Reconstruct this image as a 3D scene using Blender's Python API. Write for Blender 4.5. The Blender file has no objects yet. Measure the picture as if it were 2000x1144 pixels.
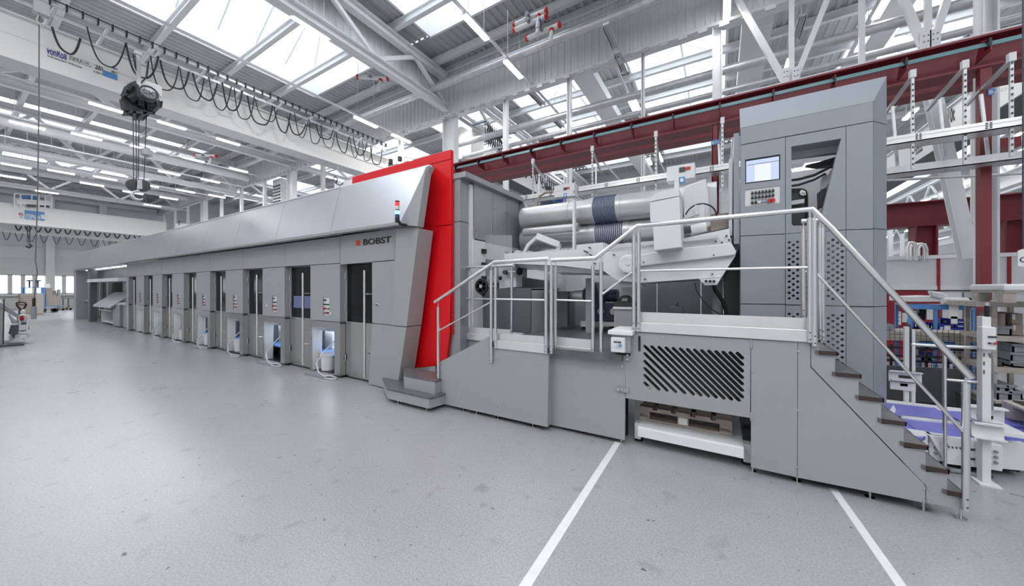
import bpy, bmesh, math, random
from mathutils import Vector, Matrix
from mathutils.geometry import tessellate_polygon
random.seed(7)
SC = bpy.context.scene
# ------------------------------------------------------------------ camera, sky, exposure
FPX, CX, CY, EYE = 672.0, 1000.0, 562.6, 1.6
YAW = math.radians(31.065)
CA, SA = math.cos(YAW), math.sin(YAW)
cam_d = bpy.data.cameras.new('camera'); cam = bpy.data.objects.new('camera', cam_d)
SC.collection.objects.link(cam); SC.camera = cam
cam_d.sensor_fit = 'HORIZONTAL'; cam_d.sensor_width = 36.0
cam_d.lens = FPX / 2000.0 * 36.0
cam_d.shift_y = (CY - 572.0) / 2000.0
cam_d.clip_start = 0.05; cam_d.clip_end = 300
cam.location = (0, 0, EYE); cam.rotation_euler = (math.pi / 2, 0, YAW)
world = bpy.data.worlds.new('sky'); SC.world = world; world.use_nodes = True
bg = world.node_tree.nodes['Background']
bg.inputs[0].default_value = (0.93, 0.965, 1.0, 1); bg.inputs[1].default_value = 3.0
SC.view_settings.view_transform = 'Standard'; SC.view_settings.look = 'None'
SC.view_settings.exposure = 0.12; SC.view_settings.gamma = 1.0; SC.view_settings.use_curve_mapping = False
SC.cycles.use_denoising = True
SC.cycles.max_bounces = 8; SC.cycles.diffuse_bounces = 5; SC.cycles.glossy_bounces = 3
SC.cycles.transparent_max_bounces = 12; SC.cycles.sample_clamp_indirect = 6.0
SC.cycles.caustics_reflective = False; SC.cycles.caustics_refractive = False

def W(px, py, Y=None, X=None, Z=None):
    """the point of the hall on a plane Y=, X= or Z= seen along one line of sight of the survey photograph"""
    u = (px - CX) / FPX
    d = Vector((-SA + u * CA, CA + u * SA, -(py - CY) / FPX))
    if Y is not None: s = Y / d.y
    elif X is not None: s = X / d.x
    else: s = (Z - EYE) / d.z
    return Vector((0, 0, EYE)) + d * s

# ------------------------------------------------------------------ materials
MT = {}
def mat(name, col, rough=0.5, metal=0.0, noise=0.0, nscale=4.0, spec=0.5, bump=0.0, bscale=30.0, emit=None, estr=0.0, stretch=None, coat=0.0):
    m = bpy.data.materials.new(name); m.use_nodes = True; nt = m.node_tree
    b = nt.nodes['Principled BSDF']
    b.inputs['Base Color'].default_value = (*col, 1); b.inputs['Roughness'].default_value = rough
    b.inputs['Metallic'].default_value = metal; b.inputs['Specular IOR Level'].default_value = spec
    b.inputs['Coat Weight'].default_value = coat
    if emit: b.inputs['Emission Color'].default_value = (*emit, 1); b.inputs['Emission Strength'].default_value = estr
    tc = nt.nodes.new('ShaderNodeTexCoord')
    mp = nt.nodes.new('ShaderNodeMapping'); nt.links.new(tc.outputs['Object'], mp.inputs[0])
    if stretch: mp.inputs['Scale'].default_value = stretch
    if noise:
        n = nt.nodes.new('ShaderNodeTexNoise'); n.inputs['Scale'].default_value = nscale; n.inputs['Detail'].default_value = 5
        nt.links.new(mp.outputs[0], n.inputs['Vector'])
        r = nt.nodes.new('ShaderNodeValToRGB')
        r.color_ramp.elements[0].position = 0.3; r.color_ramp.elements[1].position = 0.7
        r.color_ramp.elements[0].color = (*[max(0, c * (1 - noise)) for c in col], 1)
        r.color_ramp.elements[1].color = (*[min(1, c * (1 + noise)) for c in col], 1)
        nt.links.new(n.outputs['Fac'], r.inputs[0]); nt.links.new(r.outputs[0], b.inputs['Base Color'])
    if bump:
        n2 = nt.nodes.new('ShaderNodeTexNoise'); n2.inputs['Scale'].default_value = bscale
        nt.links.new(mp.outputs[0], n2.inputs['Vector'])
        bp = nt.nodes.new('ShaderNodeBump'); bp.inputs['Strength'].default_value = bump; bp.inputs['Distance'].default_value = 0.01
        nt.links.new(n2.outputs['Fac'], bp.inputs['Height']); nt.links.new(bp.outputs[0], b.inputs['Normal'])
    MT[name] = m; return m
mat('grey_panel', (0.335, 0.347, 0.352), 0.42, 0.0, 0.02, 2)
mat('grey_panel_dark', (0.12, 0.125, 0.13), 0.45)
mat('blue_grey_panel', (0.295, 0.318, 0.352), 0.42, 0.0, 0.02, 2)
mat('silver_paint', (0.56, 0.58, 0.62), 0.30, 0.55, 0.05, 0.8)
mat('steel', (0.60, 0.59, 0.58), 0.27, 1.0, 0.07, 1.2, bump=0.02, bscale=6, stretch=(1, 1, 0.3))
mat('rail_steel', (0.82, 0.82, 0.82), 0.28, 1.0)
mat('bright_sheet', (0.80, 0.80, 0.795), 0.28, 0.6, 0.06, 1.5)
mat('galvanised', (0.62, 0.63, 0.64), 0.40, 0.6, 0.10, 5)
mat('hood_grey', (0.36, 0.375, 0.39), 0.38, 0.4, 0.06, 1.5)
mat('duct_grey', (0.50, 0.505, 0.50), 0.28, 0.35, 0.03, 2)
mat('red_paint', (0.74, 0.004, 0.010), 0.35)
mat('oxide_red', (0.20, 0.022, 0.032), 0.45, 0.0, 0.12, 1.5)
mat('wall_red', (0.30, 0.012, 0.025), 0.5)
mat('white_steel', (0.78, 0.79, 0.80), 0.45, 0.0, 0.02, 2)
mat('crane_white', (0.80, 0.79, 0.78), 0.45, 0.0, 0.02, 1)
mat('machine_white', (0.72, 0.73, 0.74), 0.40, 0.0, 0.02, 3)
mat('deck_grey', (0.52, 0.53, 0.535), 0.5, 0.1, 0.05, 1)
mat('apron_grey', (0.78, 0.80, 0.81), 0.45, 0.0, 0.03, 0.6)
mat('wall_paint', (0.68, 0.685, 0.68), 0.6, 0.0, 0.03, 0.7)
mat('partition_white', (0.72, 0.73, 0.74), 0.5)
mat('black', (0.012, 0.012, 0.014), 0.4)
mat('rubber', (0.03, 0.03, 0.032), 0.6)
mat('dark_grey', (0.06, 0.062, 0.066), 0.5)
mat('tread_top', (0.13, 0.13, 0.135), 0.35, 0.1, 0.25, 9)
mat('tread_nose', (0.045, 0.025, 0.023), 0.5)
mat('wood', (0.34, 0.29, 0.25), 0.75, 0.0, 0.25, 6, bump=0.3, bscale=25, stretch=(1, 6, 6))
mat('grey_wood', (0.42, 0.38, 0.34), 0.75, 0.0, 0.18, 5, stretch=(1, 5, 5))
mat('cardboard', (0.36, 0.30, 0.26), 0.8, 0.0, 0.08, 4)
mat('plastic_white', (0.72, 0.73, 0.74), 0.35)
mat('plastic_grey', (0.24, 0.26, 0.29), 0.5)
mat('bin_blue', (0.02, 0.05, 0.45), 0.4)
mat('frame_blue', (0.10, 0.28, 0.62), 0.4)
mat('belt_violet', (0.16, 0.16, 0.56), 0.42, 0.0, 0.05, 8)
mat('motor_navy', (0.05, 0.075, 0.15), 0.35)
mat('conduit_teal', (0.16, 0.29, 0.31), 0.4, 0.3)
mat('hose_white', (0.62, 0.62, 0.61), 0.5)
mat('sign_blue', (0.07, 0.24, 0.55), 0.4)
mat('logo_blue', (0.02, 0.035, 0.24), 0.5)
mat('logo_red', (0.62, 0.05, 0.035), 0.4)
mat('text_black', (0.01, 0.01, 0.01), 0.5)
mat('text_grey', (0.13, 0.13, 0.13), 0.5)
mat('lamp_red', (0.5, 0.01, 0.01), 0.3, emit=(1, 0.05, 0.05), estr=1.2)
mat('lamp_white', (0.7, 0.7, 0.7), 0.3)
mat('lamp_blue', (0.02, 0.05, 0.6), 0.3, emit=(0.2, 0.35, 1), estr=3.0)
mat('button_red', (0.6, 0.02, 0.015), 0.35)
mat('button_blue', (0.12, 0.30, 0.50), 0.35)
mat('tube_light', (0.9, 0.9, 0.9), 0.4, emit=(1.0, 0.985, 0.97), estr=11.0)
mat('cabinet_light', (0.9, 0.9, 0.9), 0.4, emit=(0.85, 0.92, 1.0), estr=5.0)
mat('recess_fill', (0.8, 0.8, 0.8), 0.4, emit=(0.85, 0.92, 1.0), estr=1.5)
mat('screen_on', (0.3, 0.35, 0.5), 0.2, emit=(0.66, 0.75, 1.0), estr=0.5)
mat('screen_page', (0.6, 0.62, 0.7), 0.2, emit=(0.84, 0.90, 1.0), estr=0.42)
mat('screen_blue', (0.03, 0.035, 0.09), 0.2, emit=(0.22, 0.25, 0.48), estr=0.32)
mat('floor_paint', (0.72, 0.73, 0.74), 0.45, 0.0, 0.05, 14)
mat('paper', (0.75, 0.75, 0.74), 0.7)
mat('chrome', (0.7, 0.7, 0.7), 0.15, 1.0)
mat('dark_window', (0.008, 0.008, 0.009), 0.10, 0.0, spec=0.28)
mat('chute_white', (0.55, 0.57, 0.60), 0.3, 0.6)

def glassy(name, tint, op, rough=0.05):
    m = bpy.data.materials.new(name); m.use_nodes = True; nt = m.node_tree; nt.nodes.clear()
    o = nt.nodes.new('ShaderNodeOutputMaterial'); t = nt.nodes.new('ShaderNodeBsdfTransparent')
    t.inputs[0].default_value = (*tint, 1)
    g = nt.nodes.new('ShaderNodeBsdfPrincipled'); g.inputs['Base Color'].default_value = (*tint, 1); g.inputs['Roughness'].default_value = rough
    mx = nt.nodes.new('ShaderNodeMixShader'); mx.inputs[0].default_value = op
    nt.links.new(t.outputs[0], mx.inputs[1]); nt.links.new(g.outputs[0], mx.inputs[2]); nt.links.new(mx.outputs[0], o.inputs[0])
    MT[name] = m
glassy('roof_glass', (0.93, 0.96, 1.0), 0.10, 0.3)
glassy('window_glass', (0.95, 0.97, 1.0), 0.08)
glassy('clear_guard', (0.92, 0.93, 0.94), 0.14, 0.1)

# the poured floor: grey, speckled, stained, half glossy
def floor_material():
    m = bpy.data.materials.new('floor_coating'); m.use_nodes = True; nt = m.node_tree; N = nt.nodes; L = nt.links
    b = N['Principled BSDF']; tc = N.new('ShaderNodeTexCoord')
    def noise(sc, det, rough=0.5):
        n = N.new('ShaderNodeTexNoise'); n.inputs['Scale'].default_value = sc; n.inputs['Detail'].default_value = det
        n.inputs['Roughness'].default_value = rough; L.new(tc.outputs['Object'], n.inputs['Vector']); return n
    def ramp(src, p0, c0, p1, c1):
        r = N.new('ShaderNodeValToRGB'); r.color_ramp.elements[0].position = p0; r.color_ramp.elements[1].position = p1
        r.color_ramp.elements[0].color = (*c0, 1); r.color_ramp.elements[1].color = (*c1, 1); L.new(src, r.inputs[0]); return r
    def mul(a, c, f=1.0):
        x = N.new('ShaderNodeMixRGB'); x.blend_type = 'MULTIPLY'; x.inputs[0].default_value = f
        L.new(a, x.inputs[1]); L.new(c, x.inputs[2]); return x.outputs[0]
    big = ramp(noise(0.35, 4).outputs['Fac'], 0.25, (0.325, 0.333, 0.342), 0.75, (0.362, 0.366, 0.368))
    mid = ramp(noise(2.6, 6, 0.65).outputs['Fac'], 0.30, (0.96, 0.96, 0.96), 0.72, (1.02, 1.02, 1.02))
    spk = ramp(noise(70, 3).outputs['Fac'], 0.35, (0.86, 0.86, 0.86), 0.65, (1.10, 1.10, 1.10))
    st = ramp(noise(7.5, 2, 0.3).outputs['Fac'], 0.20, (0.80, 0.79, 0.80), 0.34, (1, 1, 1))
    dot = ramp(noise(22, 2, 0.3).outputs['Fac'], 0.215, (0.30, 0.30, 0.32), 0.235, (1, 1, 1))
    c = mul(mul(mul(mul(big.outputs[0], mid.outputs[0]), spk.outputs[0]), st.outputs[0]), dot.outputs[0])
    L.new(c, b.inputs['Base Color'])
    rr = ramp(noise(1.2, 5).outputs['Fac'], 0.3, (0.27,) * 3, 0.7, (0.32,) * 3); L.new(rr.outputs[0], b.inputs['Roughness'])
    bp = N.new('ShaderNodeBump'); bp.inputs['Strength'].default_value = 0.05; bp.inputs['Distance'].default_value = 0.02
    L.new(noise(1.6, 3).outputs['Fac'], bp.inputs['Height']); L.new(bp.outputs[0], b.inputs['Normal'])
    MT['floor_coating'] = m
floor_material()

# ------------------------------------------------------------------ mesh helpers
ROOTLOC = {}
def V(*a): return Vector(a)
class MB:
    def __init__(s): s.v = []; s.f = []
    def face(s, pts):
        i = len(s.v); s.v += [Vector(p) for p in pts]; s.f.append(list(range(i, i + len(pts)))); return s
    def prism(s, pts, vec):
        pts = [Vector(p) for p in pts]; vec = Vector(vec); n = len(pts); i = len(s.v)
        s.v += pts + [p + vec for p in pts]
        s.f.append(list(range(i, i + n))[::-1]); s.f.append(list(range(i + n, i + 2 * n)))
        for k in range(n):
            a, b = i + k, i + (k + 1) % n; s.f.append([a, b, b + n, a + n])
        return s
    def box(s, x0, x1, y0, y1, z0, z1):
        return s.prism([(x0, y0, z0), (x1, y0, z0), (x1, y1, z0), (x0, y1, z0)], (0, 0, z1 - z0))
    def polyY(s, pts, y0, y1): return s.prism([(a, y0, b) for a, b in pts], (0, y1 - y0, 0))
    def polyX(s, pts, x0, x1): return s.prism([(x0, a, b) for a, b in pts], (x1 - x0, 0, 0))
    def polyZ(s, pts, z0, z1): return s.prism([(a, b, z0) for a, b in pts], (0, 0, z1 - z0))
    def fp(s, px, Y, t):
        """outline given as lines of sight on the plane Y, real thickness t"""
        return s.prism([W(a, b, Y=Y) for a, b in px], (0, t, 0))
    def fpx(s, px, X, t): return s.prism([W(a, b, X=X) for a, b in px], (t, 0, 0))
    def tube(s, P, r, n=10, caps=True, closed=False):
        P = [Vector(p) for p in P]; m = len(P); R = r if isinstance(r, (list, tuple)) else [r] * m
        i0 = len(s.v); up = None
        for k in range(m):
            if closed: t = (P[(k + 1) % m] - P[k - 1])
            elif k == 0: t = P[1] - P[0]
            elif k == m - 1: t = P[k] - P[k - 1]
            else: t = (P[k + 1] - P[k]).normalized() + (P[k] - P[k - 1]).normalized()
            t.normalize()
            if up is None: up = Vector((0, 0, 1)) if abs(t.z) < 0.9 else Vector((1, 0, 0))
            a = t.cross(up); a.normalize(); b = a.cross(t); b.normalize(); up = b
            sc = 1.0
            if not closed and 0 < k < m - 1:
                c = (P[k] - P[k - 1]).normalized().dot(t); sc = 1.0 / max(c, 0.5)
            for j in range(n):
                q = 2 * math.pi * (j + 0.5) / n
                s.v.append(P[k] + (a * math.cos(q) + b * math.sin(q)) * R[k] * (1 + (sc - 1) * 0.7))
        rng = m if closed else m - 1
        for k in range(rng):
            for j in range(n):
                a = i0 + k * n + j; b = i0 + k * n + (j + 1) % n
                c = i0 + ((k + 1) % m) * n + (j + 1) % n; d = i0 + ((k + 1) % m) * n + j
                s.f.append([a, b, c, d])
        if caps and not closed:
            s.f.append([i0 + j for j in range(n)][::-1]); s.f.append([i0 + (m - 1) * n + j for j in range(n)])
        return s
    def bar(s, p0, p1, w, h=None, up=(0, 0, 1)):
        p0 = Vector(p0); p1 = Vector(p1); h = h or w; t = (p1 - p0).normalized(); up = Vector(up)
        if abs(t.dot(up)) > 0.95: up = Vector((1, 0, 0))
        a = t.cross(up).normalized(); b = a.cross(t).normalized()
        q = [p0 + a * x * w / 2 + b * y * h / 2 for x, y in ((-1, -1), (1, -1), (1, 1), (-1, 1))]
        return s.prism(q, p1 - p0)
    def ibeam(s, p0, p1, w, h, t=None, up=(0, 0, 1)):
        p0 = Vector(p0); p1 = Vector(p1); t = t or h * 0.07; d = (p1 - p0).normalized(); up = Vector(up)
        if abs(d.dot(up)) > 0.95: up = Vector((0, 1, 0))
        a = d.cross(up).normalized(); b = a.cross(d).normalized()
        for o in (-1, 1): s.bar(p0 + b * o * (h - t) / 2, p1 + b * o * (h - t) / 2, w, t, up)
        return s.bar(p0, p1, t, h - 2 * t, up)
    def lathe(s, c, axis, prof, n=24):
        c = Vector(c); ax = Vector(axis).normalized(); up = Vector((0, 0, 1)) if abs(ax.z) < 0.9 else Vector((1, 0, 0))
        a = ax.cross(up).normalized(); b = a.cross(ax); i0 = len(s.v)
        for r, h in prof:
            for j in range(n):
                q = 2 * math.pi * j / n; s.v.append(c + ax * h + (a * math.cos(q) + b * math.sin(q)) * max(r, 1e-4))
        for k in range(len(prof) - 1):
            for j in range(n):
                s.f.append([i0 + k * n + j, i0 + k * n + (j + 1) % n, i0 + (k + 1) * n + (j + 1) % n, i0 + (k + 1) * n + j])
        s.f.append([i0 + j for j in range(n)][::-1]); s.f.append([i0 + (len(prof) - 1) * n + j for j in range(n)])
        return s
    def cyl(s, p0, p1, r, n=16): return s.tube([p0, p1], r, n)
    def holed(s, outer, holes, vec):
        """a plate with real holes: outline and holes as lists of 3D points, thickness vec"""
        loops = [[Vector(p) for p in outer]] + [[Vector(p) for p in h] for h in holes]; vec = Vector(vec)
        flat = [p for l in loops for p in l]; tris = tessellate_polygon(loops); i = len(s.v); n = len(flat)
        s.v += flat + [p + vec for p in flat]
        for t in tris: s.f.append([i + a for a in t]); s.f.append([i + n + a for a in reversed(t)])
        o = 0
        for l in loops:
            for k in range(len(l)):
                a, b = i + o + k, i + o + (k + 1) % len(l); s.f.append([a, b, b + n, a + n])
            o += len(l)
        return s
    def corr(s, x0, x1, y0, y1, z, pitch=0.28, d=0.05, horiz=None):
        """trapezoid sheet, ribs along Y, in the plane z"""
        x = x0; pr = []
        while x < x1 - 1e-4:
            for a, h in ((0, 0), (0.38, 0), (0.5, d), (0.88, d), (1.0, 0)):
                if x + a * pitch <= x1: pr.append((x + a * pitch, z + h))
            x += pitch
        for (a, h), (b, g) in zip(pr, pr[1:]):
            if b - a < 1e-5: continue
            s.face([(a, y0, h), (b, y0, g), (b, y1, g), (a, y1, h)])
        return s
    def sheet(s, p0, along, up, length, height, nrm, pitch=0.2, d=0.03):
        """upright trapezoid sheet: ribs along `up`"""
        p0 = Vector(p0); al = Vector(along).normalized(); up = Vector(up); nrm = Vector(nrm); pr = []; x = 0
        while x < length:
            for a, h in ((0, 0), (0.4, 0), (0.5, d), (0.9, d)): pr.append((min(x + a * pitch, length), h))
            x += pitch
        for (a, h), (b, g) in zip(pr, pr[1:]):
            if b - a < 1e-5: continue
            A = p0 + al * a + nrm * h; B = p0 + al * b + nrm * g
            s.face([A, B, B + up * height, A + up * height])
        return s
    def islands(s):
        # group the faces that hang together, then the groups whose boxes touch
        par = list(range(len(s.v)))
        def fd(a):
            while par[a] != a: par[a] = par[par[a]]; a = par[a]
            return a
        for f in s.f:
            for i in f[1:]: par[fd(f[0])] = fd(i)
        g = {}
        for f in s.f: g.setdefault(fd(f[0]), []).append(f)
        G = []
        for fs in g.values():
            vs = [s.v[i] for f in fs for i in f]
            bb = [min(v[k] for v in vs) - .001 for k in range(3)] + [max(v[k] for v in vs) + .001 for k in range(3)]
            hit = [q for q in G if all(q[0][k] <= bb[k + 3] and q[0][k + 3] >= bb[k] for k in range(3))]
            for q in hit:
                G.remove(q); fs = fs + q[1]; bb = [min(bb[k], q[0][k]) for k in range(3)] + [max(bb[k + 3], q[0][k + 3]) for k in range(3)]
            G.append((bb, fs))
        out = []
        for bb, fs in G:
            m = MB(); mp = {}
            for f in fs:
                for i in f:
                    if i not in mp: mp[i] = len(m.v); m.v.append(s.v[i])
                m.f.append([mp[i] for i in f])
            out.append(m)
        return out
    SPLIT = {'screws': 'screw', 'bolts': 'bolt', 'levelling_feet': 'levelling_foot', 'clips': 'clip', 'hinge': 'hinge', 'roller': 'roller', 'latch': 'latch',
             'bolt': 'bolt', 'hanger': 'hanger', 'collar': 'collar', 'forks': 'fork', 'switch': 'switch'}
    def build(s, name, m, parent=None, bevel=0.0, smooth=False, **props):
        if name in MB.SPLIT and parent is not None:
            isl = s.islands(); nn = MB.SPLIT[name]
            if len(isl) > 1:
                for k in isl[:-1]: k.build_one(nn, m, parent, bevel, smooth, **props)
                return isl[-1].build_one(nn, m, parent, bevel, smooth, **props)
            name = nn
        return s.build_one(name, m, parent, bevel, smooth, **props)
    def build_one(s, name, m, parent=None, bevel=0.0, smooth=False, **props):
        me = bpy.data.meshes.new(name); bm = bmesh.new()
        root = Vector((0, 0, 0))
        if parent is not None: root = ROOTLOC.get(parent.name, Vector((0, 0, 0)))
        else:
            xs = [p.x for p in s.v]; ys = [p.y for p in s.v]; zs = [p.z for p in s.v]
            root = Vector(((min(xs) + max(xs)) / 2, (min(ys) + max(ys)) / 2, min(zs)))
        vs = [bm.verts.new(p - root) for p in s.v]
        for f in s.f:
            try: bm.faces.new([vs[i] for i in f])
            except ValueError: pass
        bmesh.ops.recalc_face_normals(bm, faces=bm.faces[:])
        if smooth:
            for f in bm.faces: f.smooth = True
            for e in bm.edges:
                if len(e.link_faces) == 2 and e.calc_face_angle(0) > 0.7: e.smooth = False
        bm.to_mesh(me); bm.free(); me.materials.append(MT[m])
        o = bpy.data.objects.new(name, me); SC.collection.objects.link(o)
        if parent is not None: o.parent = parent
        else: o.location = root
        ROOTLOC[o.name] = root
        if bevel:
            b = o.modifiers.new('bevel', 'BEVEL'); b.width = bevel; b.segments = 2; b.limit_method = 'ANGLE'; b.angle_limit = 0.7
        for k, v in props.items(): o[k] = v
        return o
def thing(name, loc, label, cat, group=None):
    o = bpy.data.objects.new(name, None); o.empty_display_size = 0.2; SC.collection.objects.link(o); o.location = loc
    ROOTLOC[o.name] = Vector(loc); o['label'] = label; o['category'] = cat
    if group: o['group'] = group
    return o
def tag(o, label, cat, group=None, kind=None):
    if label: o['label'] = label
    if cat: o['category'] = cat
    if group: o['group'] = group
    if kind: o['kind'] = kind
    return o
def struct(mb, name, m, **k):
    o = mb.build(name, m, **k); o['kind'] = 'structure'; return o
def copy_tree(o, parent=None):
    c = o.copy(); SC.collection.objects.link(c); ROOTLOC[c.name] = ROOTLOC.get(o.name, Vector((0, 0, 0)))
    if parent is not None: c.parent = parent
    for ch in list(o.children): copy_tree(ch, c)
    return c
def writing(name, body, loc, xdir, ydir, size, m, parent, depth=0.004, bold=False, align='LEFT', sx=1.0, **props):
    cu = bpy.data.curves.new('t', 'FONT'); cu.body = body; cu.size = size; cu.extrude = depth; cu.align_x = align
    cu.space_character = 1.02
    if bold: cu.offset = size * 0.022
    t = bpy.data.objects.new('t', cu); SC.collection.objects.link(t); bpy.context.view_layer.update()
    me = bpy.data.meshes.new_from_object(t.evaluated_get(bpy.context.evaluated_depsgraph_get()))
    bpy.data.objects.remove(t); bpy.data.curves.remove(cu)
    x = Vector(xdir).normalized(); y = Vector(ydir).normalized(); z = x.cross(y)
    root = ROOTLOC.get(parent.name, Vector((0, 0, 0))) if parent is not None else Vector(loc)
    M = Matrix(((x.x * sx, y.x, z.x, loc[0] - root.x), (x.y * sx, y.y, z.y, loc[1] - root.y), (x.z * sx, y.z, z.z, loc[2] - root.z), (0, 0, 0, 1)))
    me.transform(M); me.materials.clear(); me.materials.append(MT[m])
    o = bpy.data.objects.new(name, me); SC.collection.objects.link(o)
    if parent is not None: o.parent = parent
    else: o.location = root
    for k, v in props.items(): o[k] = v
    return o
def nth(i):
    return ['first', 'second', 'third', 'fourth', 'fifth', 'sixth', 'seventh', 'eighth', 'ninth', 'tenth', 'eleventh', 'twelfth',
            'thirteenth', 'fourteenth', 'fifteenth', 'sixteenth', 'seventeenth', 'eighteenth', 'nineteenth', 'twentieth'][i]
def arc(c, r, a0, a1, n, ax=(1, 0, 0), ay=(0, 0, 1)):
    c = Vector(c); ax = Vector(ax); ay = Vector(ay)
    return [c + ax * r * math.cos(a0 + (a1 - a0) * k / n) + ay * r * math.sin(a0 + (a1 - a0) * k / n) for k in range(n + 1)]
# ================================================================== THE HALL
X0, X1, YB, YM, YE, ZR = -47.0, 24.0, -13.0, 11.0, 28.0, 10.8     # left wall, right wall, wall behind, middle row, back wall, roof deck
struct(MB().box(X0 - .3, X1 + .3, YB - .3, YE + .3, -0.2, 0.0), 'floor', 'floor_coating')
SKY1 = [(-42.2, -39.2), (-32.4, -29.4), (-24.2, -21.2 - .6), (-16.6, -12.4), (-9.0, -4.6), (-1.6, 2.2), (5.5, 9.5), (13, 17)]     # near bay skylights; the rightmost are out of view, added for daylight
SKY2 = [(-42, -38.6), (-34.5, -31), (-27.6, -24), (-20.6, -17), (-14.0, -10.4), (-8.6, -5.2), (-3.2, 0.2), (4.2, 7.6), (11.2, 14.6), (18, 21.4)]
Y1S, Y1E, Y2S, Y2E = -9.0, 9.2, 12.6, 25.5
deck = MB()
def deck_bay(sky, ya, yb, s0, s1):
    deck.corr(X0, X1, ya, s0, ZR); deck.corr(X0, X1, s1, yb, ZR)
    x = X0
    for a, b in sky + [(X1, X1)]:
        if a > x: deck.corr(x, a, s0, s1, ZR)
        x = b
deck_bay(SKY1, YB, YM, Y1S, Y1E); deck_bay(SKY2, YM, YE, Y2S, Y2E)
XD, YDp = 2.5, 78.0
SKY3 = [(4.2, 7.6), (11.2, 14.6), (18, 21.4), (26, 29.4), (34, 37.4)]
x = XD
for a_, b_ in SKY3 + [(44, 44)]:
    deck.corr(x, a_, YE, YDp, ZR)
    deck.corr(a_, b_, YE, YE + 2, ZR); deck.corr(a_, b_, 52, 54.5, ZR); deck.corr(a_, b_, 76, YDp, ZR); x = b_
deck.corr(X1, 44, YM, YE, ZR)
struct(deck, 'ceiling', 'deck_grey')
struct(MB().box(X1, 44, YM, YDp, -.2, 0).box(XD, X1, YE + .3, YDp, -.2, 0), 'floor_far', 'floor_coating')
struct(MB().box(XD - .3, XD, YE, YDp, 0, ZR + .1), 'wall_return', 'wall_paint')
struct(MB().box(XD - .3, 44.3, YDp, YDp + .3, 0, ZR + .1), 'wall_far', 'wall_paint')
struct(MB().box(44, 44.3, YM, YDp, 0, ZR + .1), 'wall_outer', 'wall_paint')
struct(MB().box(X1, 44.3, YM - .3, YM, 0, ZR + .1), 'wall_near', 'wall_paint')
# walls
wl = MB()
wins = []
for a, b in ((-30, 18), (21, 43.5), (46.5, 66), (69, 91), (104, 123.5), (126.5, 147.5), (165, 190)):
    p = W(a, 536, X=X0); q = W(b, 574.5, X=X0); wins.append((p.y, q.y))
wz0, wz1 = 1.14, 2.66
allw = [(-12.0 + 1.9 * k, -10.4 + 1.9 * k) for k in range(5)] + wins
for k in range(11): allw.append((wins[-1][1] + 1.1 + 1.9 * k, wins[-1][1] + 2.7 + 1.9 * k))
allw = sorted(w for w in allw if w[1] < YE - .5)
ok = [allw[0]]
for w in allw[1:]:
    if w[0] > ok[-1][1] + .05: ok.append(w)
def plates(mb, x0, x1, ranges, lo, hi, z0, z1, zt):
    mb.box(x0, x1, lo, hi, 0, z0); mb.box(x0, x1, lo, hi, z1, zt)
    y = lo
    for a, b in ranges: mb.box(x0, x1, y, a, z0, z1); y = b
    mb.box(x0, x1, y, hi, z0, z1)
plates(wl, X0 - .3, X0, ok, YB, YE, wz0, wz1, ZR + .1)
struct(wl, 'wall_left', 'wall_paint')
cl = MB()
z = 3.0
while z < ZR:
    cl.box(X0, X0 + .03, YB, YE, z, z + .9); z += 0.96
struct(cl, 'trim_0', 'wall_paint')
for k, (a, b) in enumerate(ok):
    o = struct(MB().box(X0 - .18, X0 - .17, a, b, wz0, wz1), 'window_%d' % (k + 1), 'window_glass')
    f = MB(); r = .07
    f.box(X0 - .22, X0 + .02, a, a + r, wz0, wz1).box(X0 - .22, X0 + .02, b - r, b, wz0, wz1)
    f.box(X0 - .22, X0 + .02, a, b, wz0, wz0 + r).box(X0 - .22, X0 + .02, a, b, wz1 - r, wz1)
    f.build('window_frame', 'white_steel', o)
struct(MB().box(X0, X0 + .25, YB, YE, wz0 - .16, wz0 - .05), 'trim_1', 'white_steel')
struct(MB().box(X0 - .3, X1 + .3, YB - .3, YB, 0, ZR + .1), 'wall_front', 'wall_paint')
struct(MB().box(X1, X1 + .3, YB, YM, 0, ZR + .1), 'wall_right', 'wall_paint')
bw = MB().box(X0 - .3, XD, YE, YE + .3, 0, ZR + .1)
for k in range(9): bw.box(X0, XD, YE - .03, YE, 1.2 + k * 1.05, 2.2 + k * 1.05)
struct(bw, 'wall_back', 'wall_paint')
# lining between the two bays: trapezoid sheet on the column line, and the boarded truss
ZB = EYE + .655 * YM                                              # its lower edge
ap = MB().sheet((X0, YM, ZB + .1), (1, 0, 0), (0, 0, 1), X1 - X0, ZR - ZB - .1, (0, -1, 0), 0.24, 0.035)
ap.sheet((X0, YM + .12, ZB + .1), (1, 0, 0), (0, 0, 1), X1 - X0, ZR - ZB - .1, (0, 1, 0), 0.24, 0.035)
struct(ap, 'wall_middle', 'apron_grey')
struct(MB().bar((X0, YM + .06, ZB), (X1, YM + .06, ZB), .34, .09).bar((X0, YM - .1, ZR - .1), (X1, YM - .1, ZR - .1), .1, .22), 'trim_2', 'white_steel')
mg = MB()                                                          # drip mesh strip under the lining
for k in range(140):
    x = X0 + 1 + k * .5
    mg.box(x, x + .22, YM - .18, YM - .12, ZB - .16, ZB - .05)
struct(mg, 'trim_3', 'galvanised')
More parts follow.
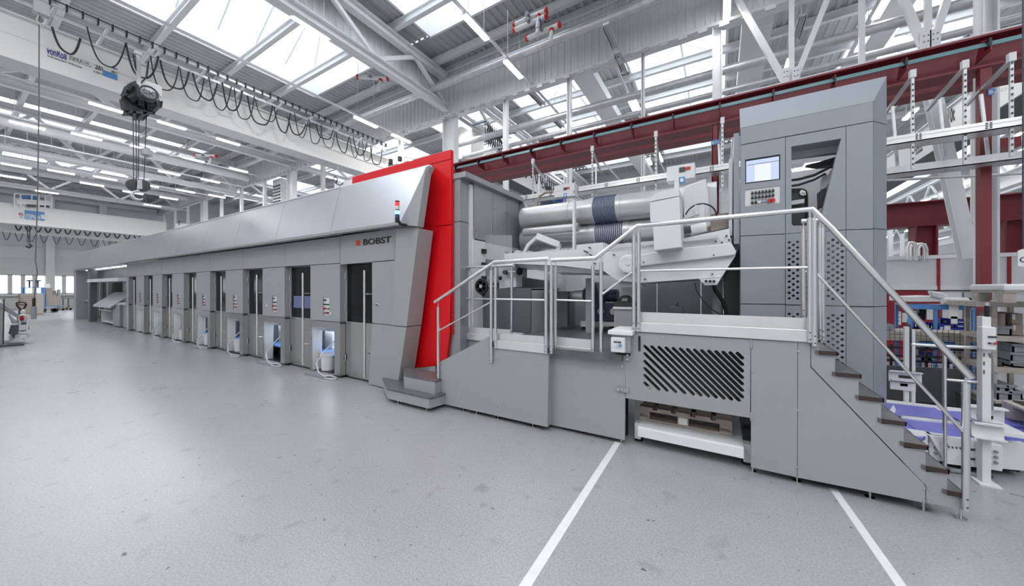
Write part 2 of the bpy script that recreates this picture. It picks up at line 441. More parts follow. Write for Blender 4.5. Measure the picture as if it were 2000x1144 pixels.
# skylights: upstand, ridge, glazing bars, panes
def skylight(a, b, y0, y1, i, bay):
    k = thing('skylight', ((a + b) / 2, (y0 + y1) / 2, ZR), 'long ridged glass skylight, %s from the left end of the %s bay' % (nth(i), bay), 'skylight', 'roof skylights')
    c = MB(); h = 0.85; t = .08
    c.box(a - t, a, y0 - t, y1 + t, ZR - .05, ZR + h).box(b, b + t, y0 - t, y1 + t, ZR - .05, ZR + h)
    c.box(a, b, y0 - t, y0, ZR - .05, ZR + h).box(a, b, y1, y1 + t, ZR - .05, ZR + h)
    c.build('upstand', 'white_steel', k)
    m = (a + b) / 2; rz = ZR + h + (b - a) * .32
    g = MB(); g.face([(a, y0, ZR + h), (m, y0 + .8, rz), (m, y1 - .8, rz), (a, y1, ZR + h)])
    g.face([(b, y0, ZR + h), (m, y0 + .8, rz), (m, y1 - .8, rz), (b, y1, ZR + h)])
    g.face([(a, y0, ZR + h), (b, y0, ZR + h), (m, y0 + .8, rz)]).face([(a, y1, ZR + h), (b, y1, ZR + h), (m, y1 - .8, rz)])
    g.build('glass_pane', 'roof_glass', k)
    r = MB(); n = int((y1 - y0) / 1.15)
    for j in range(n + 1):
        y = y0 + .05 + (y1 - y0 - .1) * j / n; ym = min(max(y, y0 + .8), y1 - .8)
        for e in (a, b): r.bar((e, y, ZR + h), (m, ym, rz), .06, .09)
    r.bar((m, y0 + .8, rz), (m, y1 - .8, rz), .1, .1)
    r.build('glazing_bars', 'white_steel', k)
for i, (a, b) in enumerate(SKY1): skylight(a, b, Y1S, Y1E, i, 'near')
for i, (a, b) in enumerate(SKY2): skylight(a, b, Y2S, Y2E, i, 'far')
for i, (a, b) in enumerate(SKY3): skylight(a, b, 30, 52, i, 'deep right'); skylight(a, b, 54.5, 76, i, 'deepest right')
# purlins, one thing each
pi = 0
for y in (2.0, 4.06, 6.2, 8.1, 10.2, 13.2, 15.3, 17.4, 19.5, 21.6, 23.7, 25.8):
    o = MB().ibeam((X0, y, ZR - .16), (X1, y, ZR - .16), .16, .28, .025).build('roof_purlin', 'white_steel')
    tag(o, 'pale steel roof purlin running along the hall, %s in depth counted from the viewer' % nth(pi), 'beam', 'roof purlins'); pi += 1
# trusses across the bays
def truss(x, y0, y1, label, step=3.6, zb=ZB + .25, zt=ZR - .5, cw=.26):
    t = thing('roof_truss', (x, y1, 0), label, 'truss', 'roof trusses')
    MB().ibeam((x, y0, zb), (x, y1, zb), cw, .3, .03).build('bottom_chord', 'white_steel', t)
    MB().ibeam((x, y0, zt), (x, y1, zt), cw, .3, .03).build('top_chord', 'white_steel', t)
    n = max(2, round((y1 - y0) / step)); st = (y1 - y0) / n
    for k in range(n):
        ya = y1 - st * k; ym = ya - st / 2; yb = ya - st
        MB().bar((x, ya, zb + .1), (x, ym, zt - .1), .11, .13).build('brace', 'white_steel', t)
        MB().bar((x, ym, zt - .1), (x, yb, zb + .1), .11, .13).build('brace', 'white_steel', t)
    return t
truss(-9.7, -12.8, YM - .2, 'big white lattice roof truss in front of the ribbed lining, nearest the camera')
truss(-22.1, -12.8, YM - .2, 'white lattice roof truss above the hanging hoist hook, second nearest')
truss(-29.2, -12.8, YM - .2, 'white lattice truss crossing the left bay in mid distance', zb=8.3)
truss(-35.6, -12.8, YM - .2, 'white lattice truss crossing the far part of the left bay')
truss(-41.3, -12.8, YM - .2, 'slender white truss just before the end wall', zb=8.6)
truss(-46.7, -12.8, YM - .2, 'white truss lying against the far end wall', zb=9.0)
truss(-22.1, YM + .3, YE - .1, 'white truss in the far bay seen behind the third wide column')
truss(-33, YM + .3, YE - .1, 'farthest white truss of the far bay behind the thin posts')
truss(-9.7, YM + .3, YE - .1, 'white truss in the far bay behind the grey column')
truss(9.5, YM + .3, 77, 'white truss over the far right aisle behind the red post', zb=8.4)
truss(15, YM + .3, 77, 'second white truss of the deep right hall counted from the tower', zb=8.2)
truss(22, YM + .3, 77, 'third white truss of the deep right hall counted from the tower', zb=8.2)
truss(31, YM + .3, 77, 'fourth white truss of the deep right hall counted from the tower', zb=8.2)
bt = MB().sheet((-10.1, -12.8, ZB + .3), (0, 1, 0), (0, 0, 1), YM + 12.6, ZR - ZB - .4, (1, 0, 0), 0.24, 0.035)
struct(bt, 'wall_cross', 'apron_grey')
# columns and posts on the middle row
def col(px, w, d, label, name='column', z1=ZB - .05):
    w = {1256: .09, 1112: .14, 988: .17, 1401: .24}.get(px, w)
    c = W(px, 300, Y=YM + .06); t = name
    m = MB().ibeam((c.x, YM + .06, 0), (c.x, YM + .06, z1), d, w, .03, up=(1, 0, 0))
    m.box(c.x - w / 2 - .02, c.x + w / 2 + .02, YM - d / 2, YM + d / 2 + .1, 0, .05)
    return tag(m.build(name, 'white_steel'), label, 'column', 'columns of the middle row')
col(1401, .24, .24, 'wide white steel column left of the grey tower, rising behind the red beam')
col(880, .62, .3, 'wide white steel column rising behind the red portal corner')
col(570, .62, .3, 'wide white column behind the canopy, just right of the louvred duct')
col(399, .6, .3, 'wide white column far left, third from the red portal')
for px, lab in ((1256, 'thin white post crossing the big far skylight, next left of the wide column'), (1112, 'thin white post between two far skylights above the red beam'),
                (988, 'thin white post beside the bunched black crane cables'), (783, 'thin white post just above the left end of the red top'),
                (700, 'thin white post behind the near crane girder'), (631, 'thin white post right of the wide column behind the canopy'),
                (517, 'thin white post left of the louvred duct'), (472, 'thin white post, second left of the louvred duct'),
                (433, 'thin white post, third left of the louvred duct'), (367, 'thin white post, first left of the far wide column'),
                (342, 'thin white post, second left of the far wide column'), (320, 'thin white post, third left of the far wide column')):
    col(px, .2, .16, lab, 'steel_post')
m = MB().box(W(523, 300, Y=YM).x, W(539, 300, Y=YM).x, YM + .3, YM + 1.2, 0, ZB - .1)
a, b = W(523, 300, Y=YM).x, W(539, 300, Y=YM).x
dk = m.build('ventilation_duct', 'galvanised'); tag(dk, 'upright grey louvred duct standing between thin white posts', 'duct')
lv = MB(); z = 3.0
while z < 8.4: lv.box(a + .1, b - .1, YM + .26, YM + .3, z, z + .1); z += .2
lv.build('louvre', 'dark_grey', dk)
# lattice girder to the right of the wide column
lg = thing('lattice_girder', (3, YM, 6.7), 'white lattice girder with bolted gusset plates above the red beam', 'girder')
YL = YM - .3
P = lambda x, y: W(x, y, Y=YL)
zb = P(1545, 160).z - .1
MB().bar((P(1412, 0).x, YL, zb), (X1 - .1, YL, zb), .2, .2).build('bottom_chord', 'white_steel', lg)
for a, b in (((1456, 26), (1532, 158)), ((1615, 0), (1553, 156)), ((1765, 0), (1803, 90)), ((1849, 0), (1821, 86))):
    p, q = P(*a), P(*b); e = p + (p - q) * .25; e.z = min(e.z, ZB + 1.8)
    MB().bar(q, e, .12, .12, up=(0, 1, 0)).build('diagonal', 'white_steel', lg)
for x in (1546, 1683, 1812, 1911):
    MB().bar((P(x, 0).x, YL, zb), (P(x, 0).x, YL, ZB + .6), .08, .1).build('vertical', 'white_steel', lg)
for x, y in ((1533, 150), (1553, 148), (1803, 82), (1821, 78)):
    c = P(x, y); g = MB().box(c.x - .075, c.x + .075, YL - .12, YL - .09, c.z - .2, c.z + .16).build('gusset_plate', 'white_steel', lg)
    bb = MB()
    for i in (-1, 1):
        for j in (-1, 1): bb.cyl((c.x + i * .03, YL - .13, c.z + j * .06), (c.x + i * .03, YL - .12, c.z + j * .06), .011, 8)
    bb.build('bolts', 'dark_grey', g)
col(1928, .2, .3, 'wide pale column at the right edge above the red beam', z1=ZB)
# ducts and pipes that run along the middle row
for y, z, r, lab in ((10.35, 9.75, .14, 'upper silver pipe running along the roof beside the ribbed lining'), (10.05, 9.45, .12, 'lower silver pipe running along the roof beside the ribbed lining')):
    tag(MB().tube([(X0 + .2, y, z), (X1 - .2, y, z)], r, 12).build('roof_pipe', 'galvanised', smooth=True), lab, 'pipe')
for y, z, r, lab in ((11.9, 8.0, .13, 'grey pipe passing behind the thin posts below the ribbed lining'), (12.25, 7.55, .09, 'thin grey pipe behind the thin posts')):
    tag(MB().tube([(-10, y, z), (X1 - .2, y, z)], r, 12).build('roof_pipe', 'galvanised', smooth=True), lab, 'pipe')
for x, z, lab in ((-27.0, 8.95, 'large grey pipe crossing the left bay above the far lamps'), (-20.2, 9.35, 'large pale pipe crossing the left bay behind the near crane'),
                  (-38.0, 9.1, 'grey pipe crossing the left bay near the end wall')):
    tag(MB().tube([(x, -12.8, z), (x, 10.6, z)], .22, 12).build('roof_pipe', 'white_steel', smooth=True), lab, 'pipe')
for x, z, w, lab in ((-4.3, 9.4, .37, 'flat pale ventilation duct slanting down behind the red beam, between far skylights'), (0.9, 8.8, .36, 'flat pale duct of the far bay just right of the wide column'),
                     (4.1, 9.2, .36, 'broad pale duct of the far bay over the grey tower')):
    tag(MB().box(x - w, x + w, 11.6, YE - .1, z, z + .35).build('flat_duct', 'apron_grey'), lab, 'duct')
for k, (x, z) in enumerate(((-6.6 - 2.4, 9.6), (-6.1 - 2.4, 9.5), (-9.4, 9.0), (10.2, 9.3), (10.8, 9.2))):
    tag(MB().tube([(x, 11.5, z), (x, YE - .1, z)], .1, 10).build('roof_pipe', 'galvanised', smooth=True),
        'thin galvanised pipe running away under the far roof, %s from the left' % nth(k), 'pipe', 'far bay pipes')
# red and blue banded valves
def valves(px, py, z, n, label, ax):
    c = W(px, py, Z=z); t = thing('pipe_manifold', c, label, 'valve'); A = Vector(ax)
    for k in range(n):
        o = Vector((0.0, 0, -.16 * k)) ; p = c + o
        MB().tube([p - A * .55, p + A * .55], .07, 12).build('pipe', 'machine_white', t, smooth=True)
        r = MB().tube([p - A * .56, p - A * .50], .09, 12).tube([p + A * .50, p + A * .56], .09, 12); r.build('collar', 'button_red', t, smooth=True)
        MB().tube([p + A * .3, p + A * .3 + V(0, -.12, -.5)], .055, 10).build('drop_pipe', 'machine_white', t, smooth=True)
        MB().tube([p + A * .3 + V(0, -.02, -.06), p + A * .3 + V(0, -.03, -.12)], .075, 10).build('collar', 'bin_blue' if k else 'button_red', t, smooth=True)
        MB().lathe(p, (0, -1, 0), [(.05, .06), (.05, .16), (.07, .17), (.07, .2)], 14).build('valve_wheel', 'plastic_grey', t)
    return t
valves(1035, 35, 9.6, 2, 'white pipe manifold with red collars under the roof at top centre', (1, 0, 0))
valves(1060, 62, 9.2, 1, 'small white pipe stub with red and blue collars below the top centre manifold', (1, 0, 0))
valves(728, 152, 9.3, 1, 'small valve group with blue and red caps left of the boarded truss', (0.8, .6, 0))
valves(402, 304, 8.9, 1, 'small distant valve group at the end of the large grey pipe', (0.8, .6, 0))
# ------------------------------------------------------------------ lamps: rows of strip lights under the roof
trk = 0
def lamp(px, py, L, z, label, lit=True, w=.17):
    p = W(px, py, Z=z)
    t = thing('strip_light', (p.x, p.y, z), label, 'lamp', 'strip lights under the roof')
    MB().box(p.x - w / 2, p.x + w / 2, p.y - L / 2, p.y + L / 2, z + .05, z + .11).build('housing', 'white_steel', t)
    if lit: lamp_light(t, p.x, p.y, z, L - .06, w - .03, 14.0 if p.x > -3 and p.y > 8 and p.y < 14 else None)
    if lit: MB().box(p.x - w / 2 + .01, p.x + w / 2 - .01, p.y - L / 2 + .02, p.y + L / 2 - .02, z, z + .05).build('diffuser', 'tube_light', t)
    else:
        for s_ in (-1, 1):
            MB().tube([(p.x + s_ * .045, p.y - L / 2 + .03, z + .02), (p.x + s_ * .045, p.y + L / 2 - .03, z + .02)], .02, 8).build('tube', 'galvanised', t)
        for s_ in (-1, 1): MB().box(p.x + s_ * .09 - .01, p.x + s_ * .09 + .01, p.y - L / 2, p.y + L / 2, z - .03, z + .06).build('reflector', 'galvanised', t)
    MB().cyl((p.x, p.y - L * .35, z + .11), (p.x, p.y - L * .35, ZR - .3), .008, 6).cyl((p.x, p.y + L * .35, z + .11), (p.x, p.y + L * .35, ZR - .3), .008, 6).build('hanger', 'galvanised', t)
    return t
LZ = 8.75
def lamp_light(t, x, y, z, L, w, P=None):
    d = bpy.data.lights.new('lamp_glow', 'AREA'); d.shape = 'RECTANGLE'; d.size = w; d.size_y = L; d.energy = P or LAMP_W; d.color = (1.0, 0.985, 0.96)
    o = bpy.data.objects.new('lamp_glow', d); SC.collection.objects.link(o); o.parent = t; o.location = Vector((x, y, z - .004)) - ROOTLOC[t.name]
LAMP_W = 42.0
rows = {
 'fixed under the boarded truss': ([(608, 57)], 8.9, True),
 'above the crane cable loops': ([(715, 240), (784, 272)], 8.3, True),
 'in the row slanting down to the wide column': ([(930, 57), (1003, 138)], LZ, True),
 'in the left bay row nearest the crane': ([(209, 212), (336, 246), (446, 278)], LZ, True),
 'in the left bay, second row beyond the crane': ([(54, 246), (170, 268), (280, 291), (378, 313), (466, 333)], LZ, True),
 'in the left bay, third row beyond the crane': ([(32, 325), (120, 337), (206, 349), (290, 363), (363, 374)], 8.0, True),
 'in the short row beside the hoist hook': ([(331, 339), (411, 354)], 8.3, True),
 'in the farthest row before the end wall': ([(24, 347), (92, 376), (260, 377), (330, 388), (298, 402), (180, 361)], 7.9, True),
 'in the far bay behind the left posts': ([(424, 384), (655, 350)], 8.0, True),
 'in the far bay above the red beam': ([(1234, 205), (1268, 317), (1420, 12), (1410, 156), (905, 245)], LZ, True),
 'in the far right bay above the red beam': ([(1543, 118), (1687, 81), (1725, 12)], LZ, True),
 'in the far right bay between the trays': ([(1778, 225), (1829, 308), (1865, 277), (1954, 197), (1972, 231), (1987, 265), (1992, 296), (1872, 330)], LZ, True),
 'left unlit with bare reflectors in the middle row': ([(1193, 75), (1049, 194), (1090, 241), (1213, 125), (1560, 60)], LZ, False),
}
for desc, (pts, z, lit) in rows.items():
    for i, (a, b) in enumerate(sorted(pts)):
        nm = '%s strip lamp, %s from the left %s' % ('lit' if lit else 'unlit', nth(i), desc) if len(pts) > 1 else 'lit strip lamp %s' % desc
        lamp(a, b, 1.05 if a > 480 else .95, z, nm, lit)
# light trunking rails (along the rows)
for k, (a, b, z, y0, y1) in enumerate(((930, 57, LZ, -2, 27), (1234, 205, LZ, 11.5, 27), (209, 212, LZ, -10, 10.6), (170, 268, LZ, -10, 10.6), (206, 349, 8.0, -10, 10.6), (715, 240, 8.3, -10, 10.6), (331, 339, 8.3, -10, 10.6),
                                 (92, 376, 7.9, -10, 10.6), (1687, 81, LZ, 11.5, 27), (1829, 308, LZ, 11.5, 27), (1954, 197, LZ, 11.5, 27))):
    x = W(a, b, Z=z).x
    tag(MB().box(x - .035, x + .035, y0, y1, z + .11, z + .17).build('lighting_rail', 'white_steel'), 'thin white lighting rail ' + ['of the row slanting down to the wide grey column', 'of the far bay row beside the thin post', 'of the left bay row nearest the crane', 'of the second left bay row beyond the crane', 'of the third left bay row beyond the crane', 'crossing above the crane cable loops', 'of the short row right of the hoist hook', 'of the farthest row before the end wall', 'of the far right bay above the tower', 'of the far right bay between tower and red post', 'of the far right bay at the right picture edge'][k], 'rail', 'lighting rails')

for x in (-24.0, -17.0, -10.5, -4.0, 2.5, 9.0):  # unseen strip lamps added to brighten the hall, stronger on the right
    for y in (-10.0, -6.0, -1.5):
        t = thing('strip_light', (x, y, 8.75), 'added unseen white strip lamp under the roof behind the viewer', 'lamp', 'added unseen strip lights behind the viewer')
        MB().box(x - .085, x + .085, y - .72, y + .72, 8.80, 8.86).build('housing', 'white_steel', t)
        MB().box(x - .075, x + .075, y - .7, y + .7, 8.75, 8.80).build('diffuser', 'tube_light', t); lamp_light(t, x, y, 8.75, 1.39, .14, 30.0 if x < -8 else 95.0)
        MB().cyl((x, y, 8.86), (x, y, ZR), .008, 6).build('hanger', 'galvanised', t)
for x in (4.5, 10.0, -3.0, -9.0, -16.0, -23.0):
    for y in (15.0, 22.0):
        t = thing('strip_light', (x, y, 9.3), 'white strip lamp in the far bay hidden behind roof ducts and beams', 'lamp', 'hidden strip lights of the far bay')
        MB().box(x - .085, x + .085, y - .72, y + .72, 9.35, 9.41).build('housing', 'white_steel', t)
        MB().box(x - .075, x + .075, y - .7, y + .7, 9.3, 9.35).build('diffuser', 'tube_light', t); lamp_light(t, x, y, 9.3, 1.39, .14)
        MB().cyl((x, y, 9.41), (x, y, ZR), .008, 6).build('hanger', 'galvanised', t)

lg0 = None; kk = 0
for x in (8.0, 12.5, 17.5, 24.0, 30.0, 37.0):
    for j in range(8):
        y = 31 + j * 5.6
        if lg0 is None:
            lg0 = thing('strip_light', (x, y, 7.8), 'small distant lit strip lamp in the deep hall at the right', 'lamp', 'distant strip lights of the deep right hall')
            MB().box(x - .12, x + .12, y - 1.1, y + 1.1, 7.85, 7.93).build('housing', 'white_steel', lg0)
            MB().box(x - .11, x + .11, y - 1.08, y + 1.08, 7.79, 7.85).build('diffuser', 'tube_light', lg0)
        else:
            c = copy_tree(lg0); c.location = (x, y, 7.8)
    tag(MB().box(x - .04, x + .04, 12, 77, 7.93, 8.0).build('lighting_rail', 'white_steel'), 'long thin white lamp rail in the deep right hall, %s from the tower' % nth(kk), 'rail', 'deep hall lighting rails'); kk += 1
for k, (x, y) in enumerate(((6.5, 30), (8.5, 45), (13.5, 45), (18, 45), (24, 45), (12, 60), (19, 60), (30, 60))):
    tag(MB().box(x - .15, x + .15, y, y + .3, 0, 8.2).build('column', 'white_steel'), 'distant white column in the deep right hall, %s counted by depth' % nth(k), 'column', 'distant columns of the deep right hall')
for k, (x, z) in enumerate(((11, 6.4), (20, 6.4), (28, 6.2))):
    tag(MB().ibeam((x, 14, z), (x, 76, z), .35, .7, .04).build('crane_runway', 'white_steel'), 'white runway beam receding into the deep right hall, %s from the tower' % nth(k), 'beam', 'deep hall runway beams')
# ================================================================== THE PRESS
XE_ = -5.757 - 1.9 * 7 - .30
YP, YD, YFA, YFB = 3.65, 3.76, 3.47, 3.66        # pillar face, door face, canopy lip, canopy top
ZC0, ZC1, ZC2 = 2.53, 2.575, 3.385               # canopy lip bottom, crease, top
PITCH, DOORL = 1.9, -5.757
e = thing('press_end_frame', (-4.4, 3.585, 0), 'grey slanted end frame of the press carrying the maker name, left of the red portal', 'machine panel')
units = []
def unit(i):
    xl = DOORL - PITCH * i; xr = xl + .95        # door opening
    pl = xl - .95                                # pillar from pl to xl
    words = ['nearest the red portal', 'second from the red portal', 'third from the red portal', 'fourth from the red portal', 'fifth from the red portal',
             'sixth from the red portal', 'seventh from the red portal', 'farthest, beside the open bay'][i]
    t = thing('press_unit', ((pl + xl) / 2, YP, 0), ('grey printing press unit with glazed steel door, %s' if i < 7 else 'narrow grey press unit without door, %s') % words, 'machine', 'printing press units')
    g = .004
    if i == 7: pl = xl - .30
    if i == 0: xr = -4.89
    # carcass behind
    hl = max(xl - PITCH, XE_) ; hr = xl
    MB().box(hl + .02, hr - .02, 4.5, 5.85, .08, 3.2).build('body', 'grey_panel_dark', t)
    # header and canopy
    MB().box(hl + g, hr - g, YP, YP + .05, 2.045, ZC0 - .012).build('header_panel', 'grey_panel', t, bevel=.004)
    c = MB(); xa, xb = hl + g, hr - g
    c.polyX([(YFA, ZC0), (YFA, ZC1), (YFB, ZC2), (YFB + .03, ZC2), (YFB + .03, ZC1 - .03), (YFA + .06, ZC0)], xa, xb)
    c.build('canopy_panel', 'silver_paint', t)
    MB().box(xa, xb, YFA - .004, YFA + .12, ZC0 - .004, ZC1 - .012).build('canopy_lip', 'grey_panel', t)
    MB().box(xa, xb, YFB - .01, 5.0, ZC2, ZC2 + .02).build('canopy_top', 'white_steel', t)
    # pillar
    w = xl - pl
    if w > .5:
        # upper leaf with a real cut-out for the switch plate
        sx0, sx1, sz0, sz1 = pl + .42, pl + .62, 1.10, 1.44
        MB().holed([(pl + g, YP, 1.0), (xl - g, YP, 1.0), (xl - g, YP, 2.035), (pl + g, YP, 2.035)],
                   [[(sx0, YP, sz0), (sx1, YP, sz0), (sx1, YP, sz1), (sx0, YP, sz1)]], (0, .05, 0)).build('pillar_panel', 'grey_panel', t)
        MB().box(xl - .04, xl - g, YP + .05, YD + .3, 1.0, 2.035).build('jamb', 'grey_panel', t)
        p = MB().box(sx0, sx1, YP + .02, YP + .04, sz0, sz1).build('switch_plate', 'plastic_white', t)
        for r_ in range(4):
            for c_ in range(4 if r_ > 1 else 2 + (r_ == 1) * 2):
                cx = sx0 + .03 + c_ * .046; cz = sz1 - .06 - r_ * .078
                m = 'button_red' if (r_ == 3 and c_ == 2) or (r_ == 2 and c_ == 0) else ('black' if r_ < 2 or c_ % 2 else 'plastic_grey')
                MB().cyl((cx, YP + .02, cz), (cx, YP - .006, cz), .02 if m == 'button_red' else .012, 10).build('switch', m, p)
        # steel foot with funnel shaped recess
        rl, rr = pl + .06, xl - .17; ft = .88
        y0 = YP
        f = MB()
        f.prism([(pl + g, y0, .04), (rl, y0, .04), (rl, y0, ft), (rr, y0, ft - .02), (rr, y0, .04), (xl - g, y0, .04), (xl - g, y0, .99), (pl + g, y0, .99)], (0, .02, 0))
        f.build('steel_front', 'steel', t)
        MB().box(xl - .03, xl - g, YP + .02, YD + .3, .04, .99).build('steel_jamb', 'steel', t)
        d = YP + .17; il, ir, it = rl + .035, rr, .78
        n = MB()
        n.prism([(rl, y0 + .01, .04), (il, d, .04), (il, d, it), (rl, y0 + .01, ft)], (-.01, .01, 0))
        n.prism([(rl, y0 + .01, ft), (il, d, it), (ir, d, it), (rr, y0 + .01, ft - .02)], (0, .01, .012))
        n.build('funnel_sheet', 'bright_sheet', t)
        cb = MB().box(pl - .75, ir + .02, y0 + .72, y0 + .74, .03, it + .06).box(ir, ir + .02, y0 + .02, y0 + .74, .03, it + .06)
        cb.box(pl - .75, pl - .73, y0 + .3, y0 + .74, .03, it + .06).box(pl - .75, ir, d, y0 + .74, it + .06, it + .08)
        cb.build('recess_lining', 'machine_white', t)
        MB().box(pl - .28, pl - .02, y0 + .45, y0 + .7, .05, it + .02).build('recess_tank', 'plastic_white', t)
        MB().box(pl - .7, ir - .05, y0 + .2, y0 + .7, .30, .33).build('recess_tray', 'frame_blue', t)
        lx = pl + .2
        MB().box(lx - .5, lx + .5, y0 + .3, y0 + .5, it + .03, it + .05).build('recess_lamp_fill', 'cabinet_light' if i < 2 else 'recess_fill', t)  # in units past the lit ones, a glow added to brighten the cavity
    else:
        MB().box(pl, xl - g, YP, YD + .3, 1.0, 2.035).build('pillar_panel', 'grey_panel', t)
        MB().box(pl, xl - g, YP, YD + .3, .04, .99).build('steel_front', 'steel', t)
    MB().cyl((xl - .02, YP + .02, .985), (xl + .05, YP + .06, .985), .022, 10).build('lock_knob', 'black', t)
    # door: it belongs to the unit whose header spans it
    t_own = t; t = units[i - 1] if i else e
    a, b = xl + g, min(xr + .02, xr + .02)
    d = MB().box(a, b, YD, YD + .05, .03, .985).build('steel_door', 'steel', t)
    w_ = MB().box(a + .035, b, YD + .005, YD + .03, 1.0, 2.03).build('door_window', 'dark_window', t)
    MB().box(a, a + .035, YD - .01, YD + .05, .985, 2.035).box(a, b, YD, YD + .05, .985, 1.002).box(a, b, YD, YD + .05, 2.028, 2.045).build('window_frame', 'grey_panel', t)
    hx = xl + .66
    h = MB().tube([(hx, YD - .09, .10), (hx, YD - .09, 1.90)], .024, 12).build('door_handle', 'rail_steel', t, smooth=True)
    for z in (.5, 1.5): MB().cyl((hx, YD - .09, z), (hx + .06, YD + .01, z), .012, 8).build('handle_bracket', 'chrome', h)
    hg = MB()
    for z in (.3, 1.2, 1.75): hg.cyl((a + .012, YD - .02, z), (a + .012, YD - .02, z + .12), .012, 8)
    hg.build('hinge', 'chrome', t)
    # inside seen through the glass: grey rollers
    r = MB()
    for z in (1.15, 1.45, 1.8): r.cyl((a + .05, YD + .35, z), (b - .02, YD + .35, z), .07, 12)
    r.build('roller', 'galvanised', t, smooth=True)
    if i == 1:
        MB().box(a + .12, b - .22, YD + .002, YD + .006, 1.20, 1.44).build('inner_screen', 'screen_blue', t)
    MB().box(xl + .01, xr - .01, YP + .12, YD + .5, 0, .035).build('plinth', 'black', t)
    t = t_own
    MB().box(pl + .01, xl - .01, YP + .06, YD + .5, 0, .04).build('plinth', 'black', t)
    return t
for i in range(8): units.append(unit(i))
XE = XE_ #DOORL - PITCH * 7 - .30                      # left end of the units
# buckets, mats, hoses at the feet
def bucket(x, y, label, r=.125, h=.33, lid=False):
    t = thing('bucket', (x, y, .04), label, 'bucket', 'plastic pails in the press recesses')
    MB().lathe((x, y, .03), (0, 0, 1), [(r * .85, 0), (r * .93, h * .8), (r * 1.03, h * .8), (r * 1.03, h * .84), (r * .95, h * .85), (r, h * .97), (r * 1.05, h * .98), (r * 1.05, h)], 28).build('pail', 'plastic_white', t, smooth=True)
    MB().lathe((x, y, .03 + h * .985), (0, 0, 1), [(r * .96, 0), (r * .96, .012)], 24).build('contents', 'paper' if lid else 'frame_blue', t)
    MB().tube(arc((x, y - .0, .03 + h * .86), r * 1.08, math.pi, 2 * math.pi, 12, (1, 0, 0), (0, -.5, -.86)), .004, 6).build('bail_handle', 'chrome', t)
    return t
bd = {0: 'white pail with blue liner in the lit recess nearest the red portal', 2: 'white pail in the press recess third from the red portal',
      3: 'white pail in the press recess fourth from the red portal', 4: 'small white pail in the press recess fifth from the red portal'}
for i, lab in bd.items():
    xl = DOORL - PITCH * i
    bucket(xl - .68, YP + .19, lab, r=.135 if i == 0 else .12, h=.36 if i == 0 else .33)
for i in range(6):
    xl = DOORL - PITCH * i; x = xl - .46; y = YP + .2
    words = ['nearest', 'second nearest', 'third nearest', 'fourth nearest', 'fifth nearest', 'sixth nearest'][i]
    P = [(x, y, .62), (x - .06, y - .1, .5), (x - .13, y - .22, .32), (x - .15, y - .34, .12), (x + .15, YP - .1, .025)]
    c = Vector((x + .32, YP - .10, .02))
    lp = []
    for k in range(17):
        a = math.pi + k * math.pi / 8; lp.append((c.x + .17 * math.cos(a), c.y + .06 * math.sin(a), .014 + .004 * k / 4))
    t = thing('hose', (x, YP, 0), 'white drain hose coiled at the foot of the press, %s to the red portal' % words, 'hose', 'white hoses at the press feet')
    MB().tube(P[:1] + [((p[0] + q[0]) / 2, (p[1] + q[1]) / 2, (p[2] + q[2]) / 2) for p, q in zip(P, P[1:])] + P[-1:] + lp, .010, 8).build('tube', 'hose_white', t, smooth=True)
    MB().cyl((x + .015, y + .02, .68), (x - .01, y - .01, .58), .02, 10).build('valve_grip', 'black', t)
for i, lab in ((0, 'flat blue grey drip mat on the floor at the nearest lit press recess'), (1, 'flat blue grey drip mat under the coiled hose, second press recess'), (3, 'flat dark mat at the fourth press recess')):
    xl = DOORL - PITCH * i
    m = MB().box(xl - .85, xl - .22, YP - .16, YP + .36, 0, .028).build('drip_mat', 'plastic_grey', bevel=.004); tag(m, lab, 'mat', 'mats at the press feet')
# small plates and labels on units
o = units[0]
p = W(645, 611.5, Y=YP)
MB().box(p.x - .02, p.x + .03, YP - .004, YP, p.z - .02, p.z + .015).build('sticker', 'paper', o)
p = W(521, 596, Y=YP); MB().box(p.x - .05, p.x + .05, YP - .004, YP, p.z - .012, p.z + .012).build('sticker', 'paper', units[1])
# ---- end unit: flush panels, name, slanted end frame
YW = 3.585
Fp = lambda pts, Y, t, name, m, par=e, **k: MB().fp(pts, Y, t).build(name, m, par, **k)
Fp([(726.5, 512.5), (770, 508.8), (769, 634.5), (727, 630.5)], YP, .12, 'side_panel', 'grey_panel')
Fp([(727, 632), (769, 635.8), (752, 757), (720, 750)], YP, .12, 'side_panel', 'grey_panel')
Fp([(665, 461), (773, 446.3), (770, 507), (665, 516.5)], YP, .05, 'header_panel', 'grey_panel')
# slanted frame: front face from the canopy down to the floor, with the pale return towards the portal
Fp([(773.5, 446.5), (817.5, 445.5), (794, 637.5), (764.5, 635)], YW, .3, 'frame_panel', 'grey_panel')
Fp([(764.3, 636.5), (793.8, 639), (776, 757), (746.5, 755)], YW, .3, 'frame_panel', 'grey_panel')
# canopy end: sheet and diagonal corner
A = W(675, 365, Y=YFB); B = W(830, 326, Y=YFB)
zt = ZC2; x0 = DOORL + .95 - .08
c = MB(); xa = DOORL + .004
tp = Vector((W(838, 323, Y=YFB).x, YFB, ZC2)); bt_ = Vector((W(782, 440, Y=YFA).x, YFA, ZC1))
c.prism([(xa, YFA, ZC1), bt_, tp, (xa, YFB, ZC2)], (0, .03, -.01)); c.build('canopy_panel', 'silver_paint', e)
MB().prism([(xa, YFA - .004, ZC0), (bt_.x - .0, YFA - .004, ZC0), (bt_.x, YFA - .004, ZC1), (xa, YFA - .004, ZC1)], (0, .1, 0)).build('canopy_lip', 'grey_panel', e)
MB().box(xa, tp.x, YFB + .0, YFB + .06, ZC2 - .01, ZC2 + .012).build('canopy_top', 'white_steel', e)
k0 = W(817.5, 443.5, Y=YW); k1 = W(773.5, 443.5, Y=YW)
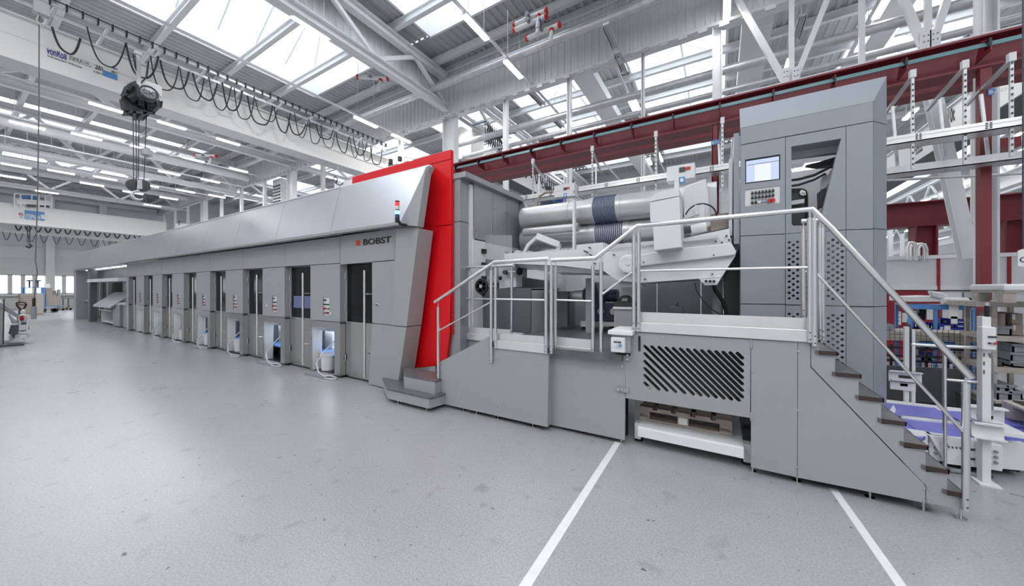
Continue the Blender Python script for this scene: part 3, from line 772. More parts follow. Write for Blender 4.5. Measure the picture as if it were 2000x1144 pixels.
MB().prism([bt_ + V(0, -.003, 0), (bt_.x, YFA - .004, ZC0 + .005), (k0.x, YW - .02, k0.z + .01), W(832, 326, Y=YW + .05), tp], (0, .12, 0)).build('corner_panel', 'grey_panel', e)
r0, r1 = W(832, 326, Y=YW + .05), W(841.5, 321.8, Y=3.93)
s0, s1 = W(817.5, 443.5, Y=YW), W(825.4, 443.0, Y=3.93)
t0, t1 = W(794, 637.5, Y=YW), W(803, 638, Y=3.93)
u0, u1 = W(776, 757, Y=YW), W(783, 757, Y=3.93)
for q in ((r0, r1, s1, s0), (s0 - V(0, 0, .01), s1 - V(0, 0, .01), t1, t0), (t0 - V(0, 0, .01), t1 - V(0, 0, .01), u1, u0)):
    MB().prism(q, (-.03, .02, 0)).build('return_panel', 'grey_panel', e)
for (a, b) in ((775, 'x'),):
    p = W(737.5, 595, Y=YP); pl_ = MB().box(p.x - .035, p.x + .03, YP - .006, YP, p.z - .02, p.z + .02).build('lock_plate', 'plastic_white', e)
    MB().cyl((p.x - .01, YP - .02, p.z), (p.x - .01, YP - .006, p.z), .012, 10).build('switch', 'black', pl_)
    MB().cyl((p.x + .018, YP - .016, p.z - .004), (p.x + .018, YP - .006, p.z - .004), .009, 10).build('switch', 'bin_blue', pl_)
# the name on the header: red square and letters
p = W(695.5, 479.5, Y=YP); q = W(703.8, 468.6, Y=YP)
MB().box(p.x, q.x, YP - .004, YP, p.z, q.z).build('logo_square', 'logo_red', e)
p = W(709.5, 478.5, Y=YP); q = W(763.5, 475.3, Y=YP)
wl_ = writing('lettering', 'BOBST', (p.x, YP - .002, p.z), (q.x - p.x, 0, 0), (0, 0, 1), .135, 'text_black', e, bold=True, sx=1.0)
bpy.context.view_layer.update()
wd = max(v.co.x for v in wl_.data.vertices) - min(v.co.x for v in wl_.data.vertices); x00 = min(v.co.x for v in wl_.data.vertices)
for v in wl_.data.vertices: v.co.x = x00 + (v.co.x - x00) * (q.x - p.x) / wd
# signal light
p = W(776, 437, Y=YFA - .12)
sl = thing('signal_tower', p, 'small stacked signal light, red and blue lit, on the canopy corner', 'signal light')
z = p.z + .02
MB().tube([(p.x + .06, YFA, p.z - .01), (p.x + .02, YFA - .08, p.z), (p.x, p.y, z + .04)], .022, 8).build('bracket', 'black', sl)
for nme, m, h in (('base', 'black', .07), ('lens', 'motor_navy', .045), ('lens', 'lamp_blue', .055), ('spacer', 'black', .012), ('lens', 'lamp_white', .05), ('lens', 'lamp_red', .055), ('cap', 'black', .02)):
    MB().cyl((p.x, p.y, z), (p.x, p.y, z + h - .002), .032, 18).build(nme, m, sl, smooth=True); z += h
# ---- red portal
YR = 3.96
rp = thing('red_portal', (-4.2, YR, 0), 'bright red portal slab standing at the end of the press', 'machine panel')
MB().fp([(688, 345.5), (880.5, 291.5), (880.5, 310.5), (840, 320.5), (687, 361.5)], YR, .05).build('top_panel', 'red_paint', rp, bevel=.008)
MB().fp([(800, 331.5), (880.5, 311.8), (880.5, 438.2), (822, 444.5), (812, 400)], YR, .05).build('upper_panel', 'red_paint', rp, bevel=.008)
MB().fp([(795, 446), (880.5, 439.8), (880, 560), (878, 652), (871, 712), (783, 722)], YR, .05).build('lower_panel', 'red_paint', rp, bevel=.008)
a = W(880.5, 560, Y=YR).x
MB().box(a + .002, a + .012, YR + .02, YR + .05, 0.9, 2.33).build('return_panel', 'red_paint', rp)
MB().box(a + .002, a + .012, YR + .02, YR + .05, 2.34, 3.2).build('return_panel', 'red_paint', rp)
MB().box(a + .002, a + .012, YR + .02, YR + .05, 3.21, W(880, 292, Y=YR).z - .01).build('return_panel', 'red_paint', rp)
# ---- open delivery section at the far left
XL = W(148, 560, Y=YP).x
dl = thing('delivery_section', ((XL + XE) / 2, YP, 0), 'open lit delivery bay at the far left end of the press', 'machine')
n = 4; st = (XE - XL) / n
for k in range(n):
    a, b = XL + st * k + .004, XL + st * (k + 1) - .004
    MB().polyX([(YFA, ZC0), (YFA, ZC1), (YFB, ZC2), (YFB + .03, ZC2), (YFB + .03, ZC1 - .03), (YFA + .06, ZC0)], a, b).build('canopy_panel', 'silver_paint', dl)
    MB().box(a, b, YFB - .01, 5.6, ZC2, ZC2 + .02).build('canopy_top', 'white_steel', dl)
MB().box(XL, XE, YFA + .1, 4.5, ZC0 - .02, ZC0).build('soffit', 'white_steel', dl)
for k in range(5):
    x = XL + 1.2 + k * 1.7; MB().box(x, x + 1.1, YFA + .35, YFA + .45, ZC0 - .045, ZC0 - .02).build('soffit_lamp', 'cabinet_light', dl)
YI = 4.45
for k in range(8):
    w8 = (XE - XL) / 8; a = XL + w8 * k
    MB().box(a + .004, a + w8 - .004, YI, YI + .05, 2.03, ZC0 - .03).build('inner_panel', 'grey_panel', dl)
MB().box(XL, XE, YI + .9, YI + 1.0, .05, ZC0).build('inner_wall', 'grey_panel', dl)
MB().box(XL - .05, XL + .55, YFA + .12, YI + 1.0, 0, ZC0).build('end_pier', 'grey_panel', dl)
x = W(171, 560, Y=YP).x; MB().box(x, x + .5, YP, YP + .22, 0, ZC0).build('pier', 'grey_panel_dark', dl)
for x, h in ((W(177, 560, Y=YI).x, 2.0), (W(192, 560, Y=YI).x, 2.0), (W(206, 560, Y=YI).x, 2.0)):
    d = MB().box(x, x + 1.2, YI, YI + .05, .05, .98).build('steel_door', 'steel', dl)
    MB().box(x + .05, x + 1.15, YI + .01, YI + .03, 1.0, 1.98).build('door_window', 'window_glass', dl)
    MB().box(x, x + .06, YI - .01, YI + .05, .98, 2.0).box(x + 1.14, x + 1.2, YI - .01, YI + .05, .98, 2.0).box(x, x + 1.2, YI - .01, YI + .05, 1.96, 2.02).build('door_frame', 'grey_panel', dl)
    MB().tube([(x + .95, YI - .09, .15), (x + .95, YI - .09, 1.9)], .02, 8).build('door_handle', 'rail_steel', dl)
MB().box(XL + 3, XE - 2, YI + .3, YI + .34, .5, 1.9).build('inner_screen', 'chute_white', dl)
MB().box(XL + .7, XL + 2, YI, YI + .05, .05, 2.0).build('inner_panel', 'grey_panel', dl)
MB().box(XL + .8, XL + 1.5, YI - .01, YI, 1.0, 1.9).build('inner_window', 'dark_window', dl)
MB().box(XL + .3, XL + 1.8, YP + .2, YI, .93, .97).build('shelf', 'galvanised', dl)
# inspection desk standing in the bay
dk_ = thing('inspection_desk', (-22.0, 3.6, 0), 'grey inspection desk with tilted table top and light hood in the delivery bay', 'desk')
x0, x1 = -24.6, -21.5
MB().polyX([(3.6, .76), (3.6, .84), (4.25, 1.42), (4.25, 1.34)], x0, x1).build('tilted_top', 'galvanised', dk_, bevel=.01)
MB().box(-22.4, -20.3, 4.27, 4.42, 1.3, 1.88).build('hood_back', 'grey_panel_dark', dk_)
MB().box(W(172, 546, Y=3.65).x, -20.35, 3.62, 4.3, 1.88, 2.02).build('light_hood', 'plastic_white', dk_)
MB().box(-21.95, -20.9, 3.75, 4.3, .03, .98).build('base', 'grey_panel', dk_)
MB().box(-24.0, -21.96, 3.75, 4.3, .1, .17).box(-24.0, -23.94, 3.75, 4.3, .05, .6).box(-24.0, -21.96, 4.26, 4.3, .1, .6).build('open_shelf', 'plastic_white', dk_)
MB().box(-24.2, -21.96, 3.7, 4.3, .62, .66).build('paper_shelf', 'plastic_white', dk_)
MB().box(-23.9, -22.0, 4.2, 4.24, .18, .6).build('shelf_back', 'black', dk_)
# control desk right of it
cd = thing('control_desk', (-20.3, 3.7, 0), 'small grey control desk with blue screen beside the tilted inspection table', 'desk')
a, b = XE - 1.35, XE - .06
MB().box(a + .1, b, 3.8, 4.4, .03, .95).build('base', 'grey_panel', cd)
MB().box(a, b, 3.65, 4.4, .95, .99).build('desk_top', 'galvanised', cd)
MB().box(a + .05, a + .8, 3.7, 4.0, .99, 1.02).build('keyboard', 'plastic_white', cd)
s_ = MB().box(a + .35, b - .15, 4.12, 4.17, 1.45, 2.0).build('monitor', 'dark_grey', cd); MB().box(a + .39, b - .19, 4.115, 4.12, 1.49, 1.96).build('display', 'screen_blue', s_)
s_ = MB().box(a, a + .75, 4.0, 4.05, 1.15, 1.55).build('monitor', 'dark_grey', cd); MB().box(a + .04, a + .71, 3.995, 4.0, 1.19, 1.51).build('display', 'screen_on', s_)
MB().box(a + .2, a + .26, 4.05, 4.15, .99, 1.3).box(b - .6, b - .5, 4.15, 4.3, .99, 1.6).build('monitor_stand', 'dark_grey', cd)
MB().box(-4.3, -3.25, YW + .12, 4.6, 0, .08).build('plinth', 'black', e)  # black block put in for the shade under the end frame
# ---- rear housing: grey hood on the far side of the portal
XH = -3.33
hs = thing('rear_hood', (XH, 4.9, 0), 'large grey sheet metal hood behind the red portal', 'machine housing')
zt = 3.33; ZL = 2.36
MB().box(XH - .5, XH, 4.02, 4.28, .2, 2.6).build('screw_panel', 'hood_grey', hs)
MB().box(XH - .5, XH, 4.02, 4.28, 2.61, zt).build('screw_panel', 'hood_grey', hs)
sc = MB()
for z in (1.3, 1.9, 2.1, 2.45, 2.75, 3.2):
    for y in (4.05, 4.24): sc.cyl((XH, y, z), (XH + .008, y, z), .009, 8)
sc.build('screws', 'chrome', hs)
MB().box(XH, XH + .03, 4.22, 4.30, 1.0, zt - .12).build('flange', 'machine_white', hs)
for k, (y0, y1) in enumerate(((4.31, 4.83), (4.84, 5.27), (5.28, 5.72))):
    MB().polyX([(y0, ZL), (y1, ZL), (y1, zt - .06), (y0, zt - .06)], XH - .04, XH + .04).build('side_panel', 'hood_grey', hs)
    s2 = MB()
    for z in (2.5, 2.95):
        s2.cyl((XH + .04, y0 + .04, z), (XH + .048, y0 + .04, z), .01, 8).cyl((XH + .04, y1 - .04, z), (XH + .048, y1 - .04, z), .01, 8)
    s2.build('screws', 'chrome', hs)
MB().polyX([(4.0, zt - .08), (5.76, zt - .08), (5.76, zt), (4.0, zt)], XH - 1.5, XH + .12).build('roof_edge', 'hood_grey', hs)
# end hood where the ducts enter
MB().fp([(1009, 394), (1020, 392), (1028, 397), (1032, 410), (1034, 478), (1013, 483)], 5.75, .9).build('duct_box', 'hood_grey', hs, bevel=.04)
MB().box(XH - 1, XH + .05, 5.74, 6.6, 2.0, zt - .1).build('rear_panel', 'hood_grey', hs)
# machine frame under the hood
fr = thing('machine_stand', (XH, 4.8, 0), 'white machine side frame with black latches under the grey hood', 'machine')
MB().box(XH + .0, XH + .04, 4.28, 4.62, .9, ZL + .02).build('side_plate', 'machine_white', fr, bevel=.004)
l = MB()
for z in (2.2, 1.98, 1.76, 1.52): l.box(XH + .04, XH + .075, 4.50, 4.60, z - .035, z + .035)
l.build('latch', 'black', fr)
MB().box(XH, XH + .03, 4.62, 6.3, 2.08, ZL + .0).build('cross_plate', 'machine_white', fr)
MB().box(XH + .03, XH + .05, 5.25, 5.33, 2.16, 2.26).box(XH + .03, XH + .05, 5.48, 5.5, 2.12, 2.28).build('switch', 'dark_grey', fr)
MB().box(XH - 1.2, XH - .1, 4.62, 6.3, .9, 2.08).build('dark_interior', 'grey_panel_dark', fr)
for k, z in enumerate((1.25, 1.5, 1.75)):
    MB().cyl((XH - .02, 4.62, z), (XH - .02, 6.2, z), .06, 14).build('roller', 'galvanised', fr, smooth=True)
hw = thing('hand_wheel', (XH + .25, 4.6, 1.5), 'black hand wheel low on the white frame beside the red portal', 'hand wheel')
c = W(941, 559, Y=4.2)
MB().lathe(c, (0, -1, 0), [(.115, -.015), (.125, 0), (.115, .02), (.085, .02), (.085, -.015)], 28).build('rim', 'black', hw, smooth=True)
for k in range(5):
    a = k * 2 * math.pi / 5; MB().bar(c, c + V(math.cos(a) * .09, 0, math.sin(a) * .09), .022, .02, up=(0, 1, 0)).build('spoke', 'black', hw)
MB().cyl(c + V(0, .04, 0), c + V(0, -.03, 0), .028, 16).build('hub', 'chrome', hw)
MB().cyl(c + V(0, .0, 0), (c.x, 4.6, c.z), .018, 8).build('shaft', 'galvanised', hw)
cg = MB().fpx([(905, 452), (940, 447), (1000, 459), (1002, 470)], XH + .12, .004)
# clear guard sheets in front of the opening
g = MB().fp([(922, 459), (1000, 459), (1000, 500), (960, 556), (922, 556)], 4.62, .005).build('clear_guard', 'clear_guard'); tag(g, 'clear plastic guard sheet in front of the dark rollers right of the red portal', 'guard')
# ================================================================== FEEDER END: platform, rails, stairs, feeder, tower
YF, YG, YBk = 3.60, 3.48, 4.20
pf = thing('front_platform', (-2.2, YG, 0), 'lower grey access platform with plain side panel right of the red portal', 'platform')
Z0 = .055
a0, a1 = W(861, 780, Y=YG).x, W(1069, 800, Y=YG).x
pts = [W(860.6, 787.4, Y=YG), W(1069, 834, Y=YG), W(1071.5, 690.5, Y=YG), W(957, 678, Y=YG), W(957, 656.5, Y=YG), W(857, 707.7, Y=YG)]
MB().prism(pts, (0, .03, 0)).build('side_panel', 'grey_panel', pf)
s = MB()
for x, y in ((899, 776), (972, 794), (1058, 812), (973, 702), (1058, 714), (865, 727)):
    p = W(x, y, Y=YG); s.cyl((p.x, YG - .006, p.z), (p.x, YG, p.z), .009, 8)
s.build('screws', 'chrome', pf)
x1 = a1
MB().box(x1 - .03, x1, YG + .03, YF, Z0, .88).build('end_panel', 'grey_panel', pf)
MB().box(a0, a0 + .03, YG + .03, YBk, Z0 + .05, .6).build('end_panel', 'grey_panel', pf)
xf = W(950, 560, Y=YG).x; xr = W(1218, 700, Y=YF).x
MB().box(xf, xr, YG + .04, 5.9, .86, .93).build('floor_plate', 'tread_top', pf)
MB().box(xf - 1.0, xf + .6, YBk + .01, YBk + .04, Z0, .8).build('back_panel', 'grey_panel', pf)
for k, (x, z) in enumerate(((a0 + .35, .55), (a0 + .6, .74))):
    MB().box(x - .02, x + .3, YG + .04, YBk, z, z + .03).build('inner_step', 'tread_top', pf)
ft = MB()
for x in (905, 930, 972, 1040): 
    p = W(x, 700, Y=YG + .05); ft.cyl((p.x, YG + .06, 0), (p.x, YG + .06, .07), .008, 8).cyl((p.x, YG + .06, 0), (p.x, YG + .06, .008), .03, 12)
ft.build('levelling_feet', 'chrome', pf)
MB().box(a0 + .05, a1 - .04, YG + .22, YG + .25, 0, .5).build('gap_shade_sheet', 'black', pf)  # black sheet standing in for the shade in the floor gap
mp = thing('middle_platform', (-1.1, YF, 0), 'grey platform side with hinged latch, left of the slotted grille panel', 'platform')
MB().fp([(1076.5, 829.5), (1220, 859.5), (1221.5, 702), (1180, 699), (1077, 690)], YF, .03).build('side_panel', 'grey_panel', mp)
MB().fp([(1160, 687), (1231, 695), (1231, 706), (1180, 703), (1160, 700)], YF - .012, .012).build('top_bracket', 'grey_panel', mp)
s = MB()
for x, y in ((1206, 695), (1215, 696), (1226, 693), (1226, 701), (1215, 714)): p = W(x, y, Y=YF - .012); s.cyl((p.x, YF - .02, p.z), (p.x, YF - .01, p.z), .009, 8)
s.build('screws', 'chrome', mp)
p = W(1205, 758, Y=YF); q = W(1229, 758, Y=YF)
lt = MB().box(p.x, q.x, YF - .02, YF - .012, p.z - .025, p.z + .02).build('latch', 'grey_panel', mp)
MB().cyl((p.x + .02, YF - .035, p.z), (p.x + .02, YF - .02, p.z), .018, 14).cyl((p.x + .055, YF - .03, p.z), (p.x + .055, YF - .02, p.z), .011, 12).build('latch_knob', 'chrome', lt)
MB().cyl((W(1211, 860, Y=YF).x, YF + .05, 0), (W(1211, 860, Y=YF).x, YF + .05, .07), .008, 8).build('levelling_feet', 'chrome', mp)
MB().box(W(1078, 800, Y=YF).x, W(1215, 800, Y=YF).x, YF + .25, YF + .28, 0, .6).build('gap_shade_sheet', 'black', mp)  # black sheet set back to paint the gap below the panel as shade
# upper platform
up = thing('upper_platform', (.5, YF, 0), 'upper grey platform with diagonal slotted grille over the pallet lift', 'platform')
outl = [(1233, 648), (1466, 663), (1465, 816), (1221.5, 777), (1221.5, 703), (1231, 703)]
q = lambda x, y: (1200 + x / 2.7236, 600 + y / 2.7236)
holes = []
def slot(a, b, r, Y):
    """rounded slot between two points of the plate"""
    A = W(*a, Y=Y); B = W(*b, Y=Y); d = (B - A).normalized(); n = Vector((-d.z, 0, d.x)); o = []
    for k in range(5):
        t = math.pi / 2 + math.pi * k / 4; o.append(A + d * r * math.cos(t) + n * r * math.sin(t))
    for k in range(5):
        t = -math.pi / 2 + math.pi * k / 4; o.append(B + d * r * math.cos(t) + n * r * math.sin(t))
    return o
xmin, xmax = 161, 680
top = lambda x: 207 + (x - 160) * .077
bot = lambda x: 428 + (x - 180) * .137
sl = 0.985
starts = [(161, y) for y in (402, 362, 325, 287, 246)] + [(161 + 38 * k, top(161 + 38 * k)) for k in range(14)]
for x, y in starts:
    # run down-right until bottom line or right edge
    xe = x
    while xe < xmax and y + (xe - x) * sl < bot(xe): xe += 1
    ye = y + (xe - x) * sl
    holes.append(slot(q(x, y), q(xe, ye), .0155, YF))
holes.append(slot(q(133, 158), q(133, 230), .0125, YF))
MB().holed([W(*p, Y=YF) for p in outl], holes, (0, .022, 0)).build('slotted_panel', 'grey_panel', up)
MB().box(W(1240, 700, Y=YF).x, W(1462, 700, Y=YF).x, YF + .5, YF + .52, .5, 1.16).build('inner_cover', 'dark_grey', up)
MB().fp([(1467, 663), (1557.5, 667.5), (1556.8, 932), (1466.8, 912)], YF, .025).build('side_panel', 'grey_panel', up)
MB().fp([(1558.6, 667.5), (1583, 669), (1583, 717), (1807.3, 949), (1807.3, 982), (1557.8, 932.2)], YF, .025).build('side_panel', 'grey_panel', up)
s = MB()
for x, y in ((733, 215), (740, 215), (735, 340), (733, 463), (744, 516), (742, 802), (972, 232), (983, 232), (971, 548), (982, 548), (971, 848), (982, 848), (1647, 960), (1647, 1025), (1671, 962), (1671, 1028), (258, 157)):
    p = W(*q(x, y), Y=YF); s.cyl((p.x, YF - .005, p.z), (p.x, YF, p.z), .008, 8)
s.build('screws', 'chrome', up)
h_ = MB().fp([q(722, 170), q(731, 171), q(731, 215), q(722, 214)], YF - .01, .01).fp([q(722, 560), q(739, 560), q(739, 604), q(722, 603)], YF - .01, .01).build('hinge', 'grey_panel', up)
xa, xb = W(1236, 660, Y=YF).x, W(1583, 660, Y=YF).x
MB().box(xa, xb, YF + .02, 4.5, 1.14, 1.19).build('floor_plate', 'tread_top', up)
MB().box(xa - .02, xa, YF + .03, 4.5, .93, 1.19).build('step_riser', 'grey_panel', up)
ft = MB()
for x in (1470, 1557, 1700, 1805, 1878):
    p = W(x, 700, Y=YF + .05); ft.cyl((p.x, YF + .06, 0), (p.x, YF + .06, .08), .008, 8).cyl((p.x, YF + .06, 0), (p.x, YF + .06, .008), .03, 12)
ft.build('levelling_feet', 'chrome', up)
MB().box(W(1470, 800, Y=YF).x, W(1800, 900, Y=YF).x, YF + .3, YF + .33, 0, .5).build('gap_shade_sheet', 'black', up)  # black sheet in place of the shade under the side panels
# toe boards (stainless), one per run, parts of the platforms
def toe(pts_top, pts_fold, pts_bot, Y, par, m='bright_sheet'):
    a, b = pts_top; c, d = pts_fold; e_, f = pts_bot
    MB().fp([c, d, f, e_], Y - .015, .02).build('toe_board', m, par, bevel=.003)
    MB().fp([a, b, d, c], Y + .02, .006).build('toe_board', m, par)
toe(((1249.6, 609), (1580, 621)), ((1249.6, 629.5), (1580, 644.5)), ((1236, 647), (1582, 668.5)), YF, up)
toe(((971, 650.5), (1062, 656.3)), ((968, 664), (1063, 672.3)), ((967, 679.8), (1062.5, 690.3)), YG, pf)
toe(((1082, 657), (1155, 663.5)), ((1082, 674), (1156, 681)), ((1079, 690), (1157, 697)), YF, mp)
toe(((889, 636.5), (997, 643.5)), ((888, 649), (996, 657.5)), ((887, 660.5), (996, 671)), YBk, pf)
# ---- stairs
st = thing('staircase', (1.8, YF, 0), 'grey metal stair with dark nosed treads at the right end of the platform', 'stairs')
YS2 = 4.42
prof = [(1584, 671.5), (1600, 673), (1600, 689), (1631, 692), (1631, 734), (1677, 737), (1677, 781), (1721, 784), (1721, 827), (1765, 830), (1765, 874), (1808, 878), (1808, 920.5),
        (1850, 924), (1850, 967), (1883, 971), (1883, 995), (1809, 981.5), (1809, 948), (1584.5, 716)]
def noz(pts): return [W(a, b, Y=YF) for a, b in pts]
MB().prism(noz([prof[0]] + prof[1:]), (0, .025, 0)).build('stringer', 'grey_panel', st)
MB().prism([V(p.x, YS2 - .03, p.z) for p in noz(prof)], (0, .025, 0)).build('stringer', 'grey_panel', st)
nx = [1633.6, 1679.9, 1723.9, 1767.6, 1810.2, 1850.6, 1884]; ny = [685.5, 729.5, 776, 822, 868.5, 915, 962]
lx = [1599, 1632.5, 1678.4, 1722.5, 1766.5, 1808.8, 1850]
for i in range(7):
    p = W(nx[i], ny[i] + 1.5, Y=YF - .01); l_ = W(lx[i], ny[i], Y=YF - .01)
    t_ = MB().box(l_.x - .02, p.x, YF - .01, YS2, p.z - .028, p.z).build('tread', 'tread_top', st)
    MB().box(l_.x, p.x + .006, YF - .016, YF - .01, p.z - .03, p.z + .001).box(p.x, p.x + .006, YF - .016, YS2, p.z - .03, p.z + .001).build('nosing', 'tread_nose', t_)
    if i < 6:
        n_ = W(nx[i + 1], ny[i + 1] + 1.5, Y=YF - .01); MB().box(p.x - .02, p.x - .012, YF + .025, YS2 - .03, n_.z - .01, p.z - .03).build('riser', 'grey_panel', st)
# ---- guard rails
def rail(name, label, runs, posts, mids, Y, top_r=.0215, mid_r=.011):
    t = thing(name, (W(*posts[0][:2], Y=Y).x, Y, 0), label, 'railing')
    for r_ in runs:
        MB().tube([W(a, b, Y=Y - .02) for a, b in r_], top_r, 14).build('handrail', 'rail_steel', t, smooth=True)
    for x, yt, yb in posts:
        a, b = W(x, yt, Y=Y - .02), W(x, yb, Y=Y - .02)
        MB().tube([a, V(a.x, a.y, a.z - .07)], .006, 8).build('post_pin', 'rail_steel', t, smooth=True)
        o = MB().tube([V(a.x, a.y, a.z - .06), V(a.x, b.y, b.z)], .0195, 14).build('post', 'rail_steel', t, smooth=True)
        c_ = MB()
        for dz in (.025, .08): c_.cyl((a.x, a.y - .02, b.z + dz), (a.x, a.y - .014, b.z + dz), .006, 8)
        c_.build('bolt', 'dark_grey', o)
    for m_ in mids: MB().tube([W(a, b, Y=Y - .02) for a, b in m_], mid_r, 10).build('middle_rail', 'rail_steel', t, smooth=True)
    return t
rail('guard_rail', 'stainless guard rail rising beside the first steps and along the lower platform', [[(849, 590), (966.7, 511), (1072, 505.5)]],
     [(856, 591, 738), (959.5, 518, 707), (968, 513, 679), (1066.5, 508, 690), (1077, 507, 690)], [[(858, 645), (958, 590)], [(968, 584), (1065, 586)]], YG)
rail('guard_rail', 'stainless guard rail stepping up from the lower to the upper platform', [[(1078, 508), (1163.5, 504), (1244.6, 440.8), (1300, 436), (1586, 408.3), (1620, 441), (1897, 738)]],
     [(1085, 510, 690), (1158, 507, 696), (1174, 500, 698.5), (1238, 448, 646.5), (1247.5, 443, 646.5), (1581.5, 411, 668.5), (1591, 416, 675.5), (1886.5, 731, 996)],
     [[(1084, 585.5), (1157, 588)], [(1176, 574.5), (1236, 530.5)], [(1249, 528.8), (1580, 522)], [(1594, 533), (1690, 636), (1885, 846)]], YF)
rail('guard_rail', 'short stainless guard rail at the back of the lower platform, next to the red portal', [[(885, 523.5), (1003, 517.5)]], [(889.5, 525, 660), (999.5, 519, 650)], [[(890, 582.5), (999, 584.5)]], YBk)
rail('guard_rail', 'short stainless guard rail across the back of the platform at the stair head', [[(1565, 432), (1612, 428)]], [(1569, 434, 622), (1601.5, 432, 661), (1607, 432, 663)], [[(1570, 530), (1592, 530)]], 4.3)
rl = thing('guard_rail', (2.9, 4.5, 0), 'thin stainless guard rail on the far side of the stair', 'railing')
MB().tube([W(1780, 672, Y=4.46), W(1846, 676, Y=4.46), W(1921, 679, Y=4.46)], .013, 10).build('handrail', 'rail_steel', rl, smooth=True)
MB().tube([W(1848, 741, Y=4.46), W(1921, 747, Y=4.46)], .011, 10).build('middle_rail', 'rail_steel', rl, smooth=True)
p = W(1845, 676, Y=4.46); MB().tube([p, (p.x, p.y, .02)], .013, 10).build('post', 'rail_steel', rl, smooth=True)
p = W(1918, 676, Y=4.46); MB().tube([p, (p.x, p.y, .02)], .013, 10).build('post', 'rail_steel', rl, smooth=True)
# ---- two low steps in front
sp = thing('entry_steps', (-3.8, 3.3, 0), 'two low grey steps with dark tops in front of the red portal', 'steps')
l1 = [(-3.98, 3.22), (-3.17, 3.22), (-3.13, 3.40), (-3.13, 3.74), (-4.36, 3.74), (-4.5, 3.55)]
l2 = [(-3.80, 3.36), (-3.20, 3.36), (-3.20, 3.72), (-4.12, 3.72), (-4.16, 3.66)]
ins = lambda P, d: [((x + 3.7) * (1 - d) - 3.7, (y - 3.5) * (1 - d) + 3.5) for x, y in P]
b_ = MB().polyZ(ins(l1, .03), .055, .18).build('lower_box', 'grey_panel', sp); MB().polyZ(l1, .18, .20).build('lower_tread', 'tread_top', sp)
MB().polyZ(ins(l2, .03), .20, .36).build('upper_box', 'grey_panel', sp); MB().polyZ(l2, .36, .38).build('upper_tread', 'tread_top', sp)
ft = MB()
for x, y in ((-4.2, 3.5), (-3.85, 3.3), (-3.3, 3.3), (-3.25, 3.6)): ft.cyl((x, y, 0), (x, y, .06), .008, 8).cyl((x, y, 0), (x, y, .008), .028, 12)
ft.build('levelling_feet', 'chrome', sp)
s = MB()
for x, y, z in ((-4.4, 3.6, .2), (-4.0, 3.28, .2), (-3.25, 3.26, .2), (-3.45, 3.3, .2), (-4.0, 3.66, .38), (-3.78, 3.4, .38)): s.cyl((x, y, z), (x, y, z + .003), .014, 10)
s.build('screws', 'chrome', sp)
# ---- pallet lift and pallet under the grille
zl = W(1243, 844, Y=3.75)
lf = thing('lift_table', (.0, 4.1, 0), 'white sloping lift plate under the wooden pallet', 'lift table')
A, B, C_, D = W(1246, 846, Y=3.66), W(1453, 882, Y=3.66), W(1443, 840, Y=4.3), W(1252, 812, Y=4.3)
za = .30
xA, xB = A.x, B.x
MB().polyX([(3.64, .10), (3.64, .19), (3.66, .198), (4.9, .198), (4.9, .14)], xA, xB).build('plate', 'white_steel', lf, bevel=.004)
for x in (xA - .02, xB + .03):
    MB().box(x - .03, x + .03, 3.75, 3.85, .03, .19).build('leg', 'machine_white', lf); MB().lathe((x, 3.8, 0), (0, 0, 1), [(.045, 0), (.045, .02), (.015, .03), (.015, .06)], 14).build('foot', 'black', lf)
ps = thing('guide_post', (xA, 4.0, 0), 'white upright guide of the pallet lift left of the pallet', 'column')
MB().box(xA - .09, xA + .0, 3.95, 4.05, .0, 1.12).build('guide', 'machine_white', ps)
def epal(x0, y0, z0, label, dx=.8, dy=1.2, m='wood', par=None, marks=True, group=None):
    t = thing('euro_pallet', (x0 + dx / 2, y0, z0), label, 'pallet', group)
    for k in range(3):
        x = x0 + k * (dx - .1) / 2; yy = y0 + k * (dy - .145) / 2
        MB().box(x0, x0 + dx, yy, yy + .145, z0, z0 + .022).build('bottom_board', m, t)
        for j in range(3):
            yy = y0 + j * (dy - .145) / 2; MB().box(x, x + .1, yy, yy + .145, z0 + .022, z0 + .10).build('block', m, t)
    for j in range(3):
        yy = y0 + j * (dy - .145) / 2; MB().box(x0, x0 + dx, yy, yy + .145, z0 + .10, z0 + .122).build('stringer_board', m, t)
    for k in range(5):
        x = x0 + k * (dx - .13) / 4; MB().box(x, x + .13, y0, y0 + dy, z0 + .122, z0 + .144).build('top_board', m, t)
    return t
px0 = W(1249, 800, Y=3.85).x; px1 = W(1430, 830, Y=3.85).x
pw = px1 - px0
pl = epal(px0, 3.85, .2, 'worn wooden pallet with stamped blocks under the slotted grille', dx=pw, dy=1.1)
writing('stamp', 'EPAL', (px0 + .008, 3.847, .24), (1, 0, 0), (0, 0, 1), .04, 'text_black', pl, depth=.001)
writing('stamp', 'EPAL', (px0 + pw - .095, 3.847, .24), (1, 0, 0), (0, 0, 1), .04, 'text_black', pl, depth=.001)
o = MB().box(px0 + pw / 2 - .04, px0 + pw / 2 + .04, 3.846, 3.85, .228, .292).build('stamp_plate', 'paper', pl)
MB().box(px0 - .1, px1 + .3, 5.3, 5.35, 0, 1.1).build('lift_back', 'dark_grey', lf)
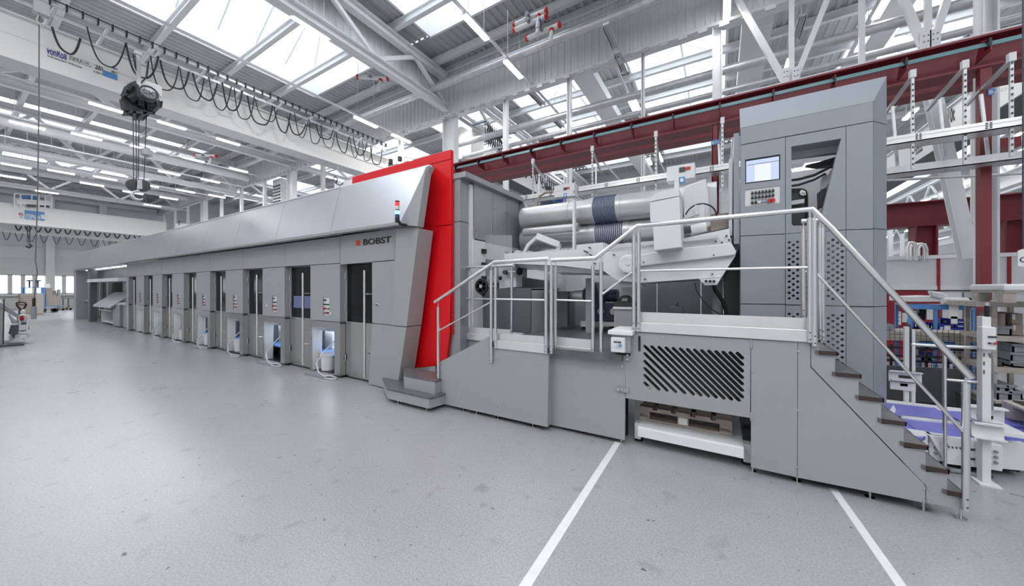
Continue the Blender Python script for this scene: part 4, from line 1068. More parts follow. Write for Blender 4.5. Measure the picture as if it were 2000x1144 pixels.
# ---- stand with control box left of the grille
cs = thing('pedestal_box', (-.75, YF - .1, 0), 'small pale topped box carrying a white switch box left of the slotted grille', 'control box')
a, b = W(1187, 655, Y=YF - .12), W(1231, 640, Y=YF - .12)
MB().box(W(1195, 660, Y=YF - .08).x, W(1231, 660, Y=YF - .08).x, YF - .08, YF + .3, W(1195, 686, Y=YF - .08).z, W(1195, 653, Y=YF - .08).z).build('body', 'grey_panel', cs)
zz = W(1195, 653, Y=YF - .12).z
MB().box(a.x, b.x + .02, YF - .12, YF + .34, zz, zz + .04).build('lid', 'white_steel', cs, bevel=.004)
a, b = W(1194, 686, Y=YF - .12), W(1221, 660, Y=YF - .12)
sb = MB().box(a.x, b.x, YF - .14, YF - .08, a.z, b.z).build('switch_box', 'plastic_white', cs, bevel=.004)
MB().cyl(((a.x + b.x) / 2 - .02, YF - .16, (a.z + b.z) / 2), ((a.x + b.x) / 2 - .02, YF - .14, (a.z + b.z) / 2), .014, 12).build('button', 'lamp_white', sb)
MB().cyl(((a.x + b.x) / 2 + .025, YF - .16, (a.z + b.z) / 2), ((a.x + b.x) / 2 + .025, YF - .14, (a.z + b.z) / 2), .015, 12).build('button', 'button_blue', sb)
MB().box(a.x + .03, a.x + .06, YF - .145, YF - .14, b.z - .05, b.z - .035).box(b.x - .07, b.x - .035, YF - .145, YF - .14, b.z - .05, b.z - .035).build('label_plate', 'dark_grey', sb)
# ================================================================== feeder machine behind the upper platform
fd = thing('sheet_feeder', (0, 4.7, 0), 'long white feeder body rising to the right behind the upper platform', 'machine')
YA = 4.52
MB().fp([(1178, 494), (1250, 484), (1424, 446), (1428, 473), (1438, 491), (1436, 500), (1409.5, 541.5), (1252, 552.5), (1205, 548), (1178, 529)], YA, .9).build('side_plate', 'machine_white', fd, bevel=.006)
MB().fp([(1248, 497), (1331, 484), (1428, 474), (1438, 491), (1436, 498), (1380, 505), (1248, 520)], YA - .05, .05).build('fold_plate', 'machine_white', fd, bevel=.012)
MB().fp([(1330, 467), (1402, 459), (1402, 464), (1330, 473)], YA - .07, .04).build('side_bar', 'galvanised', fd)
MB().fp([(1195, 477), (1278, 470), (1278, 477), (1195, 486)], YA - .03, .05).build('side_bar', 'galvanised', fd)
MB().fp([(985, 495), (1126, 487), (1126, 478), (1178, 473), (1178, 528), (1100, 519), (985, 514)], YA + .02, .5).build('left_plate', 'machine_white', fd)
s = MB()
for x, y in ((1257, 512), (1259, 545), (1391, 535), (1394, 498), (1410, 473), (1398, 471), (1141, 490), (1150, 483), (1145, 492), (1152, 497), (1198, 497), (1160, 514), (1419, 460), (1424, 468)):
    p = W(x, y, Y=YA - .05); s.cyl((p.x, YA - .057, p.z), (p.x, YA + .02, p.z), .009, 8)
s.build('bolts', 'dark_grey', fd)
MB().fp([(1366, 545), (1409, 542), (1400, 556), (1377, 557)], YA - .05, .12).build('knob_box', 'machine_white', fd)
for x in (1379, 1387, 1394.5):
    p = W(x, 549, Y=YA - .06); MB().cyl((p.x, YA - .075, p.z), (p.x, YA - .05, p.z), .014, 12).build('knob', 'black', fd)
p = W(1227, 515, Y=YA - .1)
MB().lathe(p, (0, -1, 0), [(.118, -.03), (.122, -.022), (.118, -.014)], 36).build('wheel_ring', 'hood_grey', fd)
dw = MB().lathe(p, (0, -1, 0), [(.10, -.02), (.115, 0), (.115, .02), (.09, .03), (.02, .012), (.02, .035), (.005, .035)], 36).build('hand_wheel', 'machine_white', fd, smooth=True)
MB().fp([(1205, 530), (1236, 543), (1260, 560), (1212, 561), (1200, 540)], YA + .05, .1).build('wheel_bracket', 'grey_panel', fd)
MB().fp([(985, 499), (1068, 520), (1170, 520), (1170, 534), (1068, 531), (990, 516)], YA + .3, .5).build('under_tray', 'galvanised', fd)
for y_, x_ in ((528, 1095), (525, 1110)):
    MB().fp([(x_, y_), (1235, y_ + 4), (1235, y_ + 10), (x_, y_ + 8)], YA + .65, .12).build('conveyor_rail', 'white_steel', fd)
MB().fp([(1014, 498), (1068, 495), (1068, 503), (1014, 506)], YA + .2, .2).build('conveyor_rail', 'white_steel', fd)
# feet of the feeder
for x in (1150, 1240, 1400): 
    p = W(x, 560, Y=YA + .5); MB().box(p.x - .05, p.x + .05, YA + .5, YA + .6, .93, 1.75).build('support_leg', 'grey_panel', fd)
# guard cover, switch cabinet, ducts
gc = thing('guard_cover', (.0, 4.2, 0), 'pale grey sheet cover box standing up from the feeder', 'cover')
YC = 4.28
MB().fp([(1269, 393.5), (1271, 387), (1277, 380), (1286, 376), (1326, 368.5), (1327, 382)], YC, .35).build('upper_cover', 'machine_white', gc)
MB().fp([(1269, 395), (1327, 383.5), (1329, 433), (1274, 438), (1270, 431)], YC, .35).build('front_cover', 'machine_white', gc, bevel=.004)
MB().fp([(1275, 439), (1329.3, 434), (1331, 482.5), (1277.5, 489)], YC - .03, .38).build('lower_cover', 'machine_white', gc, bevel=.004)
MB().fp([(1317, 345), (1326, 344), (1326, 372), (1317, 373)], YC + .1, .03).build('bracket', 'machine_white', gc)
def sbox(pts, Y, label, txt=None):
    t = thing('switch_cabinet', W(*pts[0], Y=Y), label, 'cabinet')
    bx = MB().fp(pts, Y, .16).build('box', 'machine_white', t, bevel=.004)
    a, b, c, d = [W(*p, Y=Y) for p in pts]
    w = b.x - a.x; mx = a.x + w * .56; mz = (a.z + d.z) / 2
    MB().box(mx - .03, mx + .03, Y - .012, Y, mz + .0, mz + .05).build('isolator', 'dark_grey', t)
    MB().box(mx + .035, mx + .085, Y - .012, Y, mz + .015, mz + .045).build('isolator_handle', 'button_red', t)
    MB().box(mx - .035, mx + .03, Y - .006, Y, mz - .13, mz - .06).build('meter', 'sign_blue', t)
    MB().box(mx - .02, mx + .015, Y - .008, Y - .006, mz - .115, mz - .075).build('meter_face', 'paper', t)
    return t
sbox([(1302, 326), (1357, 317), (1357, 346.3), (1302, 354.5)], YC + .12, 'white switch cabinet with red handle above the feeder cover')
s2 = sbox([(1082, 363.4), (1122, 356.4), (1122, 382), (1082.5, 386)], 6.0, 'white switch cabinet with red handle hanging above the big ducts')
MB().box(W(1086, 370, Y=6).x, W(1094, 370, Y=6).x, 5.995, 6.0, W(1086, 374, Y=6).z, W(1086, 369, Y=6).z).build('label_plate', 'paper', s2)
p = W(1119, 377, Y=6); writing('number', '3', (p.x, 5.998, p.z), (1, 0, 0), (0, 0, 1), .07, 'text_black', s2, depth=.001)
MB().box(W(1100, 380, Y=6.1).x, W(1103, 380, Y=6.1).x, 6.1, 6.14, 3.2, W(1100, 345, Y=6.1).z).build('hanging_rod', 'galvanised', s2)
tag(MB().tube([W(1080, 374, Y=6.05), W(1065, 376, Y=6.05), W(1053, 384, Y=6.05), W(1049, 400, Y=6.05), W(1049, 412, Y=6.05)], .022, 10).build('conduit_hose', 'cardboard', smooth=True), 'tan hose curving down from the hanging switch cabinet', 'hose')
# big ducts
def duct(name, label, y, zc, r, segs, m='duct_grey'):
    t = thing(name, (W(segs[0][0], 450, Y=y).x, y, zc), label, 'duct', None)
    for (xa, xb, kind) in segs:
        A = W(xa, 450, Y=y).x; B = W(xb, 450, Y=y).x
        if kind == 'p': MB().cyl((A, y, zc), (B, y, zc), r, 32).build('duct_pipe', m, t, smooth=True)
        elif kind == 'r': MB().cyl((A, y, zc), (B, y, zc), r * 1.045, 32).build('clamp_ring', m, t, smooth=True)
        elif kind == 'f':
            n = 110; P = []; R = []
            for k in range(n + 1): P.append((A + (B - A) * k / n, y, zc)); R.append(r * 1.02)
            MB().tube(P, R, 32).build('flexible_sleeve', 'plastic_white' if r > .18 else 'plastic_grey', t, smooth=True)
            turns = 15; H_ = []
            for k in range(turns * 20 + 1):
                q_ = k * 2 * math.pi / 20; H_.append((A + .015 + (B - A - .03) * k / (turns * 20), y + r * 1.05 * math.cos(q_), zc + r * 1.05 * math.sin(q_)))
            MB().tube(H_, .0095, 5).build('spiral_wire', 'motor_navy', t)
    return t
YU = 5.6
rU = .235 * .85
duct('ventilation_duct', 'upper thick grey duct with striped flexible sleeve above the feeder', YU, EYE + .2285 * YU, .037 * YU, [(1024, 1113, 'p'), (1111, 1116, 'r'), (1116, 1153, 'p'), (1152, 1162, 'r'), (1162, 1209, 'f'), (1208, 1216, 'r'), (1216, 1400, 'p')])
YU = 5.75
duct('ventilation_duct', 'lower thick grey duct with dark striped sleeve behind the handrail', YU, EYE + .158 * YU, .0345 * YU, [(1024, 1058, 'p'), (1057, 1059, 'r'), (1059, 1158, 'p'), (1156, 1166, 'r'), (1166, 1223, 'f'), (1222, 1232, 'r'), (1232, 1400, 'p')])
duct('ventilation_duct', 'thin grey duct lying just under the upper thick duct', 5.35, EYE + .185 * 5.35, .07, [(1024, 1058, 'p'), (1056, 1059, 'r'), (1059, 1130, 'p')])
tag(MB().box(W(1118, 480, Y=5.2).x, W(1122, 480, Y=5.2).x, 5.2, 5.28, 2.1, 3.0).build('duct_support', 'machine_white'), 'slim white post in front of the ducts', 'post')
# hopper and motor parts right of the cover
hp = thing('hopper', (.1, 5.0, 2.2), 'battered pale grey sheet hopper beside the tower', 'hopper')
MB().fp([(1336, 363), (1379, 348), (1385, 380), (1388, 441), (1345, 452), (1336, 420)], 4.95, .7).build('hopper_body', 'machine_white', hp, bevel=.02)
MB().fp([(1381, 364), (1400, 366), (1400, 416), (1386, 420)], 5.1, .5).build('side_hood', 'machine_white', hp)
MB().tube(arc(W(1368, 425, Y=4.8), .17, math.pi * .9, -.1, 14), .009, 8).build('cable', 'black', hp)
MB().fp([(1331, 428), (1355, 412), (1372, 398), (1376, 400), (1376, 450), (1360, 452), (1355, 422), (1331, 428.5)], 4.75, .08).build('arm', 'machine_white', hp)
MB().fp([(1357, 400), (1364, 400), (1366, 418), (1358, 419)], 4.72, .03).build('joint_plate', 'machine_white', hp)
MB().fp([(1362, 441), (1378, 439), (1378, 449), (1362, 451)], 4.70, .1).build('joint_plate', 'machine_white', hp)
p = W(1336, 450, Y=4.7); MB().tube([p, p + V(.2, .0, .02)], .045, 14).build('motor', 'dark_grey', hp, smooth=True)
MB().tube([p + V(.08, -.02, 0), p + V(.24, -.02, .02)], .055, 14).build('motor_cap', 'machine_white', hp, smooth=True)
# stacked board seen next to the tower
tag(MB().fp([(1386, 420), (1424, 415), (1424, 444), (1388, 452)], 5.0, .8).build('sheet_stack', 'wood'), 'stack of brown board sheets between hopper and tower', 'stack')
# white bent arm and rolls left of the feeder
ar = thing('swing_arm', W(1000, 500, Y=5.2), 'white square tube arm bent over the rolls below the ducts', 'arm')
Q = [W(a, b, Y=5.1) for a, b in ((1024, 494), (1032, 478), (1049, 463))]
MB().tube(Q, .035, 4).build('arm_leg', 'machine_white', ar)
MB().bar(W(1047, 461, Y=5.1), W(1091, 478, Y=5.3), .1, .1).build('arm_beam', 'machine_white', ar, bevel=.004)
MB().bar(W(1091, 476, Y=5.3), W(1091, 493, Y=5.3), .07, .07).build('arm_post', 'machine_white', ar)
for x, y, l in ((1013, 497, 'left'), (1030, 497, 'right')):
    p = W(x, y, Y=5.25); o = MB().lathe(p, (0, -1, 0), [(.075, -.12), (.075, .06), (.02, .065), (.02, .09)], 24).build('roll', 'plastic_white', smooth=True); tag(o, 'white roll under the bent arm, %s of two' % l, 'roll', 'rolls under the bent arm')
# clamp unit with grey block and knobs, right of the red portal
cu_ = thing('gear_bracket', W(985, 540, Y=4.7), 'pale bracket plate with cylinder and black star knob behind the rails', 'machine part')
MB().fp([(973, 503), (1006, 503), (1008, 560), (975, 563)], 4.75, .2).build('plate', 'machine_white', cu_)
p = W(989, 532, Y=4.7); MB().cyl(p, p + V(0, -.06, 0), .035, 18).build('motor', 'dark_grey', cu_)
MB().cyl(W(994, 531, Y=4.68), W(1012, 530, Y=4.68), .03, 18).build('cylinder', 'chrome', cu_, smooth=True)
p = W(1014, 530, Y=4.66); MB().lathe(p, (1, -.4, 0), [(.06, -.01), (.065, 0), (.06, .02), (.02, .025), (.02, .05)], 8).build('star_knob', 'black', cu_)
p = W(978, 543, Y=4.68); MB().lathe(p, (0, -1, 0), [(.03, 0), (.034, .02), (.02, .04)], 10).build('star_knob', 'black', cu_)
# grey boxes on the lower platform
gb = thing('grey_cabinet', W(960, 600, Y=4.62), 'dark grey boxed cabinet standing on the lower platform behind the rails', 'cabinet')
MB().fp([(902, 563.5), (1037, 562.5), (1036, 652), (902, 638)], 4.55, .03).build('front_panel', 'grey_panel_dark', gb)
xq = W(1037, 600, Y=4.55).x
MB().box(xq - .02, xq, 4.58, 5.6, .93, W(1037, 562.5, Y=4.55).z).build('side_panel', 'bright_sheet', gb)
MB().box(xq - .6, xq, 4.58, 5.6, W(1037, 562.5, Y=4.55).z - .03, W(1037, 562.5, Y=4.55).z - .01).build('top_panel', 'grey_panel', gb)
p = W(905, 595, Y=4.54); MB().cyl(p, p + V(0, -.03, 0), .015, 10).build('knob', 'black', gb)
g2 = thing('steel_cabinet', W(1070, 600, Y=5.0), 'bright steel enclosure behind the grey cabinet on the platform', 'cabinet')
MB().fp([(1008, 540), (1066, 548), (1066, 563), (1038, 563), (1008, 560)], 5.3, .2).build('upper_plate', 'hood_grey', g2)
MB().fp([(1037, 566), (1089, 570), (1110, 580), (1110, 655), (1037, 640)], 5.35, .3).build('front_panel', 'hood_grey', g2)
MB().fp([(1088, 568), (1108, 569), (1108, 638), (1088, 636)], 5.2, .1).build('dark_panel', 'grey_panel_dark', g2)
# fan unit
fn = thing('blower', W(1160, 600, Y=5.6), 'navy blower fan with tapered silver inlet behind the railing', 'fan')
p = W(1110, 577, Y=5.4); q2 = W(1142, 577, Y=5.4)
MB().tube([p, q2], [.085, .115], 24).build('inlet_cone', 'bright_sheet', fn, smooth=True)
MB().fp([(1144, 552), (1146, 549), (1162, 550), (1170, 575), (1176, 606), (1176, 627), (1145, 626), (1144, 596), (1141, 590), (1141, 566)], 5.3, .28).build('volute', 'motor_navy', fn, bevel=.02)
MB().cyl(W(1180, 577, Y=5.5), W(1207, 577, Y=5.5), .095, 24).build('motor', 'motor_navy', fn, smooth=True)
for k in range(5):
    p = W(1183 + k * 5, 577, Y=5.5); MB().cyl(p, p + V(.008, 0, 0), .105, 20).build('cooling_fin', 'motor_navy', fn)
MB().fp([(1178, 592), (1199, 593), (1199, 626), (1178, 627)], 5.35, .25).build('outlet_box', 'motor_navy', fn, bevel=.01)
for x in (1173.5, 1198): p = W(x, 608, Y=5.28); MB().cyl(p, p + V(0, -.01, 0), .05, 24).build('round_opening', 'plastic_white', fn)
MB().fp([(1134, 627), (1200, 629), (1200, 637), (1134, 638)], 5.25, .4).build('base_frame', 'galvanised', fn)
for x in (1140, 1195): p = W(x, 636, Y=5.3); MB().box(p.x - .03, p.x + .03, 5.28, 5.6, .93, p.z + .02).build('foot', 'rubber', fn)
# small cabinet with black head
sc_ = thing('side_cabinet', W(1215, 640, Y=4.6), 'small grey cabinet with a black arched head behind the upper rail post', 'cabinet')
MB().fp([(1199, 602), (1235, 602), (1235, 652), (1199, 648)], 4.6, .35).build('body', 'grey_panel', sc_, bevel=.004)
MB().fp([(1197, 599), (1236, 600), (1236, 604), (1197, 603)], 4.58, .4).build('lid', 'machine_white', sc_)
MB().fp([(1199, 589), (1235, 590), (1235, 600), (1199, 599)], 4.62, .3).build('black_base', 'rubber', sc_)
c = W(1220, 588, Y=4.66)
MB().prism(arc(c, .078, 0, math.pi, 16), (0, .12, 0)).build('arched_head', 'black', sc_)
MB().box(c.x - .035, c.x + .035, c.y - .004, c.y, c.z + .0, c.z + .04).build('gauge', 'plastic_grey', sc_)
MB().fp([(1214, 557), (1243, 555), (1243, 590), (1214, 590)], 5.0, .12).build('rear_box', 'plastic_white', sc_)
# back panels under the feeder
bp_ = thing('back_panelling', (0, 5.9, 0), 'pale grey back panels under the feeder behind the upper platform', 'panelling')
for a, b in ((1064, 1108), (1109, 1172), (1173, 1232), (1233, 1283), (1284, 1369), (1370, 1413)):
    MB().fp([(a, 535), (b - 1, 533), (b - 1, 670), (a, 665)], 5.9, .04).build('panel', 'hood_grey' if a > 1230 else 'machine_white', bp_)
MB().fp([(1412, 540), (1446, 480), (1446, 640), (1415, 640)], 4.9, .1).build('dark_panel', 'dark_grey', bp_)
tag(MB().tube([W(1392, 552, Y=4.55), W(1398, 568, Y=4.6), W(1412, 588, Y=4.65), W(1416, 600, Y=4.68), W(1420, 617, Y=4.7)], .022, 8).build('thick_cable', 'black', smooth=True), 'thick black cable running down from the feeder knob box', 'cable')
tag(MB().tube([W(1357, 552, Y=4.6), W(1360, 567, Y=4.6), W(1372, 585, Y=4.6), W(1389, 603, Y=4.6), W(1405, 613, Y=4.6), W(1418, 614, Y=4.6)], .006, 6).build('thin_cable', 'black', smooth=True), 'thin black cable looping under the feeder body', 'cable')
mo = thing('spare_motor', W(1320, 612, Y=4.3), 'dark small motor standing on the upper platform behind the toe board', 'motor')
MB().fp([(1306, 612), (1307, 600), (1311, 598), (1331, 599), (1333, 603), (1333, 612)], 4.3, .15).build('body', 'dark_grey', mo, bevel=.01)
p = W(1323, 598, Y=4.36); MB().lathe(p, (0, 0, 1), [(.02, -.01), (.018, .015), (.004, .02), (.004, .05)], 12).build('shaft', 'black', mo)
MB().fp([(1308, 640), (1335, 640), (1335, 612), (1308, 612)], 4.3, .15).build('base', 'dark_grey', mo)
# ================================================================== tower
YT = 4.6
tw = thing('control_tower', (.75, YT, 0), 'tall blue grey tower cabinet with touch screen and window behind the stairs', 'machine cabinet')
T = lambda pts, name, m='blue_grey_panel', t=.06, Y=YT, par=tw, **k: MB().fp(pts, Y, t).build(name, m, par, **k)
A_, B_ = W(1446, 213.7, Y=YT + .16), W(1731.7, 147.3, Y=YT + .16)
C2, D2 = W(1705.8, 197.8, Y=YT), W(1446, 249.7, Y=YT)
ztop = (A_.z + B_.z) / 2; zc = (C2.z + D2.z) / 2
xl_, xc_, xr_ = D2.x, C2.x, B_.x
MB().prism([(xl_, YT, zc), (xc_, YT, zc), (xr_, YT + .16, ztop), (xl_, YT + .16, ztop)], (0, .05, -.02)).build('top_slope', 'blue_grey_panel', tw)
T([(1446.5, 250.5), (1705.5, 198.3), (1705.5, 235.8), (1652.5, 245.2), (1534, 266.2), (1446.5, 282.4)], 'top_panel')
zs = W(1706, 237, Y=YT).z; z2 = W(1700, 446.5, Y=YT).z; z3 = W(1700, 598.5, Y=YT).z
for za, zb in ((zs + .004, zc), (z2 + .004, zs - .004), (z3 + .004, z2 - .004), (0.03, z3 - .004)):
    top_pts = [(xc_ + .002, YT, za), (xr_, YT + .16, za)]
    if za > zs: MB().prism([(xc_ + .002, YT, za), (xr_, YT + .16, za), (xr_, YT + .16, ztop), (xc_ + .002, YT, zc)], (-.02, .04, 0)).build('corner_panel', 'blue_grey_panel', tw)
    else: MB().prism([(xc_ + .002, YT, za), (xr_, YT + .16, za), (xr_, YT + .16, zb), (xc_ + .002, YT, zb)], (-.02, .04, 0)).build('corner_panel', 'blue_grey_panel', tw)
sc1 = [(1455.3, 311.7), (1524, 301), (1524, 350.8), (1455.5, 359.2)]
kp = [(1455, 370.8), (1524, 362.3), (1523.5, 396), (1455, 403)]
MB().holed([W(*p, Y=YT) for p in ((1446.5, 284), (1533.4, 268.2), (1533.4, 456), (1446.5, 460))], [[W(*p, Y=YT) for p in sc1], [W(*p, Y=YT) for p in kp]], (0, .05, 0)).build('screen_panel', 'blue_grey_panel', tw)
sn = T(sc1, 'screen_frame', 'black', .02, YT + .012)
T([(1457.5, 315), (1521.5, 305), (1521.5, 349), (1457.5, 356.5)], 'display', 'screen_on', .003, YT + .008, sn)
T([(1474, 321.5), (1505.5, 317.5), (1505.5, 350.5), (1474, 354)], 'display_page', 'screen_page', .002, YT + .006, sn)
T([(1460, 322.3), (1521.4, 313), (1521.4, 313.8), (1460, 323.1)], 'display_line', 'dark_grey', .002, YT + .005, sn)
kb = T(kp, 'button_plate', 'plastic_white', .02, YT + .008)
for r_ in range(3):
    for c_ in range(7):
        x = 1469.3 + c_ * 6.72; y = [377.8, 386.8, 396.4][r_] - c_ * .82
        p = W(x, y, Y=YT); m = 'black'
        if r_ == 2: m = ['black', 'black', 'plastic_white', 'plastic_grey', 'button_blue', 'button_red', 'button_red'][c_]
        rr = .020 if (r_ == 2 and c_ > 4) else .013
        o = MB().cyl((p.x, YT + .008, p.z), (p.x, YT - .014, p.z), rr, 12).build('button', m, kb)
        MB().box(p.x - .012, p.x + .012, YT + .006, YT + .008, p.z + .02, p.z + .026).build('button_caption', 'text_grey', kb)
wn = [(1545.5, 286), (1643, 270.3), (1600, 438), (1597, 440), (1549, 440.5), (1546, 436)]
MB().holed([W(*p, Y=YT) for p in ((1534.6, 268), (1652, 247), (1652, 448), (1534.6, 455.8))], [[W(*p, Y=YT) for p in wn]], (0, .05, 0)).build('window_panel', 'blue_grey_panel', tw)
T([(1653, 246.8), (1705.4, 237.4), (1705.4, 446.4), (1653, 448)], 'side_panel')
T([(1446.5, 461.6), (1533.4, 457.6), (1533.4, 593.3), (1446.5, 592.4)], 'side_panel')
T([(1446.5, 594), (1533.4, 595), (1533.4, 760), (1446.5, 760)], 'side_panel')
T([(1653, 449.5), (1705.4, 448), (1705.4, 598), (1653, 597)], 'side_panel')
p = W(1653, 599, Y=YT); q_ = W(1705.4, 599.5, Y=YT); MB().box(p.x, q_.x, YT, YT + .06, .02, q_.z - .003).build('side_panel', 'blue_grey_panel', tw)
def perf(x0, x1, zt_, zb_, name):
    a, b = W(1534.6, 500, Y=YT).x, W(1652, 500, Y=YT).x
    H_ = []; nx_ = 13; hx0, hx1 = W(1541.5, 500, Y=YT).x, W(1645, 500, Y=YT).x; dz = .059; r_ = .0135
    for c_ in range(nx_):
        x = hx0 + (hx1 - hx0) * c_ / (nx_ - 1); z = zt_ - .09 - (c_ % 2) * dz / 2
        while z > max(zb_ + .06, .7):
            H_.append([V(x + r_ * math.cos(k * math.pi / 4), YT, z + r_ * math.sin(k * math.pi / 4)) for k in range(8)]); z -= dz
    MB().holed([V(a, YT, zb_), V(b, YT, zb_), V(b, YT, zt_), V(a, YT, zt_)], H_, (0, .012, 0)).build(name, 'blue_grey_panel', tw)
perf(0, 0, W(1600, 452.5, Y=YT).z, W(1600, 595.5, Y=YT).z, 'perforated_panel')
perf(0, 0, W(1600, 597.5, Y=YT).z, .03, 'perforated_panel')
MB().box(xl_ - .06, xl_ - .01, YT + .03, 6.1, 2.1, ztop - .32).build('left_cheek', 'blue_grey_panel', tw)
MB().box(xl_ + .0, xl_ + .03, YT + .06, 6.1, .03, 2.1).build('left_wall', 'blue_grey_panel', tw)
MB().box(xr_ - .03, xr_ - .001, YT + .17, 6.1, .03, ztop).build('right_wall', 'blue_grey_panel', tw)
MB().box(xl_, xr_, 6.06, 6.1, .03, 3.2).build('rear_panel', 'plastic_white', tw)
# things inside the tower window
xw0, xw1 = W(1540, 400, Y=YT + .4).x, W(1650, 400, Y=YT + .4).x
MB().bar(W(1538, 306, Y=YT + .35), W(1650, 291, Y=YT + .35), .08, .07).build('cross_beam', 'galvanised', tw)
MB().bar(W(1538, 292, Y=YT + .5), W(1650, 274, Y=YT + .5), .1, .1).build('cross_beam', 'grey_panel', tw)
MB().fp([(1575, 322), (1600, 316), (1645, 302), (1645, 332), (1625, 322), (1600, 325)], YT + .5, .1).build('dark_bracket', 'dark_grey', tw)
MB().tube([W(1538, 353, Y=YT + .3), W(1560, 350, Y=YT + .3), W(1590, 342, Y=YT + .3), W(1628, 323, Y=YT + .3)], .014, 8).build('belt', 'rubber', tw)
MB().tube([W(1538, 364, Y=YT + .3), W(1560, 361, Y=YT + .3), W(1590, 351, Y=YT + .3), W(1612, 339, Y=YT + .3)], .012, 8).build('belt', 'rubber', tw)
MB().fp([(1604, 350), (1612, 338), (1618, 342), (1622, 333), (1630, 332), (1628, 360), (1604, 370)], YT + .35, .05).build('clamp_plate', 'machine_white', tw)
MB().fp([(1602, 372), (1606, 369), (1614, 371), (1620, 357), (1628, 360), (1622, 396), (1603, 404)], YT + .25, .15).build('dark_flap', 'dark_grey', tw)
MB().fp([(1538, 368), (1572, 370), (1576, 376), (1577, 440), (1538, 440)], YT + .3, .03).build('chain_guard', 'dark_grey', tw)
p = W(1569.5, 376, Y=YT + .28); 
MB().lathe(p, (0, -1, 0), [(.035, -.01), (.04, 0), (.035, .012), (.012, .014), (.012, .03)], 14).build('sprocket', 'galvanised', tw)
MB().tube([W(1540, 370, Y=YT + .27), W(1566, 369, Y=YT + .27), W(1574, 372, Y=YT + .27), W(1576.5, 380, Y=YT + .27), W(1576.5, 438, Y=YT + .27)], .009, 6).build('chain', 'black', tw)
MB().fp([(1540, 393), (1571, 388), (1571, 396), (1540, 401)], YT + .22, .03).build('cross_plate', 'machine_white', tw)
# behind the perforated sheets
MB().box(xl_ + .05, W(1585, 500, Y=YT + .3).x, YT + .3, YT + .32, .1, 2.2).build('dark_backing', 'grey_panel_dark', tw)
MB().box(W(1618, 500, Y=YT + .12).x, W(1648, 500, Y=YT + .12).x, YT + .12, YT + .13, .1, 2.15).build('bright_backing', 'bright_sheet', tw)
tag(MB().fp([(1424, 310), (1430, 308), (1430, 460), (1424, 462)], 4.75, .2).build('side_post', 'machine_white'), 'narrow white perforated post against the left side of the tower', 'post')
# ================================================================== CRANES
XG = -12.6
def WX(px, py, X=XG): return W(px, py, X=X)
zt_ = EYE + .4515 * 12.6; zb_ = EYE + .378 * 12.6
gd = thing('crane_girder', (XG, 0, zb_), 'white overhead crane girder with blue maker lettering crossing top left', 'crane')
MB().box(XG - .42, XG, -12.5, 10.25, zb_, zt_).build('box_girder', 'crane_white', gd)
MB().box(XG - .48, XG + .07, -12.5, 10.25, zt_, zt_ + .03).build('top_flange', 'crane_white', gd)
MB().box(XG - .55, XG + .10, -12.5, 10.25, zb_ - .03, zb_).build('bottom_flange', 'apron_grey', gd)
MB().box(XG - .02, XG + .01, -12.5, 10.25, zt_ - .42, zt_ - .38).build('rail_strip', 'crane_white', gd)
YV, ZV = (0, 1, 0), (0, 0, 1)
def gtext(name, s, a, b, size, m, bold=False, X=XG, par=gd):
    p = WX(*a, X=X); q = WX(*b, X=X)
    o = writing(name, s, (X + (.003 if X < 0 else -.003), p.y, p.z), YV, ZV, size, m, par, depth=.002, bold=bold)
    v = [k.co.y for k in o.data.vertices]; x0, w = min(v), max(v) - min(v)
    for k in o.data.vertices: k.co.y = x0 + (k.co.y - x0) * (q.y - p.y) / w
    return o
gtext('lettering', 'vonRoll', (92, 104), (131, 116), .22, 'logo_blue', True)
gtext('lettering', 'INFRATEC', (133, 116), (176, 128), .20, 'text_grey')
gtext('small_lettering', 'Von Roll transportsysteme   CH 4565 Oensingen', (92, 110), (160, 131), .06, 'text_grey')
gtext('lettering', '2001', (185.5, 134), (200.5, 138), .17, 'text_black', True)
gtext('small_lettering', 'k 7100 10', (183, 141), (200, 146), .07, 'text_grey')
p = WX(201, 147); q_ = WX(229.5, 138)
MB().box(XG, XG + .003, p.y, q_.y, p.z - .01, p.z + .13).build('notice_plate', 'frame_blue', gd)
gtext('small_lettering', '4013', (220, 135), (229, 137), .09, 'logo_blue', True)
gtext('small_lettering', '500117', (217, 141), (229, 144), .08, 'text_grey', True)
# end carriage and runway
MB().box(XG - 1.2, XG + .8, 10.0, 10.35, zb_ - .1, zb_ + .5).build('end_carriage', 'crane_white', gd)
rw = MB().ibeam((X0 + .1, 10.2, 6.0), (-7.5, 10.2, 6.0), .3, .5, .03).build('crane_runway', 'white_steel'); tag(rw, 'white crane runway beam running behind the press canopy', 'beam')
for x, l in ((-9.7, 'near'), (-22.1, 'middle'), (-35.6, 'far')):
    tag(MB().box(x - .2, x + .2, 10.2, YM - .12, 5.55, 5.75).build('runway_bracket', 'white_steel'), 'white bracket holding the runway beam at the %s wide column' % l, 'bracket')
# festoon rail with cable loops
fs = thing('festoon_track', (XG + .3, 0, 8), 'thin black cable festoon track held on posts above the crane girder', 'track')
XFs = XG + .42
f0, f1 = W(62, -5, X=XFs), W(755, 285, X=XFs)
zf = (W(200, 52, X=XFs).z + W(500, 177, X=XFs).z + W(700, 262, X=XFs).z) / 3
yf0, yf1 = -12, W(757, 284, X=XFs).y
MB().bar((XFs, yf0, zf), (XFs, yf1, zf), .04, .05).build('track_tube', 'galvanised', fs)
MB().bar((XFs + .05, yf0, zf + .08), (XFs + .05, yf1, zf + .08), .015, .02).build('conductor_bar', 'black', fs)
MB().bar((XFs - .16, yf0, zf - .14), (XFs - .16, yf1, zf - .14), .04, .06).build('trolley_rail', 'galvanised', fs)
c_ = MB(); y = -11.8
while y < yf1: c_.box(XFs - .03, XFs + .07, y, y + .025, zf - .04, zf + .10); y += .22
